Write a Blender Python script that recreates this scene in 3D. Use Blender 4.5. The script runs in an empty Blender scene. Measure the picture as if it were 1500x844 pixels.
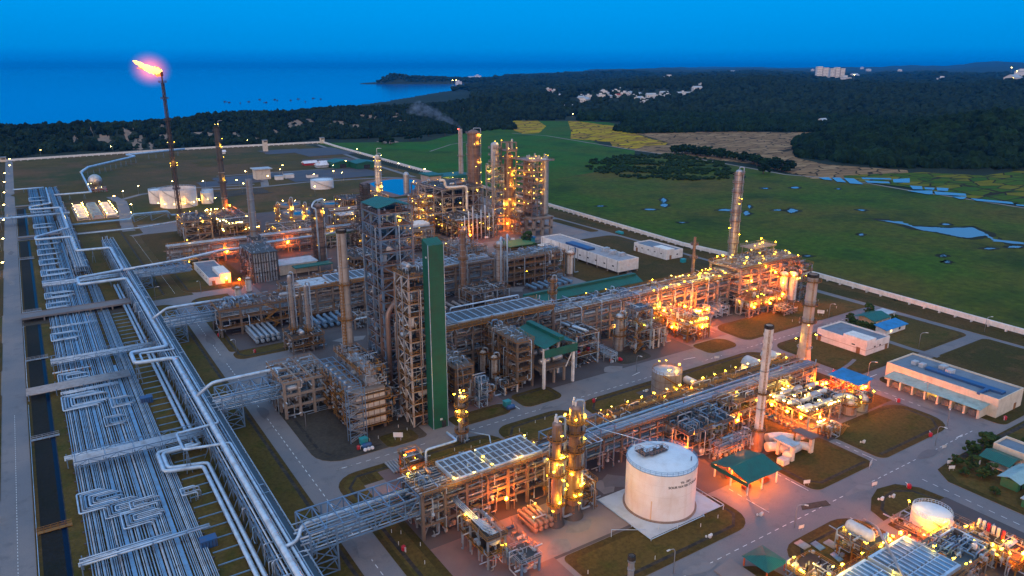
import bpy, math, random
import numpy as np
from mathutils import Vector
R = math.radians
scene = bpy.context.scene
COL = scene.collection
rnd = random.Random(7)
nrg = np.random.default_rng(11)
PI = math.pi
# ------------------------------------------------------------------ camera
CAM_H = 120.0
FPX = 1085.0
PITCH = math.atan(325.0 / FPX)
YAW = R(33.16)
cam_d = bpy.data.cameras.new("camera")
cam = bpy.data.objects.new("camera", cam_d)
COL.objects.link(cam)
cam.location = (0, 0, CAM_H)
cam.rotation_euler = (PI / 2 - PITCH, 0, -YAW)
cam_d.sensor_width = 36.0
cam_d.lens = 36.0 * FPX / 1500.0
cam_d.clip_start = 1.0
cam_d.clip_end = 200000.0
scene.camera = cam
FWH = (math.sin(YAW), math.cos(YAW))
_rt = (math.cos(YAW), -math.sin(YAW))
_fw = (FWH[0] * math.cos(PITCH), FWH[1] * math.cos(PITCH), -math.sin(PITCH))
_up = (FWH[0] * math.sin(PITCH), FWH[1] * math.sin(PITCH), math.cos(PITCH))
def G(px, py, z=0.0):
 """where the sight line through a photo pixel meets the level z"""
 a = (px - 750.0) / FPX
 b = -(py - 422.0) / FPX
 d = [_fw[i] + a * (_rt + (0.0,))[i] + b * _up[i] for i in range(3)]
 t = (z - CAM_H) / d[2]
 return (d[0] * t, d[1] * t)
# ------------------------------------------------------------------ materials
MATS = {}
def new_mat(name):
 m = bpy.data.materials.new(name)
 m.use_nodes = True
 nt = m.node_tree
 b = nt.nodes["Principled BSDF"]
 return m, nt, b
def N(nt, t, **kw):
 n = nt.nodes.new(t)
 for k, v in kw.items():
  setattr(n, k, v)
 return n
def mixc(nt, fac, a, b, blend='MIX'):
 n = nt.nodes.new('ShaderNodeMix')
 n.data_type = 'RGBA'
 n.blend_type = blend
 for sock, val in ((n.inputs[0], fac), (n.inputs[6], a), (n.inputs[7], b)):
  if hasattr(val, 'links') or hasattr(val, 'is_linked'):
   nt.links.new(val, sock)
  elif isinstance(val, (int, float)):
   sock.default_value = val
  else:
   sock.default_value = tuple(val) + (1.0,)
 return n.outputs[2]
def ramp(nt, src, lo, hi):
 n = nt.nodes.new('ShaderNodeMapRange')
 nt.links.new(src, n.inputs[0])
 n.inputs[1].default_value = lo
 n.inputs[2].default_value = hi
 return n.outputs[0]
def noise(nt, scale, detail=4, vec=None, rough=0.6):
 n = nt.nodes.new('ShaderNodeTexNoise')
 n.inputs['Scale'].default_value = scale
 n.inputs['Detail'].default_value = detail
 n.inputs['Roughness'].default_value = rough
 if vec is None:
  g = nt.nodes.get('pos') or N(nt, 'ShaderNodeNewGeometry')
  g.name = 'pos'
  vec = g.outputs['Position']
 nt.links.new(vec, n.inputs['Vector'])
 return n.outputs[0]
def stretched(nt, sx, sy, sz):
 g = nt.nodes.get('pos') or N(nt, 'ShaderNodeNewGeometry')
 g.name = 'pos'
 m = N(nt, 'ShaderNodeMapping')
 m.inputs['Scale'].default_value = (sx, sy, sz)
 nt.links.new(g.outputs['Position'], m.inputs['Vector'])
 return m.outputs[0]
def pm(name, col, rough=0.6, metal=0.0, dirt=(0.12, 0.08, 0.05), amt=0.45, scale=0.35, streak=True, bump=0.0):
 """painted / coated surface with blotchy dirt and vertical streaks"""
 m, nt, b = new_mat(name)
 n1 = ramp(nt, noise(nt, scale, 5), 0.45, 0.75)
 c = mixc(nt, n1, col, tuple(0.5 * x + 0.5 * d for x, d in zip(col, dirt)))
 if streak:
  n2 = ramp(nt, noise(nt, 1.0, 3, stretched(nt, 0.9, 0.9, 0.08)), 0.5, 0.8)
  mm = N(nt, 'ShaderNodeMath', operation='MULTIPLY')
  nt.links.new(n2, mm.inputs[0])
  mm.inputs[1].default_value = amt
  c = mixc(nt, mm.outputs[0], c, dirt)
 nt.links.new(c, b.inputs['Base Color'])
 b.inputs['Roughness'].default_value = rough
 b.inputs['Metallic'].default_value = metal
 if bump:
  bp = N(nt, 'ShaderNodeBump')
  bp.inputs['Strength'].default_value = bump
  nt.links.new(noise(nt, 3.0, 3), bp.inputs['Height'])
  nt.links.new(bp.outputs[0], b.inputs['Normal'])
 MATS[name] = m
 return m
def corrugated(name, col, axis, pitch=0.9, rough=0.5, metal=0.1):
 m = pm(name, col, rough, metal, dirt=(0.03, 0.05, 0.04), amt=0.25)
 nt = m.node_tree
 b = nt.nodes["Principled BSDF"]
 w = N(nt, 'ShaderNodeTexWave', wave_type='BANDS')
 w.bands_direction = axis
 w.inputs['Scale'].default_value = 1.0 / pitch * 0.31416 * 2
 g = nt.nodes['pos']
 nt.links.new(g.outputs['Position'], w.inputs['Vector'])
 bp = N(nt, 'ShaderNodeBump')
 bp.inputs['Strength'].default_value = 0.5
 bp.inputs['Distance'].default_value = 0.15
 nt.links.new(w.outputs['Fac'], bp.inputs['Height'])
 nt.links.new(bp.outputs[0], b.inputs['Normal'])
 return m
def ground_mat(name, cols, scales=(0.012, 0.07, 0.9), rough=0.95, fine=0.35):
 """cols: three colours mixed by two noise sizes, plus fine grain"""
 m, nt, b = new_mat(name)
 c = mixc(nt, ramp(nt, noise(nt, scales[0], 4), 0.38, 0.62), cols[0], cols[1])
 c = mixc(nt, ramp(nt, noise(nt, scales[1], 5), 0.5, 0.72), c, cols[2])
 f = noise(nt, scales[2], 6, None, 0.75)
 c = mixc(nt, fine, c, mixc(nt, ramp(nt, f, 0.3, 0.7), (0.25, 0.25, 0.25), (1.7, 1.7, 1.7)), 'MULTIPLY')
 nt.links.new(c, b.inputs['Base Color'])
 b.inputs['Roughness'].default_value = rough
 b.inputs['Specular IOR Level'].default_value = 0.15
 bp = N(nt, 'ShaderNodeBump')
 bp.inputs['Strength'].default_value = 0.6
 bp.inputs['Distance'].default_value = 0.3
 nt.links.new(f, bp.inputs['Height'])
 nt.links.new(bp.outputs[0], b.inputs['Normal'])
 MATS[name] = m
 return m
def emis(name, col, strength):
 m, nt, b = new_mat(name)
 b.inputs['Base Color'].default_value = (0.1, 0.1, 0.1, 1)
 b.inputs['Emission Color'].default_value = tuple(col) + (1,)
 b.inputs['Emission Strength'].default_value = strength
 MATS[name] = m
 return m
pm('pipe_grey', (0.34, 0.43, 0.53), 0.42, 0.35, amt=0.25)
pm('pipe_pale', (0.46, 0.61, 0.76), 0.40, 0.30, amt=0.2)
pm('pipe_blue', (0.18, 0.34, 0.52), 0.45, 0.30, amt=0.25)
pm('pipe_brown', (0.30, 0.20, 0.15), 0.6, 0.1)
pm('steel_blue', (0.15, 0.26, 0.40), 0.5, 0.3, amt=0.25)
pm('steel_grey', (0.33, 0.35, 0.38), 0.5, 0.3, amt=0.35)
pm('fireproofing', (0.150, 0.122, 0.104), 0.85, 0.0, dirt=(0.10, 0.06, 0.04))
pm('fireproofing_pale', (0.27, 0.225, 0.195), 0.85, 0.0, dirt=(0.16, 0.10, 0.07))
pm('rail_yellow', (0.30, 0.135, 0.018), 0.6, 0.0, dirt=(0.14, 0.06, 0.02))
pm('grating', (0.040, 0.034, 0.032), 0.7, 0.3, dirt=(0.10, 0.055, 0.03))
pm('grating_blue', (0.05, 0.085, 0.12), 0.6, 0.3, dirt=(0.08, 0.07, 0.07))
pm('cooler_dark', (0.055, 0.06, 0.07), 0.55, 0.4)
pm('alu', (0.52, 0.50, 0.50), 0.38, 0.6, dirt=(0.22, 0.14, 0.10))
pm('rust_brown', (0.25, 0.145, 0.11), 0.5, 0.3, dirt=(0.09, 0.05, 0.04), amt=0.8)
pm('alu_brown', (0.30, 0.205, 0.17), 0.45, 0.35, dirt=(0.13, 0.07, 0.05), amt=0.7)
pm('vessel_white', (0.70, 0.67, 0.64), 0.5, 0.0, dirt=(0.30, 0.20, 0.14), amt=0.3)
pm('vessel_dark', (0.06, 0.06, 0.065), 0.6, 0.2)
pm('stack_concrete', (0.40, 0.36, 0.34), 0.8, 0.0, dirt=(0.20, 0.12, 0.09))
pm('stack_blue', (0.22, 0.27, 0.33), 0.55, 0.3)
pm('stack_dark', (0.07, 0.075, 0.085), 0.6, 0.3, dirt=(0.10, 0.06, 0.04))
pm('flare_steel', (0.06, 0.045, 0.05), 0.6, 0.3)
pm('soot', (0.012, 0.012, 0.013), 0.9, 0.0)
pm('tank_white', (0.84, 0.80, 0.79), 0.5, 0.0, dirt=(0.60, 0.42, 0.30), amt=0.35, scale=0.12)
pm('orange_wash', (0.72, 0.50, 0.33), 0.6, 0.0, dirt=(0.66, 0.36, 0.16), amt=0.8, scale=0.3)
pm('tank_roof', (0.66, 0.74, 0.80), 0.5, 0.0, dirt=(0.45, 0.48, 0.5), amt=0.1)
pm('wall_white', (0.80, 0.77, 0.74), 0.8, 0.0, dirt=(0.40, 0.36, 0.30), amt=0.35)
pm('wall_cream', (0.72, 0.62, 0.50), 0.8, 0.0, dirt=(0.35, 0.28, 0.2), amt=0.35)
pm('roof_slab', (0.16, 0.21, 0.27), 0.85, 0.0, dirt=(0.07, 0.08, 0.10), amt=0.2, scale=0.25)
pm('roof_grey', (0.33, 0.33, 0.36), 0.85, 0.0, dirt=(0.16, 0.15, 0.16), amt=0.2)
pm('concrete_pad', (0.24, 0.19, 0.18), 0.9, 0.0, dirt=(0.16, 0.12, 0.11), streak=False, scale=0.12)
pm('concrete_red', (0.19, 0.115, 0.105), 0.9, 0.0, dirt=(0.10, 0.06, 0.06), streak=False, scale=0.12)
pm('concrete_dark', (0.085, 0.070, 0.072), 0.9, 0.0, dirt=(0.05, 0.04, 0.04), streak=False, scale=0.10)
pm('road_dark', (0.135, 0.128, 0.138), 0.9, 0.0, dirt=(0.10, 0.09, 0.09), streak=False, scale=0.4)
pm('road_worn', (0.205, 0.19, 0.195), 0.9, 0.0, dirt=(0.10, 0.09, 0.09), streak=False, scale=0.3)
pm('tank_pad', (0.50, 0.55, 0.60), 0.9, 0.0, dirt=(0.26, 0.26, 0.27), streak=False, scale=0.25)
pm('kerb', (0.26, 0.21, 0.15), 0.9, 0.0)
pm('drain', (0.012, 0.011, 0.010), 0.9, 0.0)
pm('paint_white', (0.75, 0.75, 0.75), 0.7, 0.0, amt=0.1)
pm('door_brown', (0.32, 0.14, 0.05), 0.6, 0.0)
pm('window_dark', (0.03, 0.035, 0.045), 0.15, 0.0, amt=0.0)
pm('red_paint', (0.45, 0.012, 0.03), 0.5, 0.0, amt=0.1)
pm('orange_paint', (0.65, 0.11, 0.015), 0.6, 0.0)
pm('blue_paint', (0.015, 0.085, 0.24), 0.5, 0.0, amt=0.1)
pm('teal_paint', (0.02, 0.30, 0.34), 0.5, 0.0, amt=0.1)
pm('green_paint', (0.03, 0.17, 0.07), 0.6, 0.0, amt=0.2)
pm('bag_white', (0.75, 0.72, 0.75), 0.7, 0.0, amt=0.1)
pm('ac_grey', (0.45, 0.50, 0.55), 0.5, 0.1, amt=0.2)
pm('sludge', (0.05, 0.045, 0.06), 0.7, 0.0, streak=False, scale=0.06)
pm('trunk_bark', (0.07, 0.05, 0.035), 0.9, 0.0)
pm('letter_black', (0.02, 0.015, 0.02), 0.7, 0.0, amt=0.0)
pm('roof_red', (0.40, 0.05, 0.03), 0.7, 0.0, amt=0.1)
pm('panel_blue', (0.10, 0.25, 0.42), 0.5, 0.1, amt=0.2)
pm('roof_pale', (0.45, 0.50, 0.55), 0.6, 0.1, amt=0.1)
corrugated('clad_green_x', (0.006, 0.110, 0.066), 'X')
corrugated('roof_teal', (0.008, 0.120, 0.092), 'X')
corrugated('roof_teal_y', (0.008, 0.120, 0.092), 'Y')
corrugated('roof_blue', (0.02, 0.22, 0.52), 'X')
corrugated('roof_mint', (0.30, 0.46, 0.44), 'X')
corrugated('roof_tin', (0.30, 0.48, 0.50), 'X')
emis('lamp_yellow', (1.0, 0.58, 0.012), 70)
emis('lamp_white', (1.0, 0.68, 0.16), 80)
emis('lamp_orange', (1.0, 0.15, 0.003), 420)
emis('lamp_soft', (1.0, 0.58, 0.03), 11)
emis('lamp_pale', (1.0, 0.66, 0.10), 24)
emis('lamp_red', (1.0, 0.03, 0.02), 60)
emis('flame_core', (1.0, 0.46, 0.075), 5)
emis('flame_edge', (1.0, 0.13, 0.02), 3)
emis('window_lit', (1.0, 0.66, 0.3), 2.5)
def asphalt():
 m, nt, b = new_mat('asphalt')
 c = mixc(nt, ramp(nt, noise(nt, 0.035, 3), 0.4, 0.6), (0.160, 0.158, 0.172), (0.215, 0.190, 0.188))
 c = mixc(nt, ramp(nt, noise(nt, 0.22, 5), 0.55, 0.8), c, (0.115, 0.112, 0.122))
 f = noise(nt, 2.5, 6, None, 0.8)
 c = mixc(nt, 0.25, c, mixc(nt, ramp(nt, f, 0.3, 0.7), (0.5, 0.5, 0.5), (1.4, 1.4, 1.4)), 'MULTIPLY')
 nt.links.new(c, b.inputs['Base Color'])
 b.inputs['Roughness'].default_value = 0.75
 b.inputs['Specular IOR Level'].default_value = 0.3
 MATS['asphalt'] = m
asphalt()
ground_mat('grass_plant', [(0.078, 0.056, 0.013), (0.120, 0.076, 0.020), (0.044, 0.050, 0.007)], (0.03, 0.12, 0.9), fine=0.5)
ground_mat('grass_dry', [(0.085, 0.050, 0.014), (0.048, 0.042, 0.009), (0.11, 0.060, 0.022)], (0.025, 0.1, 0.9), fine=0.5)
ground_mat('soil_dark', [(0.060, 0.052, 0.042), (0.085, 0.066, 0.052), (0.040, 0.036, 0.030)])
ground_mat('far_field', [(0.115, 0.066, 0.024), (0.050, 0.056, 0.013), (0.16, 0.080, 0.038)], (0.008, 0.018, 0.25))
ground_mat('marsh', [(0.046, 0.092, 0.004), (0.098, 0.080, 0.011), (0.022, 0.046, 0.004)], (0.006, 0.016, 0.16), fine=0.6)
ground_mat('meadow', [(0.022, 0.115, 0.008), (0.050, 0.092, 0.007), (0.016, 0.060, 0.005)], (0.008, 0.02, 0.16), fine=0.5)
ground_mat('marsh_mud', [(0.022, 0.026, 0.010), (0.034, 0.030, 0.014), (0.012, 0.016, 0.006)], (0.02, 0.06, 0.4))
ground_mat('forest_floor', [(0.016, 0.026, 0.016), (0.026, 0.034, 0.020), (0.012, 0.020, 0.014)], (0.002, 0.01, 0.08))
ground_mat('canal_slope', [(0.014, 0.014, 0.013), (0.024, 0.022, 0.018), (0.012, 0.015, 0.010)])
ground_mat('sand', [(0.30, 0.20, 0.14), (0.22, 0.16, 0.12), (0.36, 0.25, 0.18)], (0.02, 0.05, 0.3))
ground_mat('bare_hill', [(0.10, 0.09, 0.075), (0.05, 0.055, 0.05), (0.14, 0.11, 0.08)], (0.012, 0.03, 0.2))
ground_mat('dirt_path', [(0.28, 0.25, 0.22), (0.22, 0.19, 0.16), (0.3, 0.27, 0.24)])
def paddies(name, cols, sx, sy, rot, bund=(0.030, 0.022, 0.012)):
 m, nt, b = new_mat(name)
 g = N(nt, 'ShaderNodeNewGeometry')
 g.name = 'pos'
 mp = N(nt, 'ShaderNodeMapping')
 mp.inputs['Rotation'].default_value = (0, 0, rot)
 mp.inputs['Scale'].default_value = (sx, sy, 0.0)
 nt.links.new(g.outputs['Position'], mp.inputs['Vector'])
 nz = N(nt, 'ShaderNodeTexNoise')
 nz.inputs['Scale'].default_value = 0.7
 nt.links.new(mp.outputs[0], nz.inputs['Vector'])
 wv = mixc(nt, 0.18, mp.outputs[0], nz.outputs[1], 'ADD')
 v1 = N(nt, 'ShaderNodeTexVoronoi', feature='DISTANCE_TO_EDGE')
 v2 = N(nt, 'ShaderNodeTexVoronoi', feature='F1')
 for v in (v1, v2):
  v.inputs['Scale'].default_value = 1.0
  v.inputs['Randomness'].default_value = 0.75
  nt.links.new(wv, v.inputs['Vector'])
 sep = N(nt, 'ShaderNodeSeparateColor')
 nt.links.new(v2.outputs['Color'], sep.inputs[0])
 c = mixc(nt, ramp(nt, sep.outputs[0], 0.2, 0.8), cols[0], cols[1])
 c = mixc(nt, ramp(nt, sep.outputs[1], 0.6, 0.75), c, cols[2])
 c = mixc(nt, 0.5, c, mixc(nt, ramp(nt, noise(nt, 0.12, 4), 0.3, 0.7), (0.6, 0.6, 0.6), (1.3, 1.3, 1.3)), 'MULTIPLY')
 c = mixc(nt, ramp(nt, v1.outputs[0], 0.055, 0.03), c, bund)
 nt.links.new(c, b.inputs['Base Color'])
 b.inputs['Roughness'].default_value = 0.95
 b.inputs['Specular IOR Level'].default_value = 0.1
 MATS[name] = m
paddies('rice_yellow', [(0.52, 0.37, 0.008), (0.40, 0.25, 0.010), (0.34, 0.18, 0.03)], 1 / 36., 1 / 15., 0.45)
paddies('rice_tan', [(0.31, 0.18, 0.085), (0.24, 0.135, 0.065), (0.36, 0.22, 0.11)], 1 / 34., 1 / 12., 0.5)
paddies('rice_green', [(0.075, 0.115, 0.006), (0.040, 0.100, 0.008), (0.17, 0.15, 0.010)], 1 / 30., 1 / 16., 0.2)
def water(name, col, rough, bs, strength):
 m, nt, b = new_mat(name)
 b.inputs['Base Color'].default_value = tuple(col) + (1,)
 b.inputs['Roughness'].default_value = rough
 b.inputs['IOR'].default_value = 1.33
 b.inputs['Specular IOR Level'].default_value = 0.6
 bp = N(nt, 'ShaderNodeBump')
 bp.inputs['Strength'].default_value = strength
 nt.links.new(noise(nt, bs, 4), bp.inputs['Height'])
 nt.links.new(bp.outputs[0], b.inputs['Normal'])
 if name == 'canal_water':
  b.inputs['Specular IOR Level'].default_value = 0.12
 if name == 'sea':
  b.inputs['Specular IOR Level'].default_value = 0.25
  b.inputs['IOR'].default_value = 1.12
 MATS[name] = m
water('sea', (0.0, 0.115, 0.40), 0.12, 0.05, 0.04)
water('pond_water', (0.005, 0.10, 0.24), 0.06, 0.3, 0.02)
water('marsh_water', (0.16, 0.21, 0.25), 0.08, 0.3, 0.02)
water('canal_water', (0.0, 0.008, 0.03), 0.3, 0.4, 0.3)
def foliage(name, a, b_, scale=0.25):
 m, nt, b = new_mat(name)
 c = mixc(nt, ramp(nt, noise(nt, scale, 4), 0.35, 0.65), a, b_)
 nt.links.new(c, b.inputs['Base Color'])
 b.inputs['Roughness'].default_value = 0.9
 b.inputs['Specular IOR Level'].default_value = 0.1
 MATS[name] = m
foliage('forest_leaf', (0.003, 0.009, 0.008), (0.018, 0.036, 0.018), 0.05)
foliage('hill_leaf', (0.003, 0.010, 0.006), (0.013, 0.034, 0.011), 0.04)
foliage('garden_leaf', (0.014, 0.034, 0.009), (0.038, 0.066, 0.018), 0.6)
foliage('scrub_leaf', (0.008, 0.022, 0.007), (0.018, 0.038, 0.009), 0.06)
# ------------------------------------------------------------------ mesh building
class MB:
 def __init__(s):
  s.v = []
  s.f = []
  s.m = []
  s.s = []
  s.mi = 0
 def face(s, idx, smooth=False):
  s.f.append(idx)
  s.m.append(s.mi)
  s.s.append(smooth)
 def box(s, x0, x1, y0, y1, z0, z1):
  i = len(s.v)
  s.v += [(x0, y0, z0), (x1, y0, z0), (x1, y1, z0), (x0, y1, z0), (x0, y0, z1), (x1, y0, z1), (x1, y1, z1), (x0, y1, z1)]
  for q in ((0, 3, 2, 1), (4, 5, 6, 7), (0, 1, 5, 4), (1, 2, 6, 5), (2, 3, 7, 6), (3, 0, 4, 7)):
   s.face(tuple(i + k for k in q))
  return s
 def bar(s, p, q, w, h=None):
  h = h or w
  p = Vector(p)
  q = Vector(q)
  d = q - p
  if d.length < 1e-6:
   return s
  d.normalize()
  u = d.cross(Vector((0, 0, 1)))
  if u.length < 1e-3:
   u = Vector((1, 0, 0))
  u.normalize()
  v = u.cross(d)
  u = u * (w / 2)
  v = v * (h / 2)
  i = len(s.v)
  for c in (p, q):
   s.v += [tuple(c - u - v), tuple(c + u - v), tuple(c + u + v), tuple(c - u + v)]
  for a in ((0, 1, 2, 3), (7, 6, 5, 4), (0, 4, 5, 1), (1, 5, 6, 2), (2, 6, 7, 3), (3, 7, 4, 0)):
   s.face(tuple(i + k for k in a))
  return s
 def tube(s, pts, r, n=8, caps=True):
  pts = [Vector(p) for p in pts]
  out = [pts[0]]
  for k in range(1, len(pts) - 1):
   a, b, c = pts[k - 1], pts[k], pts[k + 1]
   d1 = (a - b)
   d2 = (c - b)
   if d1.normalized().dot(d2.normalized()) < -0.98:
    out.append(b)
    continue
   L = min(d1.length * 0.45, d2.length * 0.45, max(2.2 * r, 0.3))
   p1 = b + d1.normalized() * L
   p2 = b + d2.normalized() * L
   out += [p1, (p1 + p2) * 0.25 + b * 0.5, p2]
  out.append(pts[-1])
  prev = None
  i0 = len(s.v)
  for k, p in enumerate(out):
   d = (out[min(k + 1, len(out) - 1)] - out[max(k - 1, 0)])
   if d.length < 1e-9:
    d = Vector((0, 0, 1))
   d.normalize()
   if prev is None:
    u = d.cross(Vector((0, 0, 1)))
    if u.length < 1e-2:
     u = Vector((1, 0, 0))
   else:
    u = prev - d * prev.dot(d)
   u.normalize()
   prev = u
   v = d.cross(u)
   for j in range(n):
    a = 2 * PI * j / n
    s.v.append(tuple(p + u * (r * math.cos(a)) + v * (r * math.sin(a))))
  for k in range(len(out) - 1):
   for j in range(n):
    a = i0 + k * n + j
    b = i0 + k * n + (j + 1) % n
    s.face((a, b, b + n, a + n), True)
  if caps:
   s.face(tuple(i0 + j for j in reversed(range(n))))
   e = i0 + (len(out) - 1) * n
   s.face(tuple(e + j for j in range(n)))
  return s
 def lathe(s, cx, cy, prof, n=20, cap0=True, cap1=True, axis='z', a0=0.0, a1=2 * PI):
  full = abs(a1 - a0 - 2 * PI) < 1e-6
  m = n if full else n + 1
  def P(r, z, j):
   a = a0 + (a1 - a0) * j / n
   if axis == 'z':
    return (cx + r * math.cos(a), cy + r * math.sin(a), z)
   if axis == 'x':
    return (z, cx + r * math.cos(a), cy + r * math.sin(a))
   return (cx + r * math.cos(a), z, cy + r * math.sin(a))
  flip = axis == 'y'
  for k in range(len(prof) - 1):
   i = len(s.v)
   for (r, z) in (prof[k], prof[k + 1]):
    for j in range(m):
     s.v.append(P(r, z, j))
   for j in range(n):
    b = (j + 1) % m
    q = (i + j, i + b, i + m + b, i + m + j)
    s.face(q[::-1] if flip else q, True)
  for c, k in ((cap0, 0), (cap1, -1)):
   if c and full and prof[k][0] > 1e-3:
    i = len(s.v)
    for j in range(n):
     s.v.append(P(prof[k][0], prof[k][1], j))
    q = tuple(i + j for j in range(n))
    s.face(q[::-1] if (k == 0) != flip else q)
  return s
 def prism(s, poly, z0, z1, top=None, side=None):
  n = len(poly)
  i = len(s.v)
  s.v += [(x, y, z0) for x, y in poly] + [(x, y, z1) for x, y in poly]
  keep = s.mi
  if side is not None:
   s.mi = side
  for k in range(n):
   b = (k + 1) % n
   s.face((i + k, i + b, i + n + b, i + n + k))
  if top is not None:
   s.mi = top
  s.face(tuple(i + n + k for k in range(n)))
  s.mi = keep
  return s
 def sheet(s, poly, z):
  i = len(s.v)
  s.v += [(x, y, z) for x, y in poly]
  s.face(tuple(range(i, i + len(poly))))
  return s
LOC = {}
BASEMESH = {}
def link(o):
 COL.objects.link(o)
 return o
def make_mesh(name, mb, mats, off=(0, 0, 0)):
 me = bpy.data.meshes.new(name)
 v = np.array(mb.v, dtype=np.float64) - np.array(off)
 me.from_pydata(v.tolist(), [], mb.f)
 if not isinstance(mats, (list, tuple)):
  mats = [mats]
 for m in mats:
  me.materials.append(MATS[m] if isinstance(m, str) else m)
 me.polygons.foreach_set('material_index', np.array(mb.m, dtype=np.int32))
 me.polygons.foreach_set('use_smooth', np.array(mb.s, dtype=bool))
 me.update()
 return me
def tag(o, label=None, cat=None, group=None, kind=None):
 if label:
  o['label'] = label
 if cat:
  o['category'] = cat
 if group:
  o['group'] = group
 if kind:
  o['kind'] = kind
 return o
def part(name, mb, mats, parent, label=None):
 """a part: mesh written in world coordinates, parented under its thing (or part)"""
 if not mb.f:
  return None
 off = LOC[parent.name]
 o = bpy.data.objects.new(name, make_mesh(name, mb, mats, off))
 link(o)
 o.parent = parent
 LOC[o.name] = off
 if label:
  o['label'] = label
 return o
def thing(name, label, cat, loc, group=None):
 o = bpy.data.objects.new(name, None)
 link(o)
 o.location = loc
 o.empty_display_size = 1.0
 LOC[o.name] = tuple(loc)
 return tag(o, label, cat, group)
def solo(name, mb, mats, label=None, cat=None, group=None, kind=None, loc=None):
 """a top-level thing that is one mesh"""
 v = np.array(mb.v)
 if loc is None:
  lo = v.min(0)
  hi = v.max(0)
  loc = (float(lo[0] + hi[0]) / 2, float(lo[1] + hi[1]) / 2, float(lo[2]))
 o = bpy.data.objects.new(name, make_mesh(name, mb, mats, loc))
 link(o)
 o.location = loc
 LOC[o.name] = tuple(loc)
 return tag(o, label, cat, group, kind)
def struct(name, mb, mats):
 return solo(name, mb, mats, kind='structure', loc=(0, 0, 0))
def dup(root, loc, rotz=0.0, label=None, group=None, scale=None):
 r = root.copy()
 link(r)
 r.location = loc
 r.rotation_euler = (0, 0, rotz)
 if scale:
  r.scale = (scale, scale, scale)
 if label:
  r['label'] = label
 if group:
  r['group'] = group
 for ch in list(root.children):
  c = ch.copy()
  link(c)
  c.parent = r
  for g in list(ch.children):
   d = g.copy()
   link(d)
   d.parent = c
 return r
def rrect(x0, x1, y0, y1, r, n=5):
 if not isinstance(r, (tuple, list)):
  r = (r, r, r, r)
 out = []
 for (cx, cy, a, rr) in ((x1 - r[1], y0 + r[1], -90, r[1]), (x1 - r[2], y1 - r[2], 0, r[2]), (x0 + r[3], y1 - r[3], 90, r[3]), (x0 + r[0], y0 + r[0], 180, r[0])):
  if rr <= 0.01:
   out.append((cx, cy))
   continue
  for k in range(n + 1):
   t = R(a + 90.0 * k / n)
   out.append((cx + rr * math.cos(t), cy + rr * math.sin(t)))
 return out
def strip(pts, w):
 """outline of a road-like strip along a polyline"""
 L, Rr = [], []
 for k, p in enumerate(pts):
  a = pts[max(k - 1, 0)]
  b = pts[min(k + 1, len(pts) - 1)]
  dx, dy = b[0] - a[0], b[1] - a[1]
  d = math.hypot(dx, dy)
  nx, ny = -dy / d * w / 2, dx / d * w / 2
  L.append((p[0] + nx, p[1] + ny))
  Rr.append((p[0] - nx, p[1] - ny))
 return L, Rr
def strip_mesh(mb, pts, w, z):
 L, Rr = strip(pts, w)
 for k in range(len(pts) - 1):
  mb.sheet([Rr[k], Rr[k + 1], L[k + 1], L[k]], z)
# ------------------------------------------------------------------ sky and sun
def build_world():
 w = bpy.data.worlds.new("World")
 scene.world = w
 w.use_nodes = True
 nt = w.node_tree
 bg = nt.nodes['Background']
 tc = N(nt, 'ShaderNodeTexCoord')
 sep = N(nt, 'ShaderNodeSeparateXYZ')
 nt.links.new(tc.outputs['Generated'], sep.inputs[0])
 cr = N(nt, 'ShaderNodeValToRGB')
 cr.color_ramp.interpolation = 'EASE'
 e = cr.color_ramp.elements
 e[0].position = 0.0
 e[0].color = (0.000, 0.205, 0.680, 1)
 e[1].position = 1.0
 e[1].color = (0.42, 0.76, 1.16, 1)
 for p, c in ((0.010, (0.000, 0.220, 0.72, 1)), (0.022, (0.000, 0.275, 0.785, 1)), (0.08, (0.000, 0.315, 0.86, 1)), (0.30, (0.01, 0.30, 0.82, 1)), (0.60, (0.30, 0.56, 0.98, 1))):
  k = e.new(p)
  k.color = c
 nt.links.new(sep.outputs[2], cr.inputs[0])
 dt = N(nt, 'ShaderNodeVectorMath', operation='DOT_PRODUCT')
 nt.links.new(tc.outputs['Generated'], dt.inputs[0])
 dt.inputs[1].default_value = (-FWH[0], -FWH[1], 0.12)
 f = ramp(nt, dt.outputs['Value'], -0.05, 0.75)
 warm = N(nt, 'ShaderNodeValToRGB')
 we = warm.color_ramp.elements
 we[0].position = 0.0
 we[0].color = (1.18, 0.86, 0.80, 1)
 we[1].position = 0.8
 we[1].color = (0.68, 0.73, 0.90, 1)
 nt.links.new(sep.outputs[2], warm.inputs[0])
 c = mixc(nt, f, cr.outputs[0], warm.outputs[0])
 sky = N(nt, 'ShaderNodeTexSky', sky_type='NISHITA')
 sky.sun_disc = False
 sky.sun_elevation = R(SUN_EL)
 sky.sun_rotation = SUN_ROT
 sky.altitude = 100
 sk = mixc(nt, 1.0, sky.outputs[0], mixc(nt, f, (0.0, 0.05, 0.10), (1.0, 0.9, 0.9)), 'MULTIPLY')
 sk2 = mixc(nt, 1.0, sk, (SKY_K, SKY_K, SKY_K), 'MULTIPLY')
 c = mixc(nt, 1.0, c, sk2, 'ADD')
 nt.links.new(c, bg.inputs['Color'])
 bg.inputs['Strength'].default_value = 1.0
SUN_EL = 7.0
SUN_AZ = YAW + PI + R(24)           # compass-style angle from +Y towards +X: behind the camera
SUN_ROT = SUN_AZ
SKY_K = 0.05
build_world()
sd = bpy.data.lights.new('sun', 'SUN')
sd.energy = 0.46
sd.angle = R(35)
sd.color = (1.0, 0.82, 0.78)
so = link(bpy.data.objects.new('sun', sd))
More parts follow.
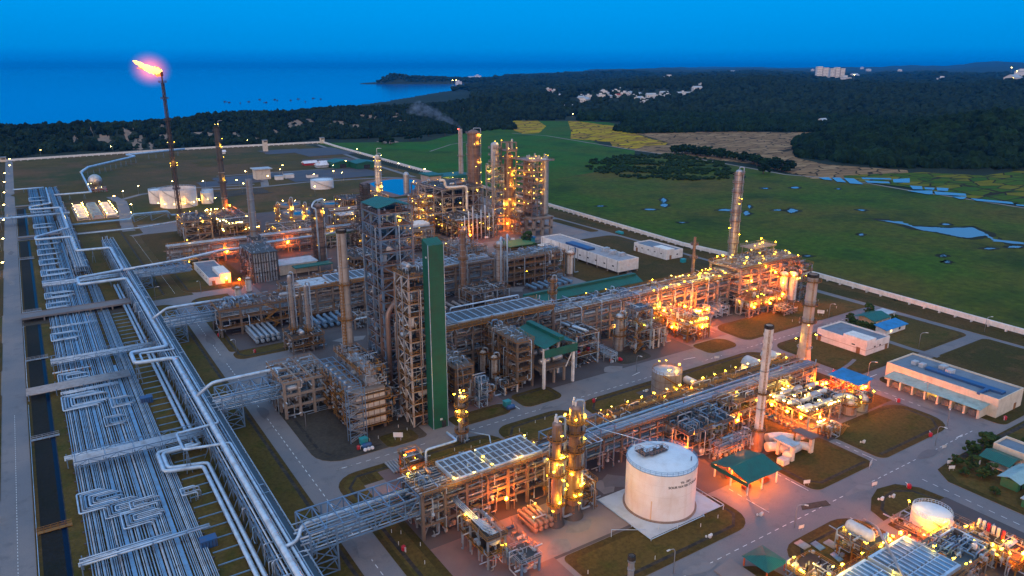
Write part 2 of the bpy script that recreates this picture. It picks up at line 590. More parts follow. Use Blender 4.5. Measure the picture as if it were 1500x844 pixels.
sv = Vector((math.sin(SUN_AZ) * math.cos(R(14)), math.cos(SUN_AZ) * math.cos(R(14)), math.sin(R(14))))
so.rotation_euler = sv.to_track_quat('Z', 'Y').to_euler()
so.location = (0, -200, 300)
vs = scene.view_settings
vs.view_transform = 'Standard'
vs.look = 'None'
vs.gamma = 1.0
vs.exposure = 0.0
vs.use_curve_mapping = False
cy = scene.cycles
cy.max_bounces = 5
cy.diffuse_bounces = 1
cy.glossy_bounces = 3
cy.transmission_bounces = 2
cy.volume_bounces = 0
cy.use_denoising = True
cy.caustics_reflective = False
cy.caustics_refractive = False
cy.sample_clamp_indirect = 4.0
# ------------------------------------------------------------------ land, sea, far hills
def coast_y(x):
 return np.interp(x, [-60000, -5000, -31, 300, 582, 1100, 1757, 2602, 5084, 13314, 28034, 60000],
      [-30000, 900, 1740, 1840, 1985, 2520, 3330, 4250, 7934, 15470, 24011, 36000])
def headland(x, y):
 """long low cape across the bay"""
 ax, ay = 2180.0, 5150.0
 bx, by = 3150.0, 4900.0
 dx, dy = bx - ax, by - ay
 L = math.hypot(dx, dy)
 u = ((x - ax) * dx + (y - ay) * dy) / L
 v = (-(x - ax) * dy + (y - ay) * dx) / L
 w = np.interp(u, [-500, -250, 0, 250, 700, 1200], [1, 12, 60, 170, 220, 300])
 inside = (np.abs(v) < w) & (u > -500) & (u < 1300)
 h = np.interp(u, [-500, -200, 40, 100, 170, 240, 420, 700, 1100, 1300], [0.5, 1.5, 10, 46, 60, 40, 34, 24, 26, 30])
 return inside, h * np.clip(1.15 - (np.abs(v) / np.maximum(w, 1)) ** 2, 0, 1)
def wob(x, y, s, seed=0.0):
 a = np.sin(x / s + 1.3 + seed) * np.cos(y / (s * 0.83) + 0.7 * seed) + 0.5 * np.sin((x + y) / (s * 0.47) + 2.1 + seed) + 0.35 * np.cos((x - 1.7 * y) / (s * 0.31) + seed)
 return a
def inpoly(x, y, poly):
 c = np.zeros(x.shape, bool)
 n = len(poly)
 for i in range(n):
  (x0, y0), (x1, y1) = poly[i], poly[(i + 1) % n]
  cond = ((y0 > y) != (y1 > y))
  with np.errstate(divide='ignore', invalid='ignore'):
   c ^= cond & (x < (x1 - x0) * (y - y0) / (y1 - y0 + 1e-12) + x0)
 return c
_fieldzone = [(770, 1170), (860, 1300), (930, 1460), (1060, 1400), (1140, 1260)] + [G(*p) for p in ((900, 192), (930, 196), (1060, 193), (1230, 194))] + [G(*p) for p in ((1162, 208), (1168, 231), (1300, 246), (1500, 250), (1700, 256))] + [(1500, -200), (400, -200), (400, 1195), (520, 1165), (640, 1060)]
def terrain(x, y):
 x = np.asarray(x, dtype=float)
 y = np.asarray(y, dtype=float)
 h = np.zeros_like(x)
 c = np.clip((x + 500) / 900, 0, 1)
 mid = 1480 + 0.28 * np.clip(x, -600, 3000) * (x > 300) + 0.06 * x
 rid = (11 + 8 * c) * np.exp(-((y - mid) / 140) ** 2) * (1 + 0.28 * wob(x, y, 90))
 h += np.where((y > 1215) & (x < 1500), rid, 0)
 h += 20 * np.exp(-(((x + 95) / 75) ** 2 + ((y - 1420) / 110) ** 2)) * (1 + 0.2 * wob(x, y, 30))
 d = ((x - 1300) / 270) ** 2 + ((y - 540) / 190) ** 2
 h += np.maximum(54 * np.exp(-d) - 7, 0) * (1 + 0.08 * wob(x, y, 80, 2))
 dist = np.hypot(x, y)
 far = np.clip((dist - 1500) / 2200, 0, 1)
 lat = (x * math.cos(YAW) - y * math.sin(YAW)) / np.maximum(dist, 1)
 land = np.clip((lat + 0.06) / 0.2, 0, 1)
 h += far * land * (20 + 17 * wob(x, y, 420, 1) * np.clip(dist / 3000, 0.3, 1))
 h += land * 34 * np.exp(-((dist - 3500) / 800) ** 2) * (0.8 + 0.35 * wob(x, y, 330, 4))
 far2 = np.clip((dist - 5200) / 6000, 0, 1)
 h += far2 * land * (14 + 26 * (wob(x, y, 1500, 5) + 0.6))
 h += np.clip((dist - 11000) / 5000, 0, 1) * np.clip((lat - 0.30) / 0.25, 0, 1) * (85 + 45 * wob(x, y, 2500, 8)) * np.clip((26000 - dist) / 6000, 0, 1)
 ins, hh = headland(x, y)
 sea = (y > coast_y(x)) & ~ins
 h = np.where(ins, np.maximum(hh, 1.0), h)
 flat = ((x > -400) & (x < 420) & (y < 1200)) | inpoly(x, y, _fieldzone)
 h = np.where(flat, 0, h)
 h = np.where(sea, -6.0, np.maximum(h, 0))
 return h
def grid_mesh(xs, ys, zs, closed=False):
 n, m = xs.shape
 v = np.stack([xs, ys, zs], -1).reshape(-1, 3)
 i = np.arange(n * m).reshape(n, m)
 if closed:
  i = np.concatenate([i, i[:, :1]], 1)
 q = np.stack([i[:-1, :-1], i[1:, :-1], i[1:, 1:], i[:-1, 1:]], -1).reshape(-1, 4)
 return v, q
def np_mesh(name, v, q, mats, mi=None, smooth=True):
 me = bpy.data.meshes.new(name)
 k = q.shape[1]
 me.vertices.add(len(v))
 me.vertices.foreach_set('co', np.ascontiguousarray(v, dtype=np.float32).ravel())
 me.loops.add(q.size)
 me.loops.foreach_set('vertex_index', np.ascontiguousarray(q, dtype=np.int32).ravel())
 me.polygons.add(len(q))
 me.polygons.foreach_set('loop_start', np.arange(0, q.size, k, dtype=np.int32))
 me.polygons.foreach_set('loop_total', np.full(len(q), k, dtype=np.int32))
 if mi is not None:
  me.polygons.foreach_set('material_index', mi.astype(np.int32))
 me.polygons.foreach_set('use_smooth', np.full(len(q), smooth, dtype=bool))
 for m in mats:
  me.materials.append(MATS[m])
 me.update(calc_edges=True)
 return me
def build_land():
 az = []
 a = -PI
 while a < PI - 1e-6:
  az.append(a)
  a += R(0.3) if abs(a) < R(40) else R(6)
 az = np.array(az)
 r = [0.0, 60, 150, 300, 500, 700, 900, 1050]
 while r[-1] < 60000:
  r.append(r[-1] * (1.018 if r[-1] < 6000 else 1.05))
 r = np.array(r)
 rr, aa = np.meshgrid(r, az, indexing='ij')
 x = rr * np.sin(aa + YAW)
 y = rr * np.cos(aa + YAW)
 z = terrain(x, y)
 v, q = grid_mesh(x, y, z, True)
 q = q[:, ::-1]
 o = link(bpy.data.objects.new('ground', np_mesh('ground', v, q, ['forest_floor'])))
 o['kind'] = 'structure'
build_land()
mb = MB()
mb.sheet([(90000 * math.cos(2 * PI * k / 96), 90000 * math.sin(2 * PI * k / 96)) for k in range(96)], -1.2)
struct('sea', mb, 'sea')
# ---- ground sheets: marsh, meadow, fields, plant platform
mb = MB()
mb.sheet([(-420, -260), (381, -260), (381, 1190), (409, 1190), (409, 1215), (-420, 1215)], 0.03)
struct('plant_ground', mb, 'far_field')
mb = MB()
mb.sheet([(381.5, -300), (1500, -60), G(1560, 316), G(1500, 305), G(1410, 291), G(1330, 279), G(1260, 267), G(1210, 261), G(1150, 256), G(1100, 247), G(1040, 236), (740, 760), (640, 780), (560, 820), (409.5, 800), (381.5, 560)], 0.04)
struct('marsh', mb, 'marsh')
mb = MB()
mb.sheet([(400, 640), (640, 700), (760, 830), (760, 900), (880, 1130), (1050, 1180), (1120, 1330), (960, 1480), (800, 1330), (560, 1120), (420, 1190), (400, 1190)], 0.08)
struct('meadow', mb, 'meadow')
def px_poly(pts, ox=0.0, oy=0.0, s=1.0):
 return [G(ox + a / s, oy + b / s) for a, b in pts]
def field(name, pts, mat, z, *a):
 mb = MB()
 mb.sheet(px_poly(pts, *a)[::-1], z)
 struct(name, mb, mat)
field('rice_field', [(320, 400), (380, 400), (560, 425), (730, 445), (740, 470), (830, 495), (960, 540), (1080, 560), (1060, 582), (900, 590), (830, 615), (740, 605), (660, 595), (640, 560), (340, 535), (345, 480)], 'rice_yellow', 0.14, 770, 100, 5.172)
field('rice_field', [(752, 176), (782, 173), (800, 185), (790, 195), (765, 196), (750, 190)], 'rice_yellow', 0.14)
field('rice_field', [(930, 195), (965, 194.5), (1060, 191), (1090, 192), (1240, 194), (1165, 212), (1168, 232), (1210, 241), (1290, 247), (1365, 252), (1350, 258), (1240, 262), (1190, 262), (1150, 252), (1100, 240), (930, 221), (928, 216), (978, 212), (976, 208)], 'rice_tan', 0.12)
field('rice_field', [(1235, 258), (1350, 253), (1440, 258), (1500, 250), (1560, 252), (1560, 318), (1490, 299), (1415, 290), (1330, 275), (1240, 264)], 'rice_green', 0.6)
for pts in ([(205, 258), (270, 256), (292, 275), (240, 270)], [(288, 258), (340, 258), (378, 288), (320, 284)], [(362, 260), (425, 264), (485, 300), (400, 294)],
   [(470, 258), (650, 262), (660, 270), (480, 268)], [(490, 276), (640, 284), (650, 294), (510, 290)], [(665, 268), (770, 262), (770, 290), (670, 288)],
   [(770, 308), (845, 312), (850, 332), (790, 330)], [(860, 318), (925, 322), (920, 334), (865, 330)], [(935, 320), (1010, 324), (1005, 342), (940, 338)],
   [(750, 340), (910, 338), (912, 362), (880, 362)], [(920, 344), (1115, 358), (1120, 372), (930, 364)], [(1030, 376), (1125, 376), (1105, 392), (1080, 392)],
   [(1145, 386), (1400, 410), (1415, 424), (1180, 402)], [(1425, 424), (1477, 428), (1477, 436), (1430, 432)]):
 field('flooded_paddy', pts, 'marsh_water', 0.75, 1150, 200, 4.22)
def ragged(pts, amp, seed, sub=6):
 """pool outline with a frayed shore"""
 q = random.Random(seed)
 out = []
 n = len(pts)
 for k in range(n):
  a, b = pts[k], pts[(k + 1) % n]
  for j in range(sub):
   t = j / sub
   out.append((a[0] + (b[0] - a[0]) * t + q.uniform(-amp, amp), a[1] + (b[1] - a[1]) * t + q.uniform(-amp, amp) * 0.8))
 return out
def pool(pts, amp, seed, *a):
 P = px_poly(pts, *a)
 cx, cy_ = sum(p[0] for p in P) / len(P), sum(p[1] for p in P) / len(P)
 mb = MB()
 mb.sheet(ragged([(cx + (x - cx) * 1.16 + (2 if x > cx else -2), cy_ + (y - cy_) * 1.2 + (2 if y > cy_ else -2)) for x, y in P], amp * 1.5, seed + 7)[::-1], 0.08)
 struct('mud', mb, 'marsh_mud')
 mb = MB()
 mb.sheet(ragged(px_poly(pts, *a), amp, seed)[::-1], 0.12)
 struct('marsh_water', mb, 'marsh_water')
pool([(580, 518), (720, 527), (790, 555), (930, 562), (1000, 568), (1160, 562), (1240, 600), (1290, 635), (1477, 658), (1477, 668), (1290, 650), (1240, 612), (1130, 628), (1050, 616), (960, 596), (830, 578), (740, 545)], 1.1, 1, 1150, 200, 4.22)
_pools = [(972, 294, 5, 4), (974, 301, 6, 3), (953, 307, 9, 1.6), (1064, 308, 13, 1.6), (1093, 313, 5, 4), (1098, 303, 3, 3), (1160, 309, 9, 3), (1140, 308, 7, 1.2), (1262, 308, 6, 1.6), (1262, 344, 4, 1.8), (1382, 375, 5, 2), (1388, 384, 4, 2), (1182, 375, 6, 1.2), (1385, 329, 9, 1.4), (1165, 275, 7, 1.4), (1228, 277, 3, 1), (1000, 326, 6, 1), (880, 302, 7, 1.0), (1120, 276, 6, 1.0), (1450, 364, 10, 1.4), (1487, 362, 12, 2.5)]
for k, (px, py, a, b) in enumerate(_pools):
 q = random.Random(k + 50)
 pool([(px + a * q.uniform(0.5, 1.1) * math.cos(t), py + b * q.uniform(0.4, 1.1) * math.sin(t)) for t in [2 * PI * j / 7 for j in range(7)]], 0.9, k + 100)
mb = MB()
strip_mesh(mb, [(1500, -60)] + [G(*p) for p in ((1560, 316), (1500, 305), (1410, 291), (1330, 279), (1260, 267), (1210, 261), (1150, 256), (1100, 247), (1040, 236), (985, 228), (935, 221), (860, 209), (800, 199), (750, 195.5))], 4.5, 0.24)
struct('dirt_path', mb, 'dirt_path')
mb = MB()
strip_mesh(mb, [G(*p) for p in ((630, 222), (660, 212), (690, 207))], 3, 0.2)
struct('dirt_path', mb, 'dirt_path')
SANDS = []
for k, (px, py, a, b) in enumerate([(105, 190, 4, 5), (113, 200, 4, 6), (133, 195, 5, 4), (155, 200, 8, 2.5), (185, 195, 9, 4), (198, 203, 7, 4), (205, 198, 5, 2), (220, 204, 4, 4), (238, 188, 7, 4), (243, 196, 7, 3), (300, 192, 9, 2), (345, 190, 5, 3),
         (376, 192, 5, 3), (405, 185, 5, 4), (425, 180, 6, 2), (435, 178, 7, 2), (455, 176, 6, 2), (483, 180, 3, 5), (498, 176, 8, 2), (520, 178, 8, 2.5), (540, 170, 10, 2), (578, 168, 8, 2), (588, 172, 6, 2), (565, 198, 10, 2.5), (685, 160, 8, 2), (100, 186, 4, 2)]):
 q = random.Random(k)
 pts = [(px + 1.5 * a * q.uniform(0.1, 1.3) * math.cos(t), py + 1.5 * b * q.uniform(0.1, 1.3) * math.sin(t)) for t in [2 * PI * j / 13 for j in range(13)]]
 x0, y0 = G(px, py, 12)
 SANDS.append((x0, y0, a * 1.9, b * 16.0))
 mb = MB()
 pl = ragged([G(p[0], p[1], 12) for p in pts], 2.0, k, 3)
 i = len(mb.v)
 zz = terrain(np.array([p[0] for p in pl]), np.array([p[1] for p in pl]))
 mb.v += [(p[0], p[1], float(z) + 0.6) for p, z in zip(pl, zz)]
 mb.v.append((x0, y0, float(terrain([x0], [y0])[0]) + 0.8))
 for j in range(len(pl)):
  mb.face((i + (j + 1) % len(pl), i + j, i + len(pl)))
 struct('sand', mb, 'sand')
# ------------------------------------------------------------------ woods
def ico():
 t = (1 + 5 ** 0.5) / 2
 v = np.array([(-1, t, 0), (1, t, 0), (-1, -t, 0), (1, -t, 0), (0, -1, t), (0, 1, t), (0, -1, -t), (0, 1, -t), (t, 0, -1), (t, 0, 1), (-t, 0, -1), (-t, 0, 1)], dtype=float)
 v /= np.linalg.norm(v[0])
 f = [(0, 11, 5), (0, 5, 1), (0, 1, 7), (0, 7, 10), (0, 10, 11), (1, 5, 9), (5, 11, 4), (11, 10, 2), (10, 7, 6), (7, 1, 8), (3, 9, 4), (3, 4, 2), (3, 2, 6), (3, 6, 8), (3, 8, 9), (4, 9, 5), (2, 4, 11), (6, 2, 10), (8, 6, 7), (9, 8, 1)]
 return v, np.array(f)
def ico2():
 v, f = ico()
 v = list(map(tuple, v))
 mid = {}
 def m(a, b):
  k = (min(a, b), max(a, b))
  if k not in mid:
   p = (np.array(v[a]) + np.array(v[b]))
   v.append(tuple(p / np.linalg.norm(p)))
   mid[k] = len(v) - 1
  return mid[k]
 out = []
 for a, b, c in f:
  x, y, z = m(a, b), m(b, c), m(c, a)
  out += [(a, x, z), (b, y, x), (c, z, y), (x, y, z)]
 return np.array(v), np.array(out)
def crowns(name, pts, rad, mat, fine=False, squash=0.9, jit=0.28):
 """one mass of tree crowns standing on the terrain"""
 bv, bf = ico2() if fine else ico()
 n = len(pts)
 P = np.asarray(pts)
 z = terrain(P[:, 0], P[:, 1])
 r = rad * nrg.uniform(0.6, 1.35, n)
 V = bv[None] * (1 + nrg.uniform(-jit, jit, (n, len(bv), 1)))
 V = V * r[:, None, None] * np.array([1, 1, squash])
 V[..., 2] *= nrg.uniform(0.8, 1.5, n)[:, None]
 V[..., 0] += P[:, 0, None]
 V[..., 1] += P[:, 1, None]
 V[..., 2] += (z + r * 0.6)[:, None]
 F = bf[None] + (np.arange(n) * len(bv))[:, None, None]
 o = link(bpy.data.objects.new(name, np_mesh(name, V.reshape(-1, 3), F.reshape(-1, 3), [mat], smooth=False)))
 o['kind'] = 'stuff'
 return o
def scatter(n, r0, r1, a0, a1, keep):
 a = nrg.uniform(R(a0), R(a1), n) + YAW
 r = np.sqrt(nrg.uniform(r0 * r0, r1 * r1, n))
 x, y = r * np.sin(a), r * np.cos(a)
 k = keep(x, y)
 return np.stack([x[k], y[k]], -1)
def keep_dune(x, y):
 clear = np.zeros(x.shape, bool)
 for (sx, sy, a, b_) in SANDS:
  d = math.hypot(sx, sy)
  ux, uy = sx / d, sy / d
  along = (x - sx) * ux + (y - sy) * uy
  across = (x - sx) * uy - (y - sy) * ux
  clear |= (np.abs(across) < a) & (along > -60 - 0.4 * b_) & (along < 0.5 * b_)
 g = nrg.uniform(0, 1, x.shape)
 bare = (np.exp(-(((x + 110) / 62) ** 2 + ((y - 1390) / 100) ** 2)) > 0.35)
 edge = 1235 + 18 * wob(x, y, 60, 3)
 return (y > edge) & (y < coast_y(x) - 12) & ~bare & (~clear | (g < 0.12)) & ~inpoly(x, y, _fieldzone) & (wob(x, y, 34, 6) > -1.0 + 0.25 * g)
def keep_wood(x, y):
 return ~inpoly(x, y, _fieldzone) & (y < coast_y(x) - 15) & ~((y < 1600) & (x < 700)) & ~((x < 420) & (y < 1230)) & ~vill_zone(x, y)
def vill_zone(x, y):
 return inpoly(x, y, [G(*p) for p in ((790, 150), (800, 136), (850, 140), (920, 146), (1035, 143), (1035, 153), (940, 157), (870, 161), (830, 158))]) & (wob(x, y, 25, 1) > -0.55)
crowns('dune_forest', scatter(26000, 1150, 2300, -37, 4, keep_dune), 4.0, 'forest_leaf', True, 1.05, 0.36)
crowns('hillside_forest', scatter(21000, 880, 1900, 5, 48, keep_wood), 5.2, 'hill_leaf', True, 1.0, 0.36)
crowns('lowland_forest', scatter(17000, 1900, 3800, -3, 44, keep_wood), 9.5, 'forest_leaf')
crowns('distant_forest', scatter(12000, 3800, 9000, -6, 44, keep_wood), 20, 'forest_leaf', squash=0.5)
hp = np.stack([nrg.uniform(2050, 3300, 2200), nrg.uniform(4600, 5500, 2200)], -1)
ins, hh = headland(hp[:, 0], hp[:, 1])
crowns('cape_forest', hp[ins & (hh > 9)], 11, 'forest_leaf', squash=0.7)
sp = [G(*p) for p in ((858, 246), (865, 236), (910, 229), (990, 226), (1060, 238), (1075, 252), (1090, 262), (1010, 265), (930, 262), (880, 257))]
xs = nrg.uniform(560, 800, 3500)
ys = nrg.uniform(520, 830, 3500)
k = inpoly(xs, ys, sp) & (wob(xs, ys, 18, 2) > -0.35)
crowns('scrub', np.stack([xs[k], ys[k]], -1), 2.3, 'scrub_leaf', squash=0.5)
def tree_mesh(parent, h, r, seed, leaf='garden_leaf', n=26):
 q = random.Random(seed)
 x0, y0, z0 = LOC[parent.name]
 mb = MB()
 mb.lathe(x0, y0, [(0.10 * r, z0 - 0.2), (0.07 * r, z0 + h * 0.4), (0.03 * r, z0 + h * 0.8)], 7)
 for k in range(4):
  a = k * 1.6 + q.random()
  mb.bar((x0, y0, z0 + h * (0.35 + 0.08 * k)), (x0 + 0.6 * r * math.cos(a), y0 + 0.6 * r * math.sin(a), z0 + h * (0.6 + 0.08 * k)), 0.05 * r)
 part('trunk', mb, 'trunk_bark', parent)
 bv, bf = ico()
 mb = MB()
 for k in range(n):
  a = q.uniform(0, 2 * PI)
  t = q.random() ** 0.6
  zz = q.uniform(0.32, 0.97)
  rr = r * t * math.sqrt(max(0.1, 1 - ((zz - 0.55) / 0.5) ** 2))
  c = (x0 + rr * math.cos(a), y0 + rr * math.sin(a), z0 + h * zz)
  s = r * q.uniform(0.2, 0.42)
  i = len(mb.v)
  for v in bv:
   f = s * q.uniform(0.6, 1.3)
   mb.v.append((c[0] + v[0] * f, c[1] + v[1] * f, c[2] + v[2] * f * 0.75))
  for f in bf:
   mb.face(tuple(i + int(j) for j in f))
 part('crown', mb, leaf, parent)
tree_protos = []
for k in range(4):
 t = thing('tree', 'dark round tree standing in the long row beside the pale dirt path', 'tree', (740 + k, 700, 0), 'row of trees beside the dirt path')
 tree_mesh(t, 11.5, 6.6, k + 5, 'hill_leaf')
 tree_protos.append(t)
q = random.Random(3)
first = [True] * 4
line = [G(*p) for p in ((985, 226), (1000, 226), (1020, 229), (1045, 231), (1075, 236), (1105, 243), (1130, 249), (1148, 253))]
n_tl = 64
for k in range(n_tl):
 t = k / (n_tl - 1) * (len(line) - 1)
 a = min(int(t), len(line) - 2)
 f = t - a
 x = line[a][0] + (line[a + 1][0] - line[a][0]) * f + q.uniform(3, 17)
 y = line[a][1] + (line[a + 1][1] - line[a][1]) * f + q.uniform(-4, 5)
 j = k % 4
 if first[j]:
  tree_protos[j].location = (x, y, 0)
  LOC[tree_protos[j].name] = (x, y, 0)
  tree_protos[j].rotation_euler = (0, 0, q.uniform(0, 6))
  first[j] = False
 else:
  dup(tree_protos[j], (x, y, 0), q.uniform(0, 6), scale=q.uniform(0.7, 1.15))
for k, (px, py) in enumerate(((540, 203), (560, 211), (572, 212), (600, 207), (612, 205), (1118, 255), (643, 195), (652, 199), (628, 200), (590, 200))):
 x, y = G(px, py)
 dup(tree_protos[k % 4], (x, y, 0), k, 'dark lone tree standing on the grass outside the far perimeter wall', 'lone trees outside the perimeter wall', 1.15)
# ------------------------------------------------------------------ village, far blocks, boats
VH = 'small pale house of the distant village among dark trees'
def house_mesh(w, d, h, flat, roof_mi):
 mb = MB()
 mb.box(-w / 2, w / 2, -d / 2, d / 2, 0, h)
 mb.mi = 2
 for sx in (-0.3, 0.0, 0.3):
  mb.box(w * sx - 0.6, w * sx + 0.6, -d / 2 - 0.06, -d / 2 + 0.05, h * 0.35, h * 0.65)
  mb.box(-w / 2 - 0.06, -w / 2 + 0.05, d * sx - 0.6, d * sx + 0.6, h * 0.35, h * 0.65)
 mb.mi = roof_mi
 if flat:
  mb.box(-w / 2 - 0.3, w / 2 + 0.3, -d / 2 - 0.3, d / 2 + 0.3, h, h + 0.5)
  mb.mi = 0
  mb.box(-w * 0.25, w * 0.1, -d * 0.2, d * 0.2, h + 0.5, h + 2.6)
 else:
  for s in (-1, 1):
   i = len(mb.v)
   mb.v += [(-w / 2 - .5, s * (d / 2 + .5), h - .1), (w / 2 + .5, s * (d / 2 + .5), h - .1), (w / 2 + .5, 0, h + d * 0.28), (-w / 2 - .5, 0, h + d * 0.28)]
   mb.face((i, i + 1, i + 2, i + 3) if s < 0 else (i + 3, i + 2, i + 1, i))
  mb.mi = 0
  for s in (-1, 1):
   i = len(mb.v)
   mb.v += [(s * w / 2, -d / 2, h), (s * w / 2, d / 2, h), (s * w / 2, 0, h + d * 0.26)]
   mb.face((i, i + 1, i + 2) if s > 0 else (i + 2, i + 1, i))
 return mb
q = random.Random(12)
kinds = []
for k, (w, d, h, fl, ro) in enumerate([(14, 10, 5, False, 1), (11, 9, 7, True, 1), (18, 10, 6, False, 1), (12, 10, 9, True, 1), (15, 11, 5, False, 3)]):
 me = make_mesh('village_house', house_mesh(w, d, h, fl, ro), ['wall_white', 'roof_pale', 'window_dark', 'roof_red'])
 kinds.append(me)
vpx = [(783, 135), (790, 137), (798, 133), (803, 136), (806, 139), (812, 137), (815, 143), (820, 148), (824, 147), (828, 146), (838, 146), (842, 147), (850, 147), (852, 143), (857, 148), (862, 146), (866, 145), (872, 147), (878, 146), (884, 144), (889, 145), (905, 148), (908, 144),
  (915, 148), (922, 146), (928, 148), (936, 150), (941, 151), (944, 146), (948, 154), (953, 146), (958, 147), (962, 149), (967, 147), (972, 144), (978, 147), (985, 150), (990, 147), (995, 144), (1000, 144), (1008, 145), (1014, 146), (1020, 143), (1026, 141), (1031, 140),
  (855, 158), (864, 156), (832, 150), (833, 158), (943, 156), (818, 150), (902, 146), (935, 146), (1003, 147), (846, 151), (880, 149), (893, 148)]
for k, (px, py) in enumerate(vpx):
 z = 8.0
 for _ in range(3):
  x, y = G(px, py, z)
  z = float(terrain([x], [y])[0])
 red = k in (4, 21)
 o = link(bpy.data.objects.new('village_house', kinds[4] if red else kinds[k % 4]))
 o.location = (x, y, z - 0.5)
 o.rotation_euler = (0, 0, q.uniform(-0.5, 0.5))
 s = q.uniform(1.2, 1.9)
 o.scale = (s, s, s)
 tag(o, 'small village house with a red roof among the pale houses of the far village' if red else VH, 'house', 'red roofed village houses' if red else 'village houses')
x, y = G(883, 147, 8)
t = thing('village_tower', 'tall narrow white building rising above the low houses of the distant village', 'tower', (x, y, float(terrain([x], [y])[0])))
z = LOC[t.name][2]
mb = MB()
mb.box(x - 6, x + 6, y - 5, y + 5, z - 2, z + 21)
part('wall', mb, 'wall_white', t)
mb = MB()
mb.box(x - 3, x + 3, y - 3, y + 3, z + 21, z + 24)
part('roof_house', mb, 'roof_pale', t)
x, y = G(880, 172, 3)
o = link(bpy.data.objects.new('farmhouse', kinds[4]))
o.location = (x, y, float(terrain([x], [y])[0]))
o.scale = (1.3, 1.3, 1.3)
tag(o, 'lone red roofed farmhouse in the dark woods just below the village', 'house')
for k, (px0, px1, py, hh) in enumerate([(1195, 1213, 118, 66), (1215, 1237, 118, 62)]):
 z = 60
 for _ in range(6):
  x0, y0 = G(px0, py, z)
  z = 0.5 * z + 0.5 * min(float(terrain([x0], [y0])[0]), 85)
 x0, y0 = G(px0, py, z)
 x1, y1 = G(px1, py, z)
 t = thing('apartment_block', ['pale apartment block with a rooftop notch, first of the two on the far ridge', 'wider pale apartment block with three stepped wings on the far ridge'][k], 'apartment block', (x0, y0, z - 4))
 dx, dy = x1 - x0, y1 - y0
 nx, ny = -dy, dx
 L = math.hypot(dx, dy)
 for j in range(2 + k):
  a, b = j / (2 + k) + 0.02, (j + 1) / (2 + k) - 0.03
  mb = MB()
  dep = 0.35
  P = [(x0 + dx * a, y0 + dy * a), (x0 + dx * b, y0 + dy * b), (x0 + dx * b + nx * dep, y0 + dy * b + ny * dep), (x0 + dx * a + nx * dep, y0 + dy * a + ny * dep)]
  H = 1.45 * hh * (1 - 0.08 * ((j + k) % 2))
  mb.prism(P, z - 4, z + H)
  w_ = part('wing', mb, 'wall_white', t)
  mb = MB()
  for r_ in range(8):
   for c_ in range(4):
    u = a + (b - a) * (c_ + 0.5) / 4
    zz = z + H * (r_ + 0.6) / 8.4
    px_, py_ = x0 + dx * u - nx * 0.004, y0 + dy * u - ny * 0.004
    hw = 0.04 * L / (2 + k) * 1.6
    ux, uy = dx / L, dy / L
    i = len(mb.v)
    mb.v += [(px_ - ux * hw, py_ - uy * hw, zz - 1.6), (px_ + ux * hw, py_ + uy * hw, zz - 1.6), (px_ + ux * hw, py_ + uy * hw, zz + 1.6), (px_ - ux * hw, py_ - uy * hw, zz + 1.6)]
    mb.face((i, i + 1, i + 2, i + 3))
  part('window', mb, 'window_dark', w_)
for k, (px, py, s) in enumerate([(1178, 113, 3), (1062, 107, 3), (1072, 108, 4), (1240, 105, 5), (1252, 105, 6), (1262, 106, 4), (1272, 106, 4), (1190, 106, 3), (1318, 105, 3), (1330, 106, 3), (1375, 108, 4), (1380, 117, 5), (1205, 182, 1.6), (980, 123, 4), (1486, 103, 6), (1494, 108, 7), (1483, 119, 6), (1497, 117, 7), (660, 120, 4), (672, 121, 3), (690, 117, 4), (700, 117, 4)]):
 z = 30.0
 for _ in range(5):
  x, y = G(px, py, min(z, 95))
  z = float(terrain([x], [y])[0])
  z = max(z, 0)
 o = link(bpy.data.objects.new('hillside_house', kinds[(k * 3) % 4]))
 o.location = (x, y, z)
 o.scale = (s, s, s)
 tag(o, 'pale building scattered far off on the wooded ridge or cape', 'building', 'far off pale buildings')
for k, (px, py) in enumerate([(330, 149), (336, 150), (352, 151), (364, 149), (389, 150), (402, 146), (406, 147), (426, 147), (437, 145), (459, 144), (470, 145), (447, 149), (380, 146)]):
 x, y = G(px, py)
 if k == 0:
  mb = MB()
  mb.prism([(-6, -1.6), (4, -1.7), (7.5, 0), (4, 1.7), (-6, 1.6)], -0.9, 1.2)
  mb.mi = 1
  mb.box(-4.5, -0.5, -1.2, 1.2, 1.2, 3.4)
  mb.bar((2, 0, 1.2), (2, 0, 6), 0.25)
  boat = solo('fishing_boat', mb, ['soot', 'soot'], 'tiny dark fishing boat lying on the open sea beyond the dune', 'boat', 'fishing boats on the sea', loc=(0, 0, 0))
  boat.location = (x, y, -1.0)
 else:
  o = dup(boat, (x, y, -1.0), k * 0.7)
# ------------------------------------------------------------------ roads, plots, pads
def sheet(name, poly, mat, z):
 mb = MB()
 mb.sheet(poly, z)
 return struct(name, mb, mat)
def rect(x0, x1, y0, y1):
 return [(x0, y0), (x1, y0), (x1, y1), (x0, y1)]
sheet('road', [(-21.5, -40), (367, -40), (367, 765), (300, 640), (66, 640), (66, 420), (-21.5, 420)], 'asphalt', 0.08)
sheet('road', rect(-21.5, -13.2, 420, 1186), 'asphalt', 0.08)
sheet('road', rect(-13.2, 62, 626, 634), 'asphalt', 0.08)
sheet('road', rect(-13.2, -2, 774, 779), 'asphalt', 0.08)
mb = MB()
strip_mesh(mb, [(58, 620), (60, 655), (66, 720), (69, 765), (64, 800)], 9, 0.09)
strip_mesh(mb, [(64, 770), (90, 800), (140, 815), (200, 805)], 6, 0.10)
strip_mesh(mb, [(362, 700), (372, 900), (388, 1080), (395, 1170), (360, 1180)], 6, 0.10)
strip_mesh(mb, [(372, 880), (330, 880), (250, 885), (180, 890)], 4, 0.11)
strip_mesh(mb, [(365, 742), (340, 775), (250, 790), (200, 782), (150, 795)], 6, 0.12)
strip_mesh(mb, [(205, 782), (222, 850), (240, 890)], 8, 0.105)
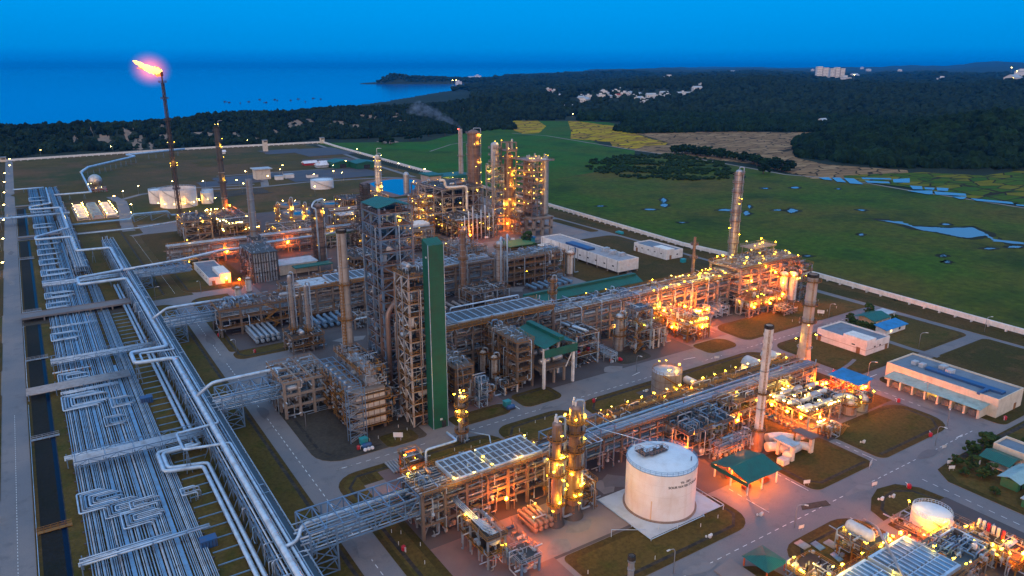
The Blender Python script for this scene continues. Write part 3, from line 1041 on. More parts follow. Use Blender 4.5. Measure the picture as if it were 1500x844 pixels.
strip_mesh(mb, [(57, 600), (180, 640), (240, 645)], 6, 0.125)
struct('road', mb, 'asphalt')
def plot(poly, mat='grass_plant', z=0.2):
 mb = MB()
 mb.prism(poly, 0.0, z, top=0, side=1)
 if mat == 'grass_plant':
  n = len(poly)
  ins = []
  A = sum(poly[i][0] * poly[(i + 1) % n][1] - poly[(i + 1) % n][0] * poly[i][1] for i in range(n))
  cx, cy_ = sum(p_[0] for p_ in poly) / n, sum(p_[1] for p_ in poly) / n
  for i, (x, y) in enumerate(poly):
   dx, dy = cx - x, cy_ - y
   fx = min(2.2, abs(dx) * 0.5) * (1 if dx > 0 else -1) * min(1, abs(dx) / 4)
   fy = min(2.2, abs(dy) * 0.5) * (1 if dy > 0 else -1) * min(1, abs(dy) / 4)
   ins.append((x + fx, y + fy))
  m2 = MB()
  m2.sheet(ins, z + 0.008)
  struct('grass_plot', m2, 'grass_plant')
 return struct('grass_plot', mb, ['grass_dry' if mat == 'grass_plant' else mat, 'kerb'])
def pad(x0, x1, y0, y1, mat='concrete_dark', z=0.13, r=0.0):
 return sheet('concrete_pad', rrect(x0, x1, y0, y1, r) if r else rect(x0, x1, y0, y1), mat, z)
def drain(pts, w=1.0, z=0.225):
 mb = MB()
 strip_mesh(mb, pts, w, z)
 return struct('drain_channel', mb, 'drain')
for y0, y1 in ((60, 205), (232, 326), (346, 392), (430, 520), (535, 600), (640, 770), (785, 1180)):
 plot(rrect(-60, -21.2, y0, y1, (0, 5, 5, 0)), 'grass_dry' if y0 > 500 else 'grass_plant')
mb = MB()
mb.box(-26.5, -24.8, 20, 205, 0.2, 0.32)
mb.box(-26.5, -24.8, 232, 326, 0.2, 0.32)
struct('drain_channel', mb, 'drain')
plot(rrect(-13.4, 40, -40, 409, 3), 'grass_plant')
plot(rrect(-13.4, 40, 423.5, 625, (3, 3, 3, 3)), 'grass_plant')
plot(rrect(-13.4, 40, 409.02, 423.48, 0), 'soil_dark')
plot(rrect(40.02, 53.8, -40, 409, (0, 6, 7, 0)), 'grass_plant')
plot(rrect(40.02, 53.8, 425.5, 622, (0, 7, 7, 0)), 'grass_plant')
plot(rrect(-13.4, 55, 636, 773, 3), 'grass_plant')
plot(rrect(-13.4, 52, 781, 1184, 4), 'far_field')
for y0, y1 in ((-40, 409), (426, 622), (637, 770)):
 mb = MB()
 mb.sheet(rect(-12.0, -7.2, y0, y1), 0.23)
 struct('canal', mb, 'canal_slope')
 mb = MB()
 mb.sheet(rect(-7.2, -5.9, y0, y1), 0.235)
 struct('canal_water', mb, 'canal_water')
 drain([(-5.9, y0), (-5.9, y1)], 0.25, 0.24)
drain([(52.2, -40), (52.2, 405)], 1.0)
drain([(52.2, 428), (52.2, 620)], 1.0)
plot(rrect(62.5, 140, -40, 100.5, (0, 6, 8, 3)), 'grass_plant')
drain([(66, 97.5), (133, 97.5)], 1.0)
plot(rrect(146, 178, 40, 100, (0, 3, 8, 8)), 'grass_plant')
drain([(147.5, 92), (153, 96.8), (172, 96.8), (175, 92), (175, 60)], 0.9)
plot([(181.5, 60), (181.5, 90), (184, 97), (190, 100.5), (196, 102.4), (203, 101), (207.2, 96), (208.2, 88), (208, 72), (205, 67), (198, 64)], 'grass_plant')
drain([(184.5, 82), (184.6, 90), (187, 95.5), (193, 98.5), (199, 99), (203.5, 96), (205, 90), (205, 74)], 0.9)
plot([(217.5, -20), (330, -20), (330, 99.5), (262, 99.6), (232, 99.4), (222, 98.5), (217.6, 93)], 'grass_plant')
plot(rrect(270.5, 357, 101.5, 149, (3, 3, 3, 4)), 'grass_dry')
drain([(236, 98.2), (258, 98.2), (330, 97)], 1.4)
plot(rrect(62.5, 72, 112, 196, (5, 0, 0, 8)), 'grass_plant')
pad(72, 97, 109, 149, 'concrete_red', 0.14)
plot(rrect(72.02, 119.5, 170, 196, (0, 0, 8, 0)), 'grass_plant')
drain([(65.5, 120), (65.5, 188), (69.5, 193), (117, 193.5)], 1.0)
plot(rrect(98.5, 152.5, 110.8, 127.8, (2, 7, 3, 2)), 'grass_plant')
drain([(100, 113.2), (146, 113.2), (150.4, 117), (150.4, 124)], 1.0)
pad(72, 258, 128, 170, 'concrete_dark', 0.135)
pad(92, 123, 129, 150, 'concrete_pad', 0.15)
pad(76, 90, 178, 192, 'concrete_red', 0.23)
pad(69.5, 76, 176, 187, 'concrete_pad', 0.235)
plot(rrect(120.5, 152.5, 171, 197, (2, 2, 8, 6)), 'grass_plant')
drain([(123, 174), (123, 189), (127, 194), (146, 194.5), (150, 190)], 1.0)
plot(rrect(157, 257.5, 173, 197.2, (2, 6, 9, 7)), 'grass_plant')
drain([(159.5, 176), (159.5, 190), (164, 194.6), (250, 194.8), (255, 190)], 1.0)
pad(182, 202, 175, 192, 'concrete_dark', 0.225)
plot(rrect(179.5, 209.5, 111.2, 133.5, (3, 3, 4, 4)), 'grass_plant')
drain([(182, 131), (182, 117), (185, 113.6), (207.5, 113.6)], 1.0)
plot(rrect(213.5, 257.8, 111.2, 133.5, (3, 9, 8, 3)), 'grass_plant')
drain([(216, 113.6), (250, 113.6), (255, 118), (255, 128)], 1.0)
pad(203, 240, 133, 160, 'concrete_pad', 0.15)
plot([(191, 147), (206, 152), (209, 137.5), (202, 134), (194, 136)], 'grass_dry', 0.22)
plot(rrect(243, 258, 134.5, 176, (0, 0, 5, 0)), 'grass_dry', 0.16)
plot(rrect(266.5, 356, 155, 196.5, (5, 4, 9, 7)), 'grass_plant')
mb = MB()
strip_mesh(mb, [(316, 148), (315, 160), (316, 180), (322, 186)], 3.4, 0.23)
strip_mesh(mb, [(262, 151.6), (300, 152)], 3.5, 0.12)
strip_mesh(mb, [(283, 166), (276, 164), (266, 162)], 1.6, 0.235)
struct('road', mb, 'asphalt')
plot(rrect(360.5, 374, -40, 700, 0), 'grass_dry')
plot(rrect(62.5, 100, 204.5, 258, (9, 2, 6, 5)), 'soil_dark')
drain([(65.5, 250), (65.5, 214), (69, 207.6), (84, 207.6)], 1.0)
plot(rrect(85, 97, 203.9, 213, (2, 3, 3, 2)), 'grass_plant', 0.26)
plot(rrect(111, 134.5, 203.9, 212.6, (3, 4, 3, 2)), 'grass_plant', 0.22)
plot(rrect(139.5, 157.5, 203.9, 216, (3, 4, 3, 3)), 'grass_plant', 0.22)
drain([(155.5, 206), (155.5, 214.2), (142, 214.2)], 0.6)
pad(92, 236, 213, 400, 'concrete_dark', 0.12)
pad(104, 136, 213, 236, 'concrete_red', 0.14)
pad(66, 120, 320, 400, 'concrete_dark', 0.22)
plot(rrect(196, 214, 215, 228, 4), 'soil_dark', 0.16)
plot(rrect(236.5, 256, 204, 216, (3, 5, 5, 3)), 'grass_dry', 0.2)
plot(rrect(262.5, 345, 206, 228, (4, 9, 3, 8)), 'grass_plant', 0.2)
pad(264, 345, 228, 260, 'concrete_dark', 0.14)
pad(236, 262, 217, 250, 'concrete_red', 0.15)
mb = MB()
mb.sheet(rect(316, 355.6, 205.5, 262), 0.21)
struct('grass_plot', mb, 'grass_plant')
plot(rrect(62.5, 100, 309, 320, (4, 0, 0, 4)), 'grass_plant')
plot(rrect(62, 82, 320.02, 412, (2, 0, 0, 8)), 'grass_plant', 0.21)
drain([(64.8, 408), (64.8, 316), (67, 312), (90, 311.8)], 1.0)
plot(rrect(62, 98, 423, 500, (9, 2, 3, 6)), 'grass_plant')
drain([(65, 490), (65, 430), (70, 426), (95, 425.5)], 1.0)
pad(98, 246, 400, 640, 'concrete_dark', 0.13)
plot(rrect(62, 92, 505, 600, 4), 'grass_dry')
pad(92, 120, 430, 490, 'soil_dark', 0.16)
plot(rrect(262, 357, 300, 410, (3, 8, 8, 4)), 'grass_dry')
drain([(352, 312), (352, 400)], 1.0)
pad(246, 346, 426, 545, 'concrete_pad', 0.14, 3)
pad(250, 300, 440, 462, 'concrete_red', 0.155)
plot(rrect(349, 357.5, 425, 480, 3), 'grass_dry')
plot(rrect(262, 300, 412.5, 424.5, 3), 'grass_dry')
plot(rrect(300, 358, 266, 292, 4), 'grass_plant', 0.16)
mb = MB()
strip_mesh(mb, [(262, 425), (300, 420), (325, 410)], 5, 0.22)
strip_mesh(mb, [(282, 300), (300, 330), (318, 415)], 4, 0.215)
strip_mesh(mb, [(357, 295), (330, 300), (300, 296), (262, 296)], 5, 0.17)
struct('road', mb, 'asphalt')
for (x0, x1, y0, y1, m) in ((95, 340, 648, 660, 'far_field'), (172, 300, 845, 878, 'sludge'), (240, 345, 795, 872, 'sludge'), (150, 215, 815, 850, 'sludge'), (330, 400, 1020, 1120, 'sludge'), (310, 372, 905, 985, 'concrete_dark'), (100, 200, 740, 775, 'soil_dark'), (290, 350, 1075, 1130, 'sludge')):
 sheet('yard', ragged(rect(x0, x1, y0, y1), 2.2, int(x0 + y0), 5), m, 0.16 + 0.00013 * (x0 + y0))
for k, (x0, x1, y0, y1) in enumerate(((60, 200, 1080, 1160), (180, 330, 990, 1050), (330, 376, 1120, 1178), (70, 160, 1010, 1040), (230, 310, 905, 940), (330, 372, 640, 760), (-10, 40, 1090, 1170), (-10, 48, 800, 905))):
 sheet('grass_plot', ragged(rect(x0, x1, y0, y1), 7, k + 9, 8), 'grass_plant', 0.2 + 0.012 * k)
mb = MB()
def dash(x0, y0, x1, y1, on=1.6, off=1.6, w=0.2):
 L = math.hypot(x1 - x0, y1 - y0)
 ux, uy = (x1 - x0) / L, (y1 - y0) / L
 t = 0.0
 while t < L:
  e = min(t + on, L)
  a = (x0 + ux * t, y0 + uy * t)
  b = (x0 + ux * e, y0 + uy * e)
  nx, ny = -uy * w / 2, ux * w / 2
  mb.sheet([(a[0] - nx, a[1] - ny), (b[0] - nx, b[1] - ny), (b[0] + nx, b[1] + ny), (a[0] + nx, a[1] + ny)], 0.15)
  t += on + off
dash(57.8, 60, 57.8, 405)
dash(57.8, 428, 57.8, 600)
dash(-17.3, 60, -17.3, 300, 0.8, 0.8, 0.14)
dash(66, 200.3, 352, 200.3)
dash(64, 105.6, 258, 105.6)
dash(262, 116, 262, 190)
dash(212.5, 98, 211.5, 62)
dash(159.3, 112, 159.3, 128)
dash(178.2, 113, 178.2, 128)
dash(211.5, 112, 211.5, 128)
for (x0, y0, x1, y1) in ((66, 200.3, 71, 200.3), (159.3, 112, 159.3, 118), (178.2, 113, 178.2, 119), (211.5, 112, 211.5, 117), (137, 204.5, 137, 210), (192, 205, 197, 206), (154.8, 192, 154.8, 197), (259, 222, 259, 230), (176, 98, 176, 92), (222, 206, 228, 205), (248, 106, 252, 106), (82, 205, 82, 211), (100.5, 190, 100.5, 196), (108.5, 190, 108.5, 196), (270, 151.6, 276, 151.7)):
 dash(x0, y0, x1, y1, 9, 1, 0.3)
struct('road_markings', mb, 'paint_white')
mb = MB()
mb.box(-13.2, 37, 414.2, 423.6, 1.9, 2.5)
mb.box(-13.2, 37, 414.2, 414.6, 2.5, 2.8)
mb.box(-13.2, 37, 423.2, 423.6, 2.5, 2.8)
for x in range(-4, 37, 5):
 mb.box(x - 0.3, x + 0.3, 414.3, 423.5, 0.1, 1.9)
solo('road_bridge', mb, 'asphalt', 'concrete road deck crossing low over the pipeway from the left road', 'bridge')
for k, y in enumerate((629.8, 776.4)):
 mb = MB()
 mb.box(-13.0, 19 if k == 0 else 12, y - 2.4, y + 2.4, 1.7, 2.2)
 for x in range(-3, 18 if k == 0 else 11, 5):
  mb.box(x - 0.3, x + 0.3, y - 2.3, y + 2.3, 0.1, 1.7)
 solo('road_bridge', mb, 'asphalt', ['narrow road deck over the pipeway where the big pipe bends second from the far end', 'narrow road deck at the far end of the pipeway near the first big loop'][k], 'bridge')
# ------------------------------------------------------------------ lamps (parts) and railings
def lamp_mesh(name, glow, size=(0.9, 0.32, 0.20), post=1.5):
 mb = MB()
 if post:
  mb.bar((0, 0, -post), (0, 0, 0.05), 0.08)
 mb.box(-size[0] / 2, size[0] / 2, -size[1] / 2, size[1] / 2, 0.1 + size[2], 0.16 + size[2])
 mb.mi = 1
 mb.box(-size[0] / 2, size[0] / 2, -size[1] / 2, size[1] / 2, 0.05, 0.1 + size[2])
 return make_mesh(name, mb, ['steel_grey', glow])
LAMPS = {
 'y': lamp_mesh('lamp', 'lamp_yellow', (0.5, 0.25, 0.15)),
 'w': lamp_mesh('lamp', 'lamp_white', (0.7, 0.28, 0.16)),
 'o': lamp_mesh('lamp', 'lamp_orange', (0.75, 0.55, 0.55), 0.8),
 'r': lamp_mesh('lamp', 'lamp_red', (0.7, 0.7, 0.5), 0.4),
 's': lamp_mesh('lamp', 'lamp_soft', (0.55, 0.28, 0.2)),
 't': lamp_mesh('lamp', 'lamp_pale', (0.42, 0.24, 0.16)),
 'F': lamp_mesh('lamp', 'lamp_yellow', (0.66, 0.32, 0.2)),
}
LCOUNT = [0]
GLOW = {}
def lamp(parent, x, y, z, kind='y', rot=None):
 if math.hypot(x, y) > 420 and kind in 'yF':
  kind = rnd.choice('sst')
 elif kind in 'yF':
  kind = rnd.choice(kind * 3 + 'st')
 o = bpy.data.objects.new('lamp', LAMPS[kind])
 link(o)
 o.parent = parent
 off = LOC[parent.name]
 o.location = (x - off[0], y - off[1], z - off[2])
 o.rotation_euler = (0, 0, rnd.choice((0.0, PI / 2, 0.6)) if rot is None else rot)
 LCOUNT[0] += 1
 if kind == 'o' or (kind != 'r' and LCOUNT[0] % 3 == 0):
  far = 'o' if kind == 'o' else math.hypot(x, y) > 420
  if far not in GLOW:
   d = bpy.data.lights.new('glow', 'POINT')
   d.energy = 7000 if far == 'o' else 1500 if far else 900
   d.color = (1.0, 0.17, 0.006) if far == 'o' else (1.0, 0.45, 0.035)
   d.shadow_soft_size = 0.35
   GLOW[far] = d
  g = link(bpy.data.objects.new('light', GLOW[far]))
  g.parent = parent
  g.location = o.location
  g.location.z += 0.9
 if kind in 'yFst':
  s = rnd.uniform(0.75, 1.25)
  o.scale = (s, s, s)
 return o
def tangle(t, x0, x1, y0, y1, z0, z1, n, seed, mats=('pipe_grey', 'pipe_pale', 'alu', 'pipe_brown', 'steel_grey', 'rail_yellow'), rmax=0.16, lmax=5.0):
 """the mass of small-bore lines, cable ducts, valves and supports nobody could count"""
 q = random.Random(seed)
 mb = MB()
 for k in range(n):
  mb.mi = q.randrange(len(mats)) if q.random() < 0.8 else 0
  x, y, z = q.uniform(x0, x1), q.uniform(y0, y1), q.uniform(z0, z1)
  r = q.uniform(0.05, rmax)
  c = q.random()
  L = q.uniform(0.8, lmax)
  if c < 0.34:
   e = (x, y, min(z1, z + L))
  elif c < 0.62:
   e = (min(x1, x + L), y, z)
  elif c < 0.9:
   e = (x, min(y1, y + L), z)
  else:
   s = q.uniform(0.2, 0.55)
   mb.box(x - s, x + s, y - s * 0.8, y + s * 0.8, z - s, z + s * q.uniform(0.6, 1.6))
   continue
  mb.bar((x, y, z), e, r * 1.8)
  if q.random() < 0.5:
   d = q.choice(((L * 0.5, 0, 0), (0, L * 0.5, 0), (0, 0, -L * 0.5)))
   mb.bar(e, (e[0] + d[0], e[1] + d[1], max(z0, e[2] + d[2])), r * 1.8)
  if q.random() < 0.3:
   s = r * 2.6
   mb.box(x - s, x + s, y - s, y + s, z - s, z + s)
 o = part('small_pipework', mb, list(mats), t)
 o['kind'] = 'stuff'
 return o
def rail(mb, pts, z, h=1.1, w=0.09, closed=True, gap=2.2):
 n = len(pts)
 for k in range(n if closed else n - 1):
  a, b = pts[k], pts[(k + 1) % n]
  L = math.hypot(b[0] - a[0], b[1] - a[1])
  for hh in (h, h * 0.55):
   mb.bar((a[0], a[1], z + hh), (b[0], b[1], z + hh), w)
  m = max(1, int(L / gap))
  for j in range(m):
   t = j / m
   x, y = a[0] + (b[0] - a[0]) * t, a[1] + (b[1] - a[1]) * t
   mb.bar((x, y, z), (x, y, z + h), w)
def stair(mb, x, y, z0, z1, L=6.0, axis='x', w=1.0, flight=3.6):
 """zig-zag stair beside a structure"""
 n = max(1, round((z1 - z0) / flight))
 dz = (z1 - z0) / n
 for k in range(n):
  a, b = (0, L) if k % 2 == 0 else (L, 0)
  zz = z0 + k * dz
  for s in (-w / 2, w / 2):
   if axis == 'x':
    p, q_ = (x + a, y + s, zz), (x + b, y + s, zz + dz)
   else:
    p, q_ = (x + s, y + a, zz), (x + s, y + b, zz + dz)
   mb.bar(p, q_, 0.10, 0.28)
   mb.bar((p[0], p[1], p[2] + 1.0), (q_[0], q_[1], q_[2] + 1.0), 0.08)
  m = 8
  for j in range(m):
   t = (j + 0.5) / m
   if axis == 'x':
    mb.box(x + a + (b - a) * t - 0.18, x + a + (b - a) * t + 0.18, y - w / 2, y + w / 2, zz + dz * t - 0.04, zz + dz * t)
   else:
    mb.box(x - w / 2, x + w / 2, y + a + (b - a) * t - 0.18, y + a + (b - a) * t + 0.18, zz + dz * t - 0.04, zz + dz * t)
  if axis == 'x':
   mb.box(x + b - 0.6, x + b + 0.6, y - w, y + w, zz + dz - 0.08, zz + dz)
  else:
   mb.box(x - w, x + w, y + b - 0.6, y + b + 0.6, zz + dz - 0.08, zz + dz)
def truss_side(mb, a, b, z0, z1, n, w, x=True):
 """vertical truss panel between plan points a and b"""
 P = lambda t, z: (a[0] + (b[0] - a[0]) * t, a[1] + (b[1] - a[1]) * t, z)
 mb.bar(P(0, z0), P(1, z0), w)
 mb.bar(P(0, z1), P(1, z1), w)
 for k in range(n + 1):
  mb.bar(P(k / n, z0), P(k / n, z1), w * 0.8)
 for k in range(n):
  if k % 2 == 0:
   mb.bar(P(k / n, z0), P((k + 1) / n, z1), w * 0.7)
  else:
   mb.bar(P(k / n, z1), P((k + 1) / n, z0), w * 0.7)
# ------------------------------------------------------------------ equipment pieces (write into an MB)
def vessel_v(mb, x, y, z0, z1, r, n=14, skirt=0.0):
 if skirt:
  mb.lathe(x, y, [(r * 0.86, z0), (r * 0.86, z0 + skirt)], n)
 z = z0 + skirt
 mb.lathe(x, y, [(r * 0.3, z), (r * 0.8, z + r * 0.25), (r, z + r * 0.6), (r, z1 - r * 0.6), (r * 0.8, z1 - r * 0.25), (r * 0.25, z1)], n)
def vessel_h(mb, x0, x1, y, z, r, axis='x', n=14):
 h = r * 0.5
 mb.lathe(y, z, [(0.2 * r, x0 - h), (0.75 * r, x0 - h * 0.6), (r, x0), (r, x1), (0.75 * r, x1 + h * 0.6), (0.2 * r, x1 + h)], n, axis=axis)
def saddles(mb, x0, x1, y, z, zb, r, axis='x'):
 for t in (0.2, 0.8):
  u = x0 + (x1 - x0) * t
  if axis == 'x':
   mb.box(u - 0.25, u + 0.25, y - r * 0.8, y + r * 0.8, zb, z - r * 0.55)
  else:
   mb.box(y - r * 0.8, y + r * 0.8, u - 0.25, u + 0.25, zb, z - r * 0.55)
def cooler_bank(parent, x0, x1, y0, y1, z, nx, ny, slats='x', frame_mat='pipe_pale'):
 """air-cooler bay deck: dark fin bundles in pale frames"""
 mb = MB()
 mb.box(x0, x1, y0, y1, z, z + 1.0)
 part('fin_bundle', mb, 'cooler_dark', parent)
 mb = MB()
 for k in range(nx + 1):
  x = x0 + (x1 - x0) * k / nx
  mb.box(x - 0.16, x + 0.16, y0 - 0.1, y1 + 0.1, z - 0.05, z + 1.22)
 for k in range(ny + 1):
  y = y0 + (y1 - y0) * k / ny
  mb.box(x0 - 0.1, x1 + 0.1, y - 0.1, y + 0.1, z + 0.6, z + 1.16)
 for y in (y0, y1):
  mb.box(x0 - 0.2, x1 + 0.2, y - 0.35, y + 0.35, z + 0.1, z + 1.19)
 part('bay_frame', mb, frame_mat, parent)
 mb = MB()
 for k in range(nx):
  xa = x0 + (x1 - x0) * k / nx
  w = (x1 - x0) / nx
  for j in range(1, 4):
   mb.box(xa + w * j / 4 - 0.05, xa + w * j / 4 + 0.05, y0 + 0.4, y1 - 0.4, z + 1.0, z + 1.09)
 part('tube_row', mb, 'steel_grey', parent)
def columns_beams(mb, xs, ys, levels, cw, bw, z0=0.1, skip=0.0, q=None):
 top = levels[-1]
 for x in xs:
  for y in ys:
   mb.box(x - cw / 2, x + cw / 2, y - cw / 2, y + cw / 2, z0, top + 0.02)
 for z in levels:
  for y in ys:
   mb.box(xs[0] - cw * 0.4, xs[-1] + cw * 0.4, y - bw / 2, y + bw / 2, z - bw * 1.3, z)
  for x in xs:
   mb.box(x - bw * 0.47, x + bw * 0.47, ys[0] - cw * 0.4, ys[-1] + cw * 0.4, z - bw * 1.25, z - 0.012)
def lin(a, b, n):
 return [a + (b - a) * k / n for k in range(n + 1)]
PIPE_MATS = ['pipe_grey', 'pipe_pale', 'alu', 'pipe_brown', 'pipe_grey', 'steel_grey']
def pipe_rack(name, label, axis, a0, a1, b0, b1, levels, bay=7.0, mat='fireproofing', npipes=7, rr=(0.10, 0.32), seed=0, cw=0.7, bw=0.5, mats=None, group=None, top_walk=True, cat='pipe rack', extra=None, lamps=0, lk='y', z0=0.1):
 """rack running along an axis, pipes lying on every level"""
 q = random.Random(seed)
 n = max(1, round((a1 - a0) / bay))
 A = lin(a0, a1, n)
 cx, cy = ((a0 + a1) / 2, (b0 + b1) / 2) if axis == 'x' else ((b0 + b1) / 2, (a0 + a1) / 2)
 t = thing(name, label, cat, (cx, cy, z0), group)
 mb = MB()
 if axis == 'x':
  columns_beams(mb, A, [b0, b1], levels, cw, bw, z0)
 else:
  columns_beams(mb, [b0, b1], A, levels, cw, bw, z0)
 for k, a in enumerate(A):
  for s, b in ((1, b0), (-1, b1)):
   z = levels[0]
   p = (a, b, z - 2.0) if axis == 'x' else (b, a, z - 2.0)
   e = (a, b + s * 1.8, z - 0.4) if axis == 'x' else (b + s * 1.8, a, z - 0.4)
   mb.bar(p, e, 0.22)
 part('steel_frame', mb, mat, t)
 mats = mats or PIPE_MATS
 for li, z in enumerate(levels):
  m = npipes
  for k in range(m):
   if q.random() < 0.12:
    continue
   r = q.uniform(*rr) * (1.0 if q.random() < 0.8 else 1.5)
   b = b0 + (b1 - b0) * (k + 0.6 + q.uniform(-0.1, 0.1)) / (m + 0.2)
   s0 = a0 - q.choice((0, 0.5, 1.0, 2.0))
   s1 = a1 + q.choice((0, 0.5, 1.0, 2.0))
   if q.random() < 0.2:
    s1 = a0 + (a1 - a0) * q.uniform(0.4, 0.9)
   pts = [(s0, b, z + r), (s1, b, z + r)]
   if q.random() < 0.25:
    pts.append((s1, b, z + r + q.choice((-2.2, 1.8))))
   if axis == 'y':
    pts = [(p[1], p[0], p[2]) for p in pts]
   mb = MB().tube(pts, r, 7)
   part('pipe', mb, q.choice(mats), t)
  for k in range(min(int(n * 0.9), 46)):
   a = q.uniform(a0, a1)
   s = q.choice((0, 1))
   b = (b0 - q.uniform(0.5, 1.2)) if s == 0 else (b1 + q.uniform(0.5, 1.2))
   bi = b0 + 1.2 if s == 0 else b1 - 1.2
   r = q.uniform(0.08, 0.18)
   zb = q.choice((0.3, max(0.3, z - 4), max(0.3, z - 3)))
   pts = [(a, bi, z + 0.9), (a, b, z + 0.9), (a, b, zb)]
   if q.random() < 0.4:
    pts.append((a + q.uniform(-3, 3), b, zb))
   if axis == 'y':
    pts = [(p[1], p[0], p[2]) for p in pts]
   part('drop_pipe', MB().tube(pts, r, 6), q.choice(mats), t)
 if top_walk:
  z = levels[-1]
  for b in (b0 - 0.9, b1 + 0.9):
   mb = MB()
   if axis == 'x':
    mb.box(a0, a1, b - 0.5, b + 0.5, z - 0.10, z - 0.02)
    part('walkway', mb, 'grating', t)
    mb = MB()
    rail(mb, rect(a0, a1, b - 0.5, b + 0.5), z)
   else:
    mb.box(b - 0.5, b + 0.5, a0, a1, z - 0.10, z - 0.02)
    part('walkway', mb, 'grating', t)
    mb = MB()
    rail(mb, rect(b - 0.5, b + 0.5, a0, a1), z)
   part('handrail', mb, 'rail_yellow', t)
 for k in range(lamps):
  a = a0 + (a1 - a0) * (k + 0.5) / lamps + q.uniform(-1, 1)
  b = q.choice((b0 - 0.8, b1 + 0.8))
  z = levels[-1] + 1.6 if q.random() < 0.6 else q.choice(levels) - 0.9
  lamp(t, a if axis == 'x' else b, b if axis == 'x' else a, z, lk)
 return t
# ------------------------------------------------------------------ pipeway on sleepers
PGROUP = 'parallel pipes of the pipeway'
PL = 'straight pale blue grey pipe lying among its parallel neighbours in the wide pipeway'
q = random.Random(21)
mb = MB()
for y in range(110, 890, 6):
 mb.box(-2.6, 24.6, y - 0.22, y + 0.22, 0.1, 0.62)
struct('sleeper', mb, 'concrete_dark')
mb = MB()
for y in range(112, 408, 6):
 mb.box(24.62, 33.9, y - 0.13, y + 0.13, 0.1, 0.5)
struct('sleeper', mb, 'pipe_blue')
x = -2.0
k = 0
Z0 = 0.62
loops_at = [(-40, 187), (-40, 222), (-40, 302), (-40, 383)]
GAPS = ((6.2, 7.4), (12.6, 13.4), (17.4, 18.6))
while x < 23.8:
 r = q.choice((0.11, 0.14, 0.18, 0.24, 0.32)) if x < 18.5 else q.choice((0.12, 0.14, 0.16))
 if any(a < x < b for a, b in GAPS):
  x += 0.4
  continue
 y1 = 890 if x < 12 else (690 if x < 15 else 560 + 60 * (k % 3))
 if x > 14.5:
  y1 = 462 + 6 * (k % 3) if k % 2 else 560
 mb = MB().tube([(x + r, 104, Z0 + r), (x + r, y1, Z0 + r)], r, 7)
 solo('pipe', mb, ('pipe_blue', 'pipe_grey', 'pipe_pale', 'pipe_blue')[q.randrange(4)], PL, 'pipe', PGROUP, loc=(x + r, 104, Z0))
 x += 2 * r + q.choice((0.12, 0.18, 0.26, 0.4))
 k += 1
for xa, xb, ya, yb in ((17.45, 18.5, 104, 330), (6.3, 7.3, 104, 520), (12.7, 13.3, 104, 600)):
 mb = MB()
 mb.box(xa, xb, ya, yb, 0.63, 0.8)
 for y in range(int(ya), int(yb), 4):
  mb.box(xa + 0.03, xb - 0.03, y, y + 0.12, 0.8, 0.84)
 solo('cable_tray', mb, 'pipe_blue', {17.45: 'wide flat cable tray strip running nearest the right of the pipeway', 6.3: 'flat cable tray strip running in the left half of the pipeway', 12.7: 'narrow flat cable tray strip running along the middle of the pipeway'}[xa], 'cable tray')
LG = 'expansion loops over the pipeway'
def uloop(x0, x1, ya, yb, z, r, n, label, mat='pipe_pale', nest=0.95, open_right=True, group=LG):
 """n nested U-shaped pipes raised on small posts"""
 mb = MB()
 for p in (0.15, 0.5, 0.85):
  xx = x0 + (x1 - x0) * p
  mb.bar((xx, ya + 0.2, 0.6), (xx, ya + 0.2, z - r), 0.16)
  mb.bar((xx, yb - 0.2, 0.6), (xx, yb - 0.2, z - r), 0.16)
  mb.bar((xx, ya - 0.3, z - r), (xx, yb + 0.3, z - r), 0.18)
 t = thing('expansion_loop', label, 'expansion loop', ((x0 + x1) / 2, (ya + yb) / 2, 0.6), group)
 part('support', mb, 'steel_blue', t)
 for k in range(n):
  d = k * nest
  if yb - ya - 2 * d < 0.8:
   break
  e = x1 + (d if n > 1 else 0)
  pts = [(e, ya + d, 0.9), (e, ya + d, z), (x0 + d, ya + d, z), (x0 + d, yb - d, z), (e, yb - d, z), (e, yb - d, 0.9)]
  part('pipe', MB().tube(pts, r, 8), ('pipe_pale', 'pipe_grey', 'pipe_blue')[k % 3], t)
 return t
q = random.Random(5)
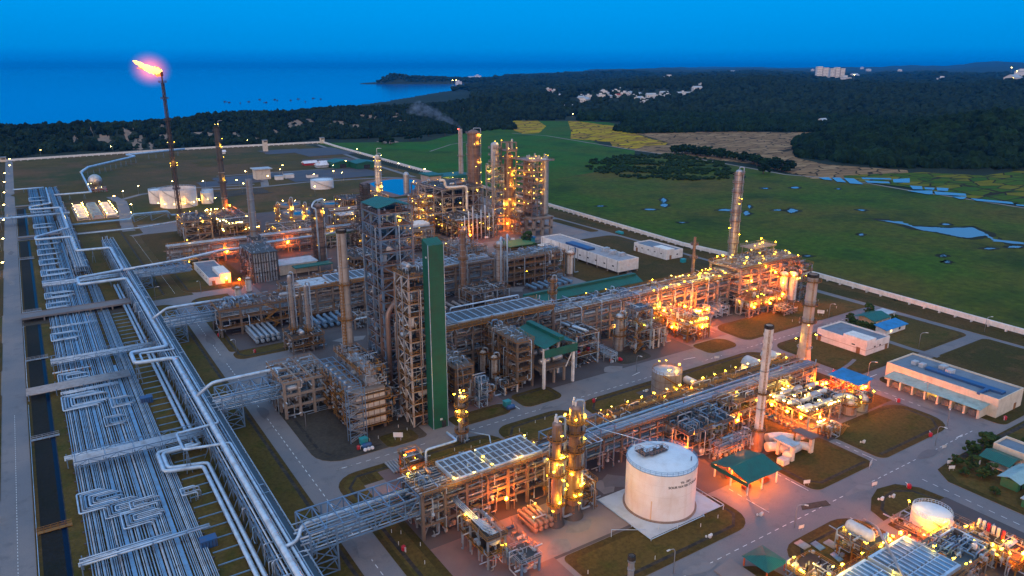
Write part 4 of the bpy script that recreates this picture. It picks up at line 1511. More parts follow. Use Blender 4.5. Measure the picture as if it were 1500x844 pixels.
for (x0, x1, ya, yb, z, r, n, lab) in (
  (-2.6, 3.8, 213, 224.5, 2.2, 0.24, 6, 'nest of six U pipes at the left pipeway edge beside the orange footbridge'),
  (3.2, 11, 207, 215.5, 1.9, 0.17, 5, 'nest of five thin U pipes beside the six pipe nest'),
  (6.8, 13.5, 199, 207.5, 2.0, 0.2, 5, 'nest of five U pipes in mid pipeway nearest the camera'),
  (9.5, 16.2, 207, 211.5, 2.6, 0.2, 2, 'double U pipe standing high across the right half of the pipeway beyond the thin nest'),
  (-2.4, 8.5, 289, 303, 2.0, 0.26, 5, 'broad nest of five U pipes at the left edge beyond the wide pipe bridge'),
  (9, 14.5, 268, 276, 1.8, 0.16, 3, 'small triple U pipe in mid pipeway between the two pipe bridges'),
  (12.5, 18.5, 283, 292, 1.9, 0.18, 3, 'triple U pipe over the cable tray between the two pipe bridges'),
  (-2.4, 5, 318, 328, 1.9, 0.2, 4, 'four pipe U nest at the left edge just short of the grey crossing pipes'),
  (-2.5, 7, 372, 383, 2.2, 0.26, 3, 'triple U pipe at the left edge just before the concrete road deck'),
  (-2.3, 6.5, 428, 438, 2.0, 0.22, 3, 'triple U pipe at the left edge right behind the concrete road deck'),
  (-2.3, 8.5, 447, 459, 2.1, 0.24, 4, 'four pipe U nest second behind the concrete road deck'),
  (-2.4, 8, 476, 488, 2.0, 0.24, 3, 'triple U pipe third behind the concrete road deck'),
  (-2.3, 9.5, 500, 515, 2.0, 0.26, 4, 'four pipe U nest fourth behind the concrete road deck'),
  (-2.3, 7, 530, 545, 2.0, 0.26, 3, 'triple U pipe well behind the road deck left of the middle rack end'),
  (-2.3, 8, 560, 578, 2.0, 0.26, 3, 'triple U pipe just short of the second big pipe loop'),
  (-2.2, 10, 595, 612, 2.0, 0.28, 3, 'triple U pipe directly in front of the second big pipe loop'),
  (-2.2, 9, 660, 676, 2.0, 0.28, 3, 'triple U pipe between the two big far pipe loops'),
  (-2.2, 10, 735, 750, 2.0, 0.28, 3, 'triple U pipe under the far catwalk beyond the left road bridge'),
  (-2.2, 9, 800, 822, 2.0, 0.3, 3, 'triple U pipe at the far end of the pipeway')):
 uloop(x0, x1, ya, yb, z, r, n, lab)
def crossing(y0, y1, x0, x1, z, n, r, label, mat='pipe_pale', post=8, frame='steel_blue', truss=False):
 """pipes carried across the pipeway on posts"""
 t = thing('pipe_bridge', label, 'pipe bridge', ((x0 + x1) / 2, (y0 + y1) / 2, 0.1))
 mb = MB()
 x = x0 + 0.6
 while x <= x1 + 0.1:
  for y in (y0, y1):
   mb.bar((x, y, 0.1), (x, y, z + 0.9), 0.28)
  mb.bar((x, y0 - 0.3, z - 0.15), (x, y1 + 0.3, z - 0.15), 0.28)
  if truss:
   mb.bar((x, y0, z + 1.6), (x, y1, z + 1.6), 0.2)
   mb.bar((x, y0, 0.4), (x, y1, z - 0.4), 0.14)
  x += post
 if truss:
  for y in (y0, y1):
   truss_side(mb, (x0, y), (x1, y), z - 0.3, z + 1.6, max(2, int((x1 - x0) / 4)), 0.2)
 part('steel_frame', mb, frame, t)
 for k in range(n):
  y = y0 + (y1 - y0) * (k + 0.5) / n
  part('pipe', MB().tube([(x0, y, z + r), (x1, y, z + r)], r, 7), mat, t)
 return t
crossing(185.5, 187.6, -4.5, 26, 3.0, 2, 0.3, 'pair of thick pipes crossing the pipeway nearest the camera', truss=False)
crossing(188.8, 190.6, -4.2, 17, 2.2, 2, 0.22, 'low pair of pipes crossing part of the pipeway just behind the nearest crossing')
crossing(238, 245, -2, 38, 4.2, 9, 0.18, 'wide pipe bridge with nine thin pipes and a railing leading to the long rack', truss=True)
crossing(246.5, 250, -4.2, 16, 2.6, 3, 0.3, 'three thick pipes crossing the left of the pipeway beside the wide pipe bridge')
crossing(310, 318, -13.2, 22, 2.0, 8, 0.3, 'row of eight dull grey pipes crossing from the left road verge to the big loop', mat='steel_grey', post=9)
crossing(304.5, 307.5, -2.4, 17, 2.0, 3, 0.2, 'low triple pipe crossing next to the eight grey pipes')
crossing(336, 343, -4, 36, 3.6, 7, 0.2, 'pipe bridge of seven thin pipes with truss sides in front of the road deck', truss=True)
crossing(329, 331, -4, 10, 1.8, 1, 0.35, 'single thick pipe on rusty orange posts crossing left of the truss bridge', frame='rail_yellow', post=2.5)
crossing(391, 394, -2.4, 17, 2.2, 2, 0.2, 'pair of thin pipes crossing just before the concrete road deck')
crossing(462, 470, -2.5, 40, 5.0, 5, 0.32, 'high pipe bridge of five pipes with pale tops behind the road deck', truss=True)
crossing(690, 697, -46, 24, 6.0, 6, 0.3, 'long catwalk pipe bridge carried over the left road at the far end', truss=True, post=10)
crossing(872, 878, -14, 12, 3.5, 4, 0.3, 'pipe crossing at the very far end of the pipeway', post=8)
for k, (dx, lab) in enumerate(((0, 'outer of the twin thick pale pipes running beside the elevated rack'), (1.7, 'inner of the twin thick pale pipes, nearest the elevated rack legs'))):
 r = 0.62
 o_ = 1.1 * k
 mb = MB()
 mb.tube([(31.4 + dx, 100, 1.6), (31.4 + dx, 222.5 + o_ * 1.3, 1.6), (20.5 + o_ * 1.2, 222.5 + o_ * 1.3, 3.2), (20.5 + o_ * 1.2, 236 - o_ * 1.3, 3.2), (31.4 + dx, 236 - o_ * 1.3, 3.2), (31.4 + dx, 238.5, 1.6), (31.4 + dx, 458, 1.6)], r, 10)
 mb.mi = 1
 for y in range(104, 456, 9):
  if 220 < y < 240:
   continue
  mb.box(31.4 + dx - 0.5, 31.4 + dx + 0.5, y - 0.15, y + 0.15, 0.1, 1.3)
 solo('large_pipe', mb, ['pipe_pale', 'steel_blue'], lab, 'pipe', loc=(31.4 + dx, 100, 0.1))
# ------------------------------------------------------------------ elevated rack with the big header
t = pipe_rack('elevated_pipe_rack', 'long elevated steel rack carrying the bent header pipe beside the pipeway', 'y', 104, 560, 35.2, 41.2, [4.6, 7.6], 6.0, 'steel_blue', 6, (0.12, 0.26), 3, 0.32, 0.3, ['pipe_pale', 'pipe_blue', 'pipe_grey'], top_walk=False)
for x in (35.2, 41.2):
 mb = MB()
 for k in range(38):
  y = 104 + 12 * k
  mb.bar((x, y, 0.4), (x, y + 6, 4.4), 0.16)
  mb.bar((x, y + 6, 4.5), (x, y + 12, 7.4), 0.16)
  if x < 36:
   mb.bar((33.2, y, 0.1), (35.2, y, 4.5), 0.2)
   mb.bar((33.2, y + 6, 0.1), (35.2, y + 6, 4.5), 0.2)
 part('brace', mb, 'steel_blue', t)
mb = MB()
mb.box(40.3, 42.1, 104, 560, 7.62, 7.7)
part('walkway', mb, 'grating_blue', t)
mb = MB()
rail(mb, rect(40.3, 42.1, 104, 560), 7.7, gap=3)
part('handrail', mb, 'pipe_pale', t)
t2 = pipe_rack('elevated_pipe_rack', 'far low rack of thin pipes between the two big header loops', 'y', 500, 860, 15.0, 22.0, [2.5, 5.0], 10.0, 'steel_blue', 6, (0.15, 0.3), 4, 0.35, 0.3, ['pipe_pale', 'pipe_blue', 'pipe_grey'], top_walk=False)
HZ = 9.0
def header(pts, r, label, mat='pipe_pale', posts=()):
 mb = MB().tube(pts, r, 10)
 mb.mi = 1
 for (x, y, z) in posts:
  mb.bar((x - 0.8, y, 0.1), (x, y, z - r), 0.22)
  mb.bar((x + 0.8, y, 0.1), (x, y, z - r), 0.22)
  mb.bar((x - 0.7, y, z * 0.5), (x + 0.7, y, z * 0.5), 0.14)
 return solo('header_pipe', mb, [mat, 'steel_blue'], label, 'header pipe', loc=(pts[0][0], pts[0][1], 0.1))
z = HZ
header([(13, 830, z), (12.5, 733, z), (-2.5, 722, z), (-2.5, 708, z), (18.5, 706, z), (18.5, 610, z), (-2, 588, z), (-2, 578, z), (18.5, 576, z), (18.5, 528, z), (37.2, 526, z), (37.2, 462, z), (14, 456, z), (14, 441, z), (36.6, 441, z), (37.2, 400, z), (37.3, 318, z), (23.5, 316, z + 0.8), (23.5, 303, z + 0.8), (37.3, 303, z), (37.4, 100, z)], 0.78,
  'very long pale header pipe zigzagging in loops along the pipeway and the elevated rack', posts=[(-1.5, 715, z), (-1.2, 583, z), (15, 448, z), (24.5, 309.5, z), (24.5, 304, z), (27, 527, z), (5, 722, z), (5, 577, z)])
header([(39.4, 500, 8.4), (39.4, 330, 8.4), (39.4, 314.6, 8.4), (26.5, 314.4, 9.2), (26.5, 305, 9.2), (39.6, 304.4, 8.4), (39.6, 236, 8.4), (26.5, 234, 9), (26.5, 222, 9), (39.6, 220, 8.4), (39.6, 100, 8.4)], 0.42,
  'thinner header pipe beside the long one, looping inside its nearer loop', posts=[(27.5, 228, 9), (27.5, 223, 9)])
t = uloop(22.5, 26.5, 205, 209, 3.5, 0.22, 3, 'small stack of three thick U pipes alone on posts beside the twin pipes')
for k, (x, y) in enumerate(((24.0, 285), (24.5, 182))):
 mb = MB()
 mb.box(x - 2, x + 2, y - 1.3, y + 1.3, 0.25, 2.4)
 mb.box(x - 2.1, x + 2.1, y - 1.4, y + 1.4, 2.4, 2.6)
 mb.mi = 1
 for xx in (-1.6, -0.8, 0, 0.8, 1.6):
  mb.box(x + xx - 0.06, x + xx + 0.06, y - 1.36, y - 1.3, 0.4, 2.2)
 solo('blue_container', mb, ['blue_paint', 'soot'], ['dark blue container beside the pipeway between the two pipe bridges', 'dark blue container beside the pipeway near the bottom of the photo'][k], 'container')
for k, y in enumerate((212, 273, 356, 432, 560)):
 t = thing('footbridge', ['rusty orange footbridge with rails over the canal beside the six pipe loop nest', 'dull grey footbridge over the canal beside the wide pipe bridge', 'dull grey footbridge over the canal in front of the concrete road deck', 'dull grey footbridge over the canal just behind the concrete road deck', 'dull grey footbridge over the far part of the canal'][k], 'footbridge', (-9, y, 0.25))
 mb = MB()
 mb.box(-12.8, -4.6, y - 0.7, y + 0.7, 0.5, 0.62)
 for x in (-12.6, -7.6, -4.8):
  mb.box(x - 0.1, x + 0.1, y - 0.6, y + 0.6, 0.1, 0.5)
 m_ = 'rail_yellow' if k == 0 else 'steel_grey'
 part('deck', mb, m_, t)
 mb = MB()
 for s in (-0.7, 0.7):
  rail(mb, [(-12.8, y + s), (-4.6, y + s)], 0.62, closed=False, gap=1.4, w=0.1)
 part('handrail', mb, m_, t)
t = thing('road_fence', 'low pale pipe rail fence on small posts along the left road verge', 'fence', (-13.0, 200, 0.2))
mb = MB()
for (ya, yb) in ((60, 305), (320, 408), (427, 620), (640, 770)):
 mb.tube([(-12.9, ya, 0.75), (-12.9, yb, 0.75)], 0.09, 6)
part('rail', mb, 'pipe_pale', t)
mb = MB()
for y in range(60, 770, 5):
 mb.bar((-12.9, y, 0.1), (-12.9, y, 0.8), 0.16)
part('post', mb, 'steel_grey', t)
# ------------------------------------------------------------------ truss pipe bridges over road A
def pipe_bridge(x0, x1, y0, y1, z0, z1, label, tower=True, top=(0.55, 0.8), end_drop=True, lamps=0):
 t = thing('truss_pipe_bridge', label, 'pipe bridge', ((x0 + x1) / 2, (y0 + y1) / 2, 0.1))
 mb = MB()
 n = max(3, round((x1 - x0) / 4))
 for y in (y0, y1):
  truss_side(mb, (x0, y), (x1, y), z0, z1, n, 0.34)
 for k in range(n + 1):
  x = x0 + (x1 - x0) * k / n
  mb.bar((x, y0, z0), (x, y1, z0), 0.3)
  mb.bar((x, y0, z1), (x, y1, z1), 0.26)
  if k < n:
   xn = x0 + (x1 - x0) * (k + 1) / n
   mb.bar((x, y0 if k % 2 else y1, z1), (xn, y1 if k % 2 else y0, z1), 0.18)
 part('truss', mb, 'steel_blue', t)
 m = 8
 for k in range(m):
  y = y0 + (y1 - y0) * (k + 0.5) / m
  r = (0.16, 0.24, 0.3, 0.2)[k % 4]
  for zz in (z0 + 0.35, z0 + 2.2):
   if zz > z0 + 1 and k % 3 == 0:
    continue
   part('pipe', MB().tube([(x0 + 0.6 + 0.12 * k, y, 1.2), (x0 + 0.6 + 0.12 * k, y, zz), (x1 + 1.5, y, zz)] if (k % 2 and zz < z0 + 1) else [(x0 - 1.5, y, zz), (x1 + 1.5, y, zz)], r, 7), ('pipe_pale', 'pipe_blue', 'pipe_grey')[k % 3], t)
 mb = MB()
 mb.box(x0, x1, y1 + 0.25, y1 + 1.15, z0, z0 + 0.1)
 part('walkway', mb, 'grating_blue', t)
 if tower:
  xs = (x0, x0 + 6.5)
  mb = MB()
  for x in xs:
   for y in (y0, y1):
    mb.bar((x, y, 0.1), (x, y, z1), 0.42)
  for y in (y0, y1):
   for za, zb in ((0.3, z0 / 2), (z0 / 2, z0)):
    mb.bar((xs[0], y, za), (xs[1], y, zb), 0.22)
    mb.bar((xs[1], y, za), (xs[0], y, zb), 0.22)
    mb.bar((xs[0], y, zb), (xs[1], y, zb), 0.26)
   mb.bar((xs[0], y, 0.3), (xs[1], y, 0.3), 0.26)
  for x in xs:
   for za, zb in ((0.3, z0 / 2), (z0 / 2, z0)):
    mb.bar((x, y0, za), (x, y1, zb), 0.2)
    mb.bar((x, y0, zb), (x, y1, zb), 0.24)
  part('tower', mb, 'steel_blue', t)
  for k in range(6):
   y = y0 + (y1 - y0) * (k + 0.7) / 6.4
   part('riser', MB().tube([(xs[0] - 3, y, 4.9), (xs[0] + 1.6, y, 4.9), (xs[0] + 1.6, y, z0 + 0.8)], 0.2, 7), 'pipe_blue', t)
 return t
pipe_bridge(43, 69, 344, 355, 8.2, 12.6, 'blue grey truss pipe bridge over the road at mid distance, second from the camera on this road side crossing near the concrete road deck')['label'] = 'pale truss pipe bridge over the road beside the grassy corner, third from the camera'
pipe_bridge(43, 72, 245, 256, 8.0, 12.6, 'truss pipe bridge over the road leading to the box furnace, second from the camera')
pipe_bridge(43, 72, 154, 165, 8.0, 13.0, 'large truss pipe bridge over the road nearest the camera')
pipe_bridge(43, 70, 446, 456, 7.0, 10.5, 'low truss pipe bridge over the road beyond the white substation')
header([(37.3, 357, 9.6), (44, 357, 13.6), (84, 357, 13.6)], 0.6, 'pale pipe branching off the header onto the third truss bridge')
header([(37.4, 258.5, 9.6), (43, 258.5, 13.4), (66, 258.5, 13.4), (67.5, 258.5, 12.6), (80, 258.5, 12.6)], 0.62, 'pale pipe branching off the header onto the truss bridge of the box furnace')
header([(37.4, 158, 9.0), (41, 158, 9.6), (43, 160, 12.2), (75, 160, 12.2)], 0.5, 'pale pipe branching off the header onto the nearest truss bridge')
header([(37.2, 459, 9.6), (66, 459, 11.0), (90, 462, 13), (105, 462, 13), (112, 470, 12.4), (200, 478, 12.4)], 0.7, 'thick pale pipe branching off toward the far unit over the road', posts=[(44, 459, 10), (52, 459, 10.4)])
header([(18, 800, 6), (48, 800, 6), (50, 940, 8), (52, 948, 8)], 0.9, 'pale flare header leaving the far pipeway toward the sphere', posts=[(30, 800, 6), (42, 800, 6), (49, 840, 6.5), (50, 880, 7), (50, 920, 7.6)])
header([(50, 946, 8), (60, 985, 8.4), (120, 1070, 9), (112, 1095, 9), (128, 1100, 9), (190, 1128, 9)], 1.3, 'twin bend flare header running away on posts across the brown far field', posts=[(50 + 7 * k, 946 + 12.4 * k, 8.2) for k in range(11)] + [(140 + 10 * k, 1105 + 4.7 * k, 9) for k in range(5)])
header([(24, 618, 2.2), (66, 618, 2.2), (118, 640, 2.2)], 0.5, 'low pale pipe on sleepers in front of the white pump skid')
# ------------------------------------------------------------------ unit builders
def frame_structure(name, label, x0, x1, y0, y1, levels, nx=2, ny=2, mat='steel_blue', cw=0.45, bw=0.4, brace=True, deck='grating', rails='rail_yellow', stairs=None, equip=0, pipes=0, lamps=0, lk='y', seed=0, roof=None, group=None, cat='steel structure', z0=0.1, deck_fill=0.85, pmats=None, bracemat=None):
 """open multi-storey structure with decks, handrails, stairs, vessels and pipes"""
 q = random.Random(seed + 77)
 t = thing(name, label, cat, ((x0 + x1) / 2, (y0 + y1) / 2, z0), group)
 xs, ys = lin(x0, x1, nx), lin(y0, y1, ny)
 mb = MB()
 columns_beams(mb, xs, ys, levels, cw, bw, z0)
 part('steel_frame', mb, mat, t)
 if brace:
  mb = MB()
  zz = [z0] + levels
  for k in range(len(zz) - 1):
   a, b = zz[k], zz[k + 1] - bw
   for (p, r_) in (((x0, y0), (xs[1], y0)), ((xs[-2], y0), (x1, y0)), ((x0, y0), (x0, ys[1])), ((x0, ys[-2]), (x0, y1)), ((x0, y1), (xs[1], y1)), ((x1, y0), (x1, ys[1]))):
    if k % 2:
     p, r_ = r_, p
    mb.bar((p[0], p[1], a), (r_[0], r_[1], b), bw * 0.62)
  part('brace', mb, bracemat or mat, t)
 for k, z in enumerate(levels):
  if deck and q.random() < 0.97:
   mb = MB()
   if q.random() < deck_fill:
    mb.box(x0 - 0.5, x1 + 0.5, y0 - 0.5, y1 + 0.5, z + 0.01, z + 0.09)
   else:
    mb.box(x0 - 0.5, x1 + 0.5, y0 - 0.5, y0 + 1.3, z + 0.01, z + 0.09)
    mb.box(x0 - 0.5, x0 + 1.3, y0 + 1.31, y1 + 0.5, z + 0.01, z + 0.085)
   part('deck', mb, deck, t)
  if rails:
   mb = MB()
   rail(mb, rect(x0 - 0.5, x1 + 0.5, y0 - 0.5, y1 + 0.5), z + 0.1)
   mb.box(x0 - 0.56, x1 + 0.56, y0 - 0.60, y0 - 0.53, z - 0.02, z + 0.18)
   mb.box(x0 - 0.60, x0 - 0.53, y0 - 0.5, y1 + 0.5, z - 0.02, z + 0.18)
   part('handrail', mb, rails, t)
 if stairs:
  mb = MB()
  sx, sy, L, ax = stairs
  stair(mb, sx, sy, z0, levels[-1], L, ax)
  part('stair', mb, 'rail_yellow' if rails == 'rail_yellow' else 'steel_grey', t)
 base = [z0] + levels
 for k in range(equip):
  z = q.choice(base[:-1] if q.random() < 0.55 or len(base) < 3 else base[1:]) + 0.1
  x = q.uniform(x0 + 1, x1 - 1)
  y = q.uniform(y0 + 1, y1 - 1)
  m = q.choice(['alu', 'vessel_white', 'pipe_grey', 'alu_brown', 'steel_grey', 'vessel_dark'])
  if q.random() < 0.5:
   r = q.uniform(0.5, 1.1)
   L = q.uniform(2.5, 5)
   ax = q.choice('xy')
   mb = MB()
   if ax == 'x':
    vessel_h(mb, x - L / 2, x + L / 2, y, z + r + 0.5, r, 'x', 10)
    saddles(mb, x - L / 2, x + L / 2, y, z + r + 0.5, z, r, 'x')
   else:
    vessel_h(mb, y - L / 2, y + L / 2, x, z + r + 0.5, r, 'y', 10)
    saddles(mb, y - L / 2, y + L / 2, x, z + r + 0.5, z, r, 'y')
   part('drum', mb, m, t)
  else:
   r = q.uniform(0.4, 0.9)
   mb = MB()
   vessel_v(mb, x, y, z, z + q.uniform(2.2, 4.2), r, 10, 0.3)
   part('vessel', mb, m, t)
 top = levels[-1]
 pmats = pmats or PIPE_MATS
 for k in range(pipes):
  r = q.uniform(0.08, 0.22)
  m = q.choice(pmats)
  side = q.choice('wsnetw')
  if side in 'ws':
   x = x0 - q.uniform(0.7, 1.4) if side == 'w' else q.uniform(x0, x1)
   y = q.uniform(y0, y1) if side == 'w' else y0 - q.uniform(0.7, 1.4)
   za, zb = sorted((q.choice(base), q.choice(base) + q.uniform(-1, 2.4)))
   if zb - za < 1.5:
    zb = za + 3
   zb = min(zb, top + 2.5)
   dx, dy = (q.uniform(1, 3), 0) if side == 'w' else (0, q.uniform(1, 3))
   pts = [(x + dx, y + dy, zb), (x, y, zb), (x, y, za + 0.3)]
   if q.random() < 0.5:
    pts.append((x + (0 if side == 'w' else q.uniform(-3, 3)), y + (q.uniform(-3, 3) if side == 'w' else 0), za + 0.3))
  elif side == 't':
   x, y = q.uniform(x0, x1), q.uniform(y0, y1)
   h = q.uniform(0.8, 2.4)
   x2, y2 = (x + q.uniform(-5, 5), y) if q.random() < 0.5 else (x, y + q.uniform(-5, 5))
   x2, y2 = min(max(x2, x0), x1), min(max(y2, y0), y1)
   if abs(x2 - x) + abs(y2 - y) < 1.2:
    continue
   pts = [(x, y, top + 0.1), (x, y, top + h), (x2, y2, top + h), (x2, y2, top + 0.1)]
  else:
   z = q.choice(base) + q.uniform(0.5, 2.2)
   if q.random() < 0.5:
    y = q.uniform(y0, y1)
    pts = [(x0 - q.uniform(0, 2), y, z), (x1 + q.uniform(0, 2), y, z)]
   else:
    x = q.uniform(x0, x1)
    pts = [(x, y0 - q.uniform(0, 2), z), (x, y1 + q.uniform(0, 2), z)]
  part('pipe', MB().tube(pts, r, 7), m, t)
 if equip or pipes:
  vol = (x1 - x0) * (y1 - y0)
  tangle(t, x0 - 0.8, x1 + 0.6, y0 - 0.9, y1 + 0.6, z0, top + 1.2, int(min(420, 40 + vol * 0.35 * len(levels))), seed, tuple(pmats) + (('rail_yellow',) if rails == 'rail_yellow' else ()))
 for k in range(lamps):
  side = q.randrange(4)
  x, y = [(q.uniform(x0, x1), y0 - 0.4), (x0 - 0.4, q.uniform(y0, y1)), (q.uniform(x0, x1), y1 + 0.4), (q.uniform(x0, x1), q.uniform(y0, y1))][side]
  z = q.choice(levels)
  z = z + 1.6 if (q.random() < 0.5 or z == top) else z + 2.4
  lamp(t, x, y, z, lk)
 if roof:
  zr, rm, over = roof
  mb = MB()
  i = 0
  xm = (x0 + x1) / 2
  for s in (-1, 1):
   xe = xm + s * ((x1 - x0) / 2 + over)
   i = len(mb.v)
   mb.v += [(xe, y0 - over, zr), (xe, y1 + over, zr), (xm, y1 + over, zr + 1.6), (xm, y0 - over, zr + 1.6), (xe, y0 - over, zr + 0.15), (xe, y1 + over, zr + 0.15), (xm, y1 + over, zr + 1.75), (xm, y0 - over, zr + 1.75)]
   for f in ((0, 1, 2, 3), (7, 6, 5, 4), (0, 4, 5, 1), (3, 7, 4, 0), (1, 5, 6, 2)):
    f = tuple(i + j for j in f)
    mb.face(f if s > 0 else f[::-1])
  part('roof', mb, rm, t)
  mb = MB()
  for x in (x0, x1):
   for y in (y0, y1):
    mb.bar((x, y, levels[-1]), (x, y, zr), cw)
  part('roof_post', mb, mat, t)
 return t
def column(name, label, x, y, r, h, mat='alu', plats=(), skirt=3.0, z0=0.1, lamps=0, lk='y', side=None, platmat='rail_yellow', bands=True, pipe=True, n=20, group=None, cat='column', seed=0, taper=None, head=True, bandmat=None):
 q = random.Random(seed + int(x * 7 + y))
 t = thing(name, label, cat, (x, y, z0), group)
 mb = MB()
 mb.lathe(x, y, [(r * 1.12, z0), (r, z0 + skirt)], n)
 part('skirt', mb, 'fireproofing', t)
 mb = MB()
 prof = [(r, z0 + skirt)]
 for (zz, rr) in (taper or []):
  prof.append((prof[-1][0], zz))
  prof.append((rr, zz + 2.0))
 rt = prof[-1][0]
 if head:
  prof += [(rt, z0 + h - rt * 0.6), (rt * 0.82, z0 + h - rt * 0.25), (rt * 0.3, z0 + h)]
 else:
  prof += [(rt, z0 + h)]
 mb.lathe(x, y, prof, n)
 part('shell', mb, mat, t)
 def rad(z):
  rr = r
  for (zz, r2) in (taper or []):
   if z > zz + 2:
    rr = r2
  return rr
 if bands:
  mb = MB()
  z = z0 + skirt + 2
  while z < z0 + h - rt:
   rr = rad(z)
   mb.lathe(x, y, [(rr + 0.02, z), (rr + 0.10, z + 0.04), (rr + 0.10, z + 0.26), (rr + 0.02, z + 0.3)], n, False, False)
   z += 3.1
  part('stiffener_ring', mb, bandmat or 'steel_grey', t)
 nl = 0
 for k, z in enumerate(plats):
  rr = rad(z)
  full = k % 3 != 1
  a0 = 0 if full else q.uniform(-2.6, -1.2)
  a1 = a0 + (2 * PI if full else 3.6)
  w = 1.25
  seg = 14
  mb = MB()
  for s_ in range(seg):
   t0, t1 = a0 + (a1 - a0) * s_ / seg, a0 + (a1 - a0) * (s_ + 1) / seg
   P = [(x + R_ * math.cos(tt), y + R_ * math.sin(tt)) for R_, tt in ((rr + 0.03, t0), (rr + w, t0), (rr + w, t1), (rr + 0.03, t1))]
   i = len(mb.v)
   mb.v += [(p[0], p[1], z) for p in P] + [(p[0], p[1], z + 0.1) for p in P]
   for f in ((0, 3, 2, 1), (4, 5, 6, 7), (1, 2, 6, 5)):
    mb.face(tuple(i + j for j in f))
  for s_ in range(0, seg, 3):
   tt = a0 + (a1 - a0) * (s_ + 0.5) / seg
   mb.bar((x + rr * math.cos(tt), y + rr * math.sin(tt), z - 1.3), (x + (rr + w) * math.cos(tt), y + (rr + w) * math.sin(tt), z), 0.14)
  pl = part('platform', mb, 'grating' if platmat == 'rail_yellow' else platmat, t)
  mb = MB()
  pts = [(x + (rr + w) * math.cos(a0 + (a1 - a0) * s_ / seg), y + (rr + w) * math.sin(a0 + (a1 - a0) * s_ / seg)) for s_ in range(seg + (0 if full else 1))]
  rail(mb, pts, z + 0.1, closed=full, gap=1.6)
  for s_ in range(len(pts) - (0 if full else 1)):
   a, b = pts[s_], pts[(s_ + 1) % len(pts)]
   mb.bar((a[0], a[1], z + 0.1), (b[0], b[1], z + 0.1), 0.08, 0.3)
  part('handrail', mb, platmat, pl)
 for k in range(lamps):
  z = q.choice(list(plats)) if plats else z0 + h * q.random()
  a = q.uniform(-2.9, -0.4) if q.random() < 0.75 else q.uniform(0, 2.6)
  rr = rad(z) + 1.1
  lamp(t, x + rr * math.cos(a), y + rr * math.sin(a), z + q.choice((1.7, 1.7, -1.1)), lk)
 mb = MB()
 a = side if side is not None else -2.2
 lx, ly = x + (r + 0.5) * math.cos(a), y + (r + 0.5) * math.sin(a)
 for s in (-0.25, 0.25):
  mb.bar((lx - s * math.sin(a), ly + s * math.cos(a), z0 + 1), (lx - s * math.sin(a), ly + s * math.cos(a), z0 + h - 1), 0.09)
 zz = z0 + 2.5
 while zz < z0 + h - 1:
  for (da, dd) in ((-0.4, 0.0), (0.4, 0.7)):
   pass
  c = (lx + 0.45 * math.cos(a), ly + 0.45 * math.sin(a))
  pts = [(c[0] + 0.42 * math.cos(a + u), c[1] + 0.42 * math.sin(a + u)) for u in (-1.6, -0.8, 0, 0.8, 1.6)]
  for j in range(4):
   mb.bar((pts[j][0], pts[j][1], zz), (pts[j + 1][0], pts[j + 1][1], zz), 0.06)
  zz += 1.2
 part('ladder', mb, platmat if platmat == 'rail_yellow' else 'steel_grey', t)
 if pipe:
  for (a, pr, zt, m) in ((-0.6, 0.32, 1.2, 'pipe_grey'), (-1.35, 0.16, -h * 0.3, 'pipe_brown'), (2.5, 0.2, -h * 0.15, 'pipe_grey')):
   rr = r + pr + 0.35
   px, py = x + rr * math.cos(a), y + rr * math.sin(a)
   if zt > 0:
    pts = [(x, y, z0 + h - 0.3), (x, y, z0 + h + zt), (px, py, z0 + h + zt), (px, py, z0 + 2.0), (px + 3, py, z0 + 2.0)]
   else:
    pts = [(x + rt * math.cos(a) * 0.8, y + rt * math.sin(a) * 0.8, z0 + h + zt), (px, py, z0 + h + zt), (px, py, z0 + 1.5)]
   part('pipe', MB().tube(pts, pr, 8), m, t)
 return t
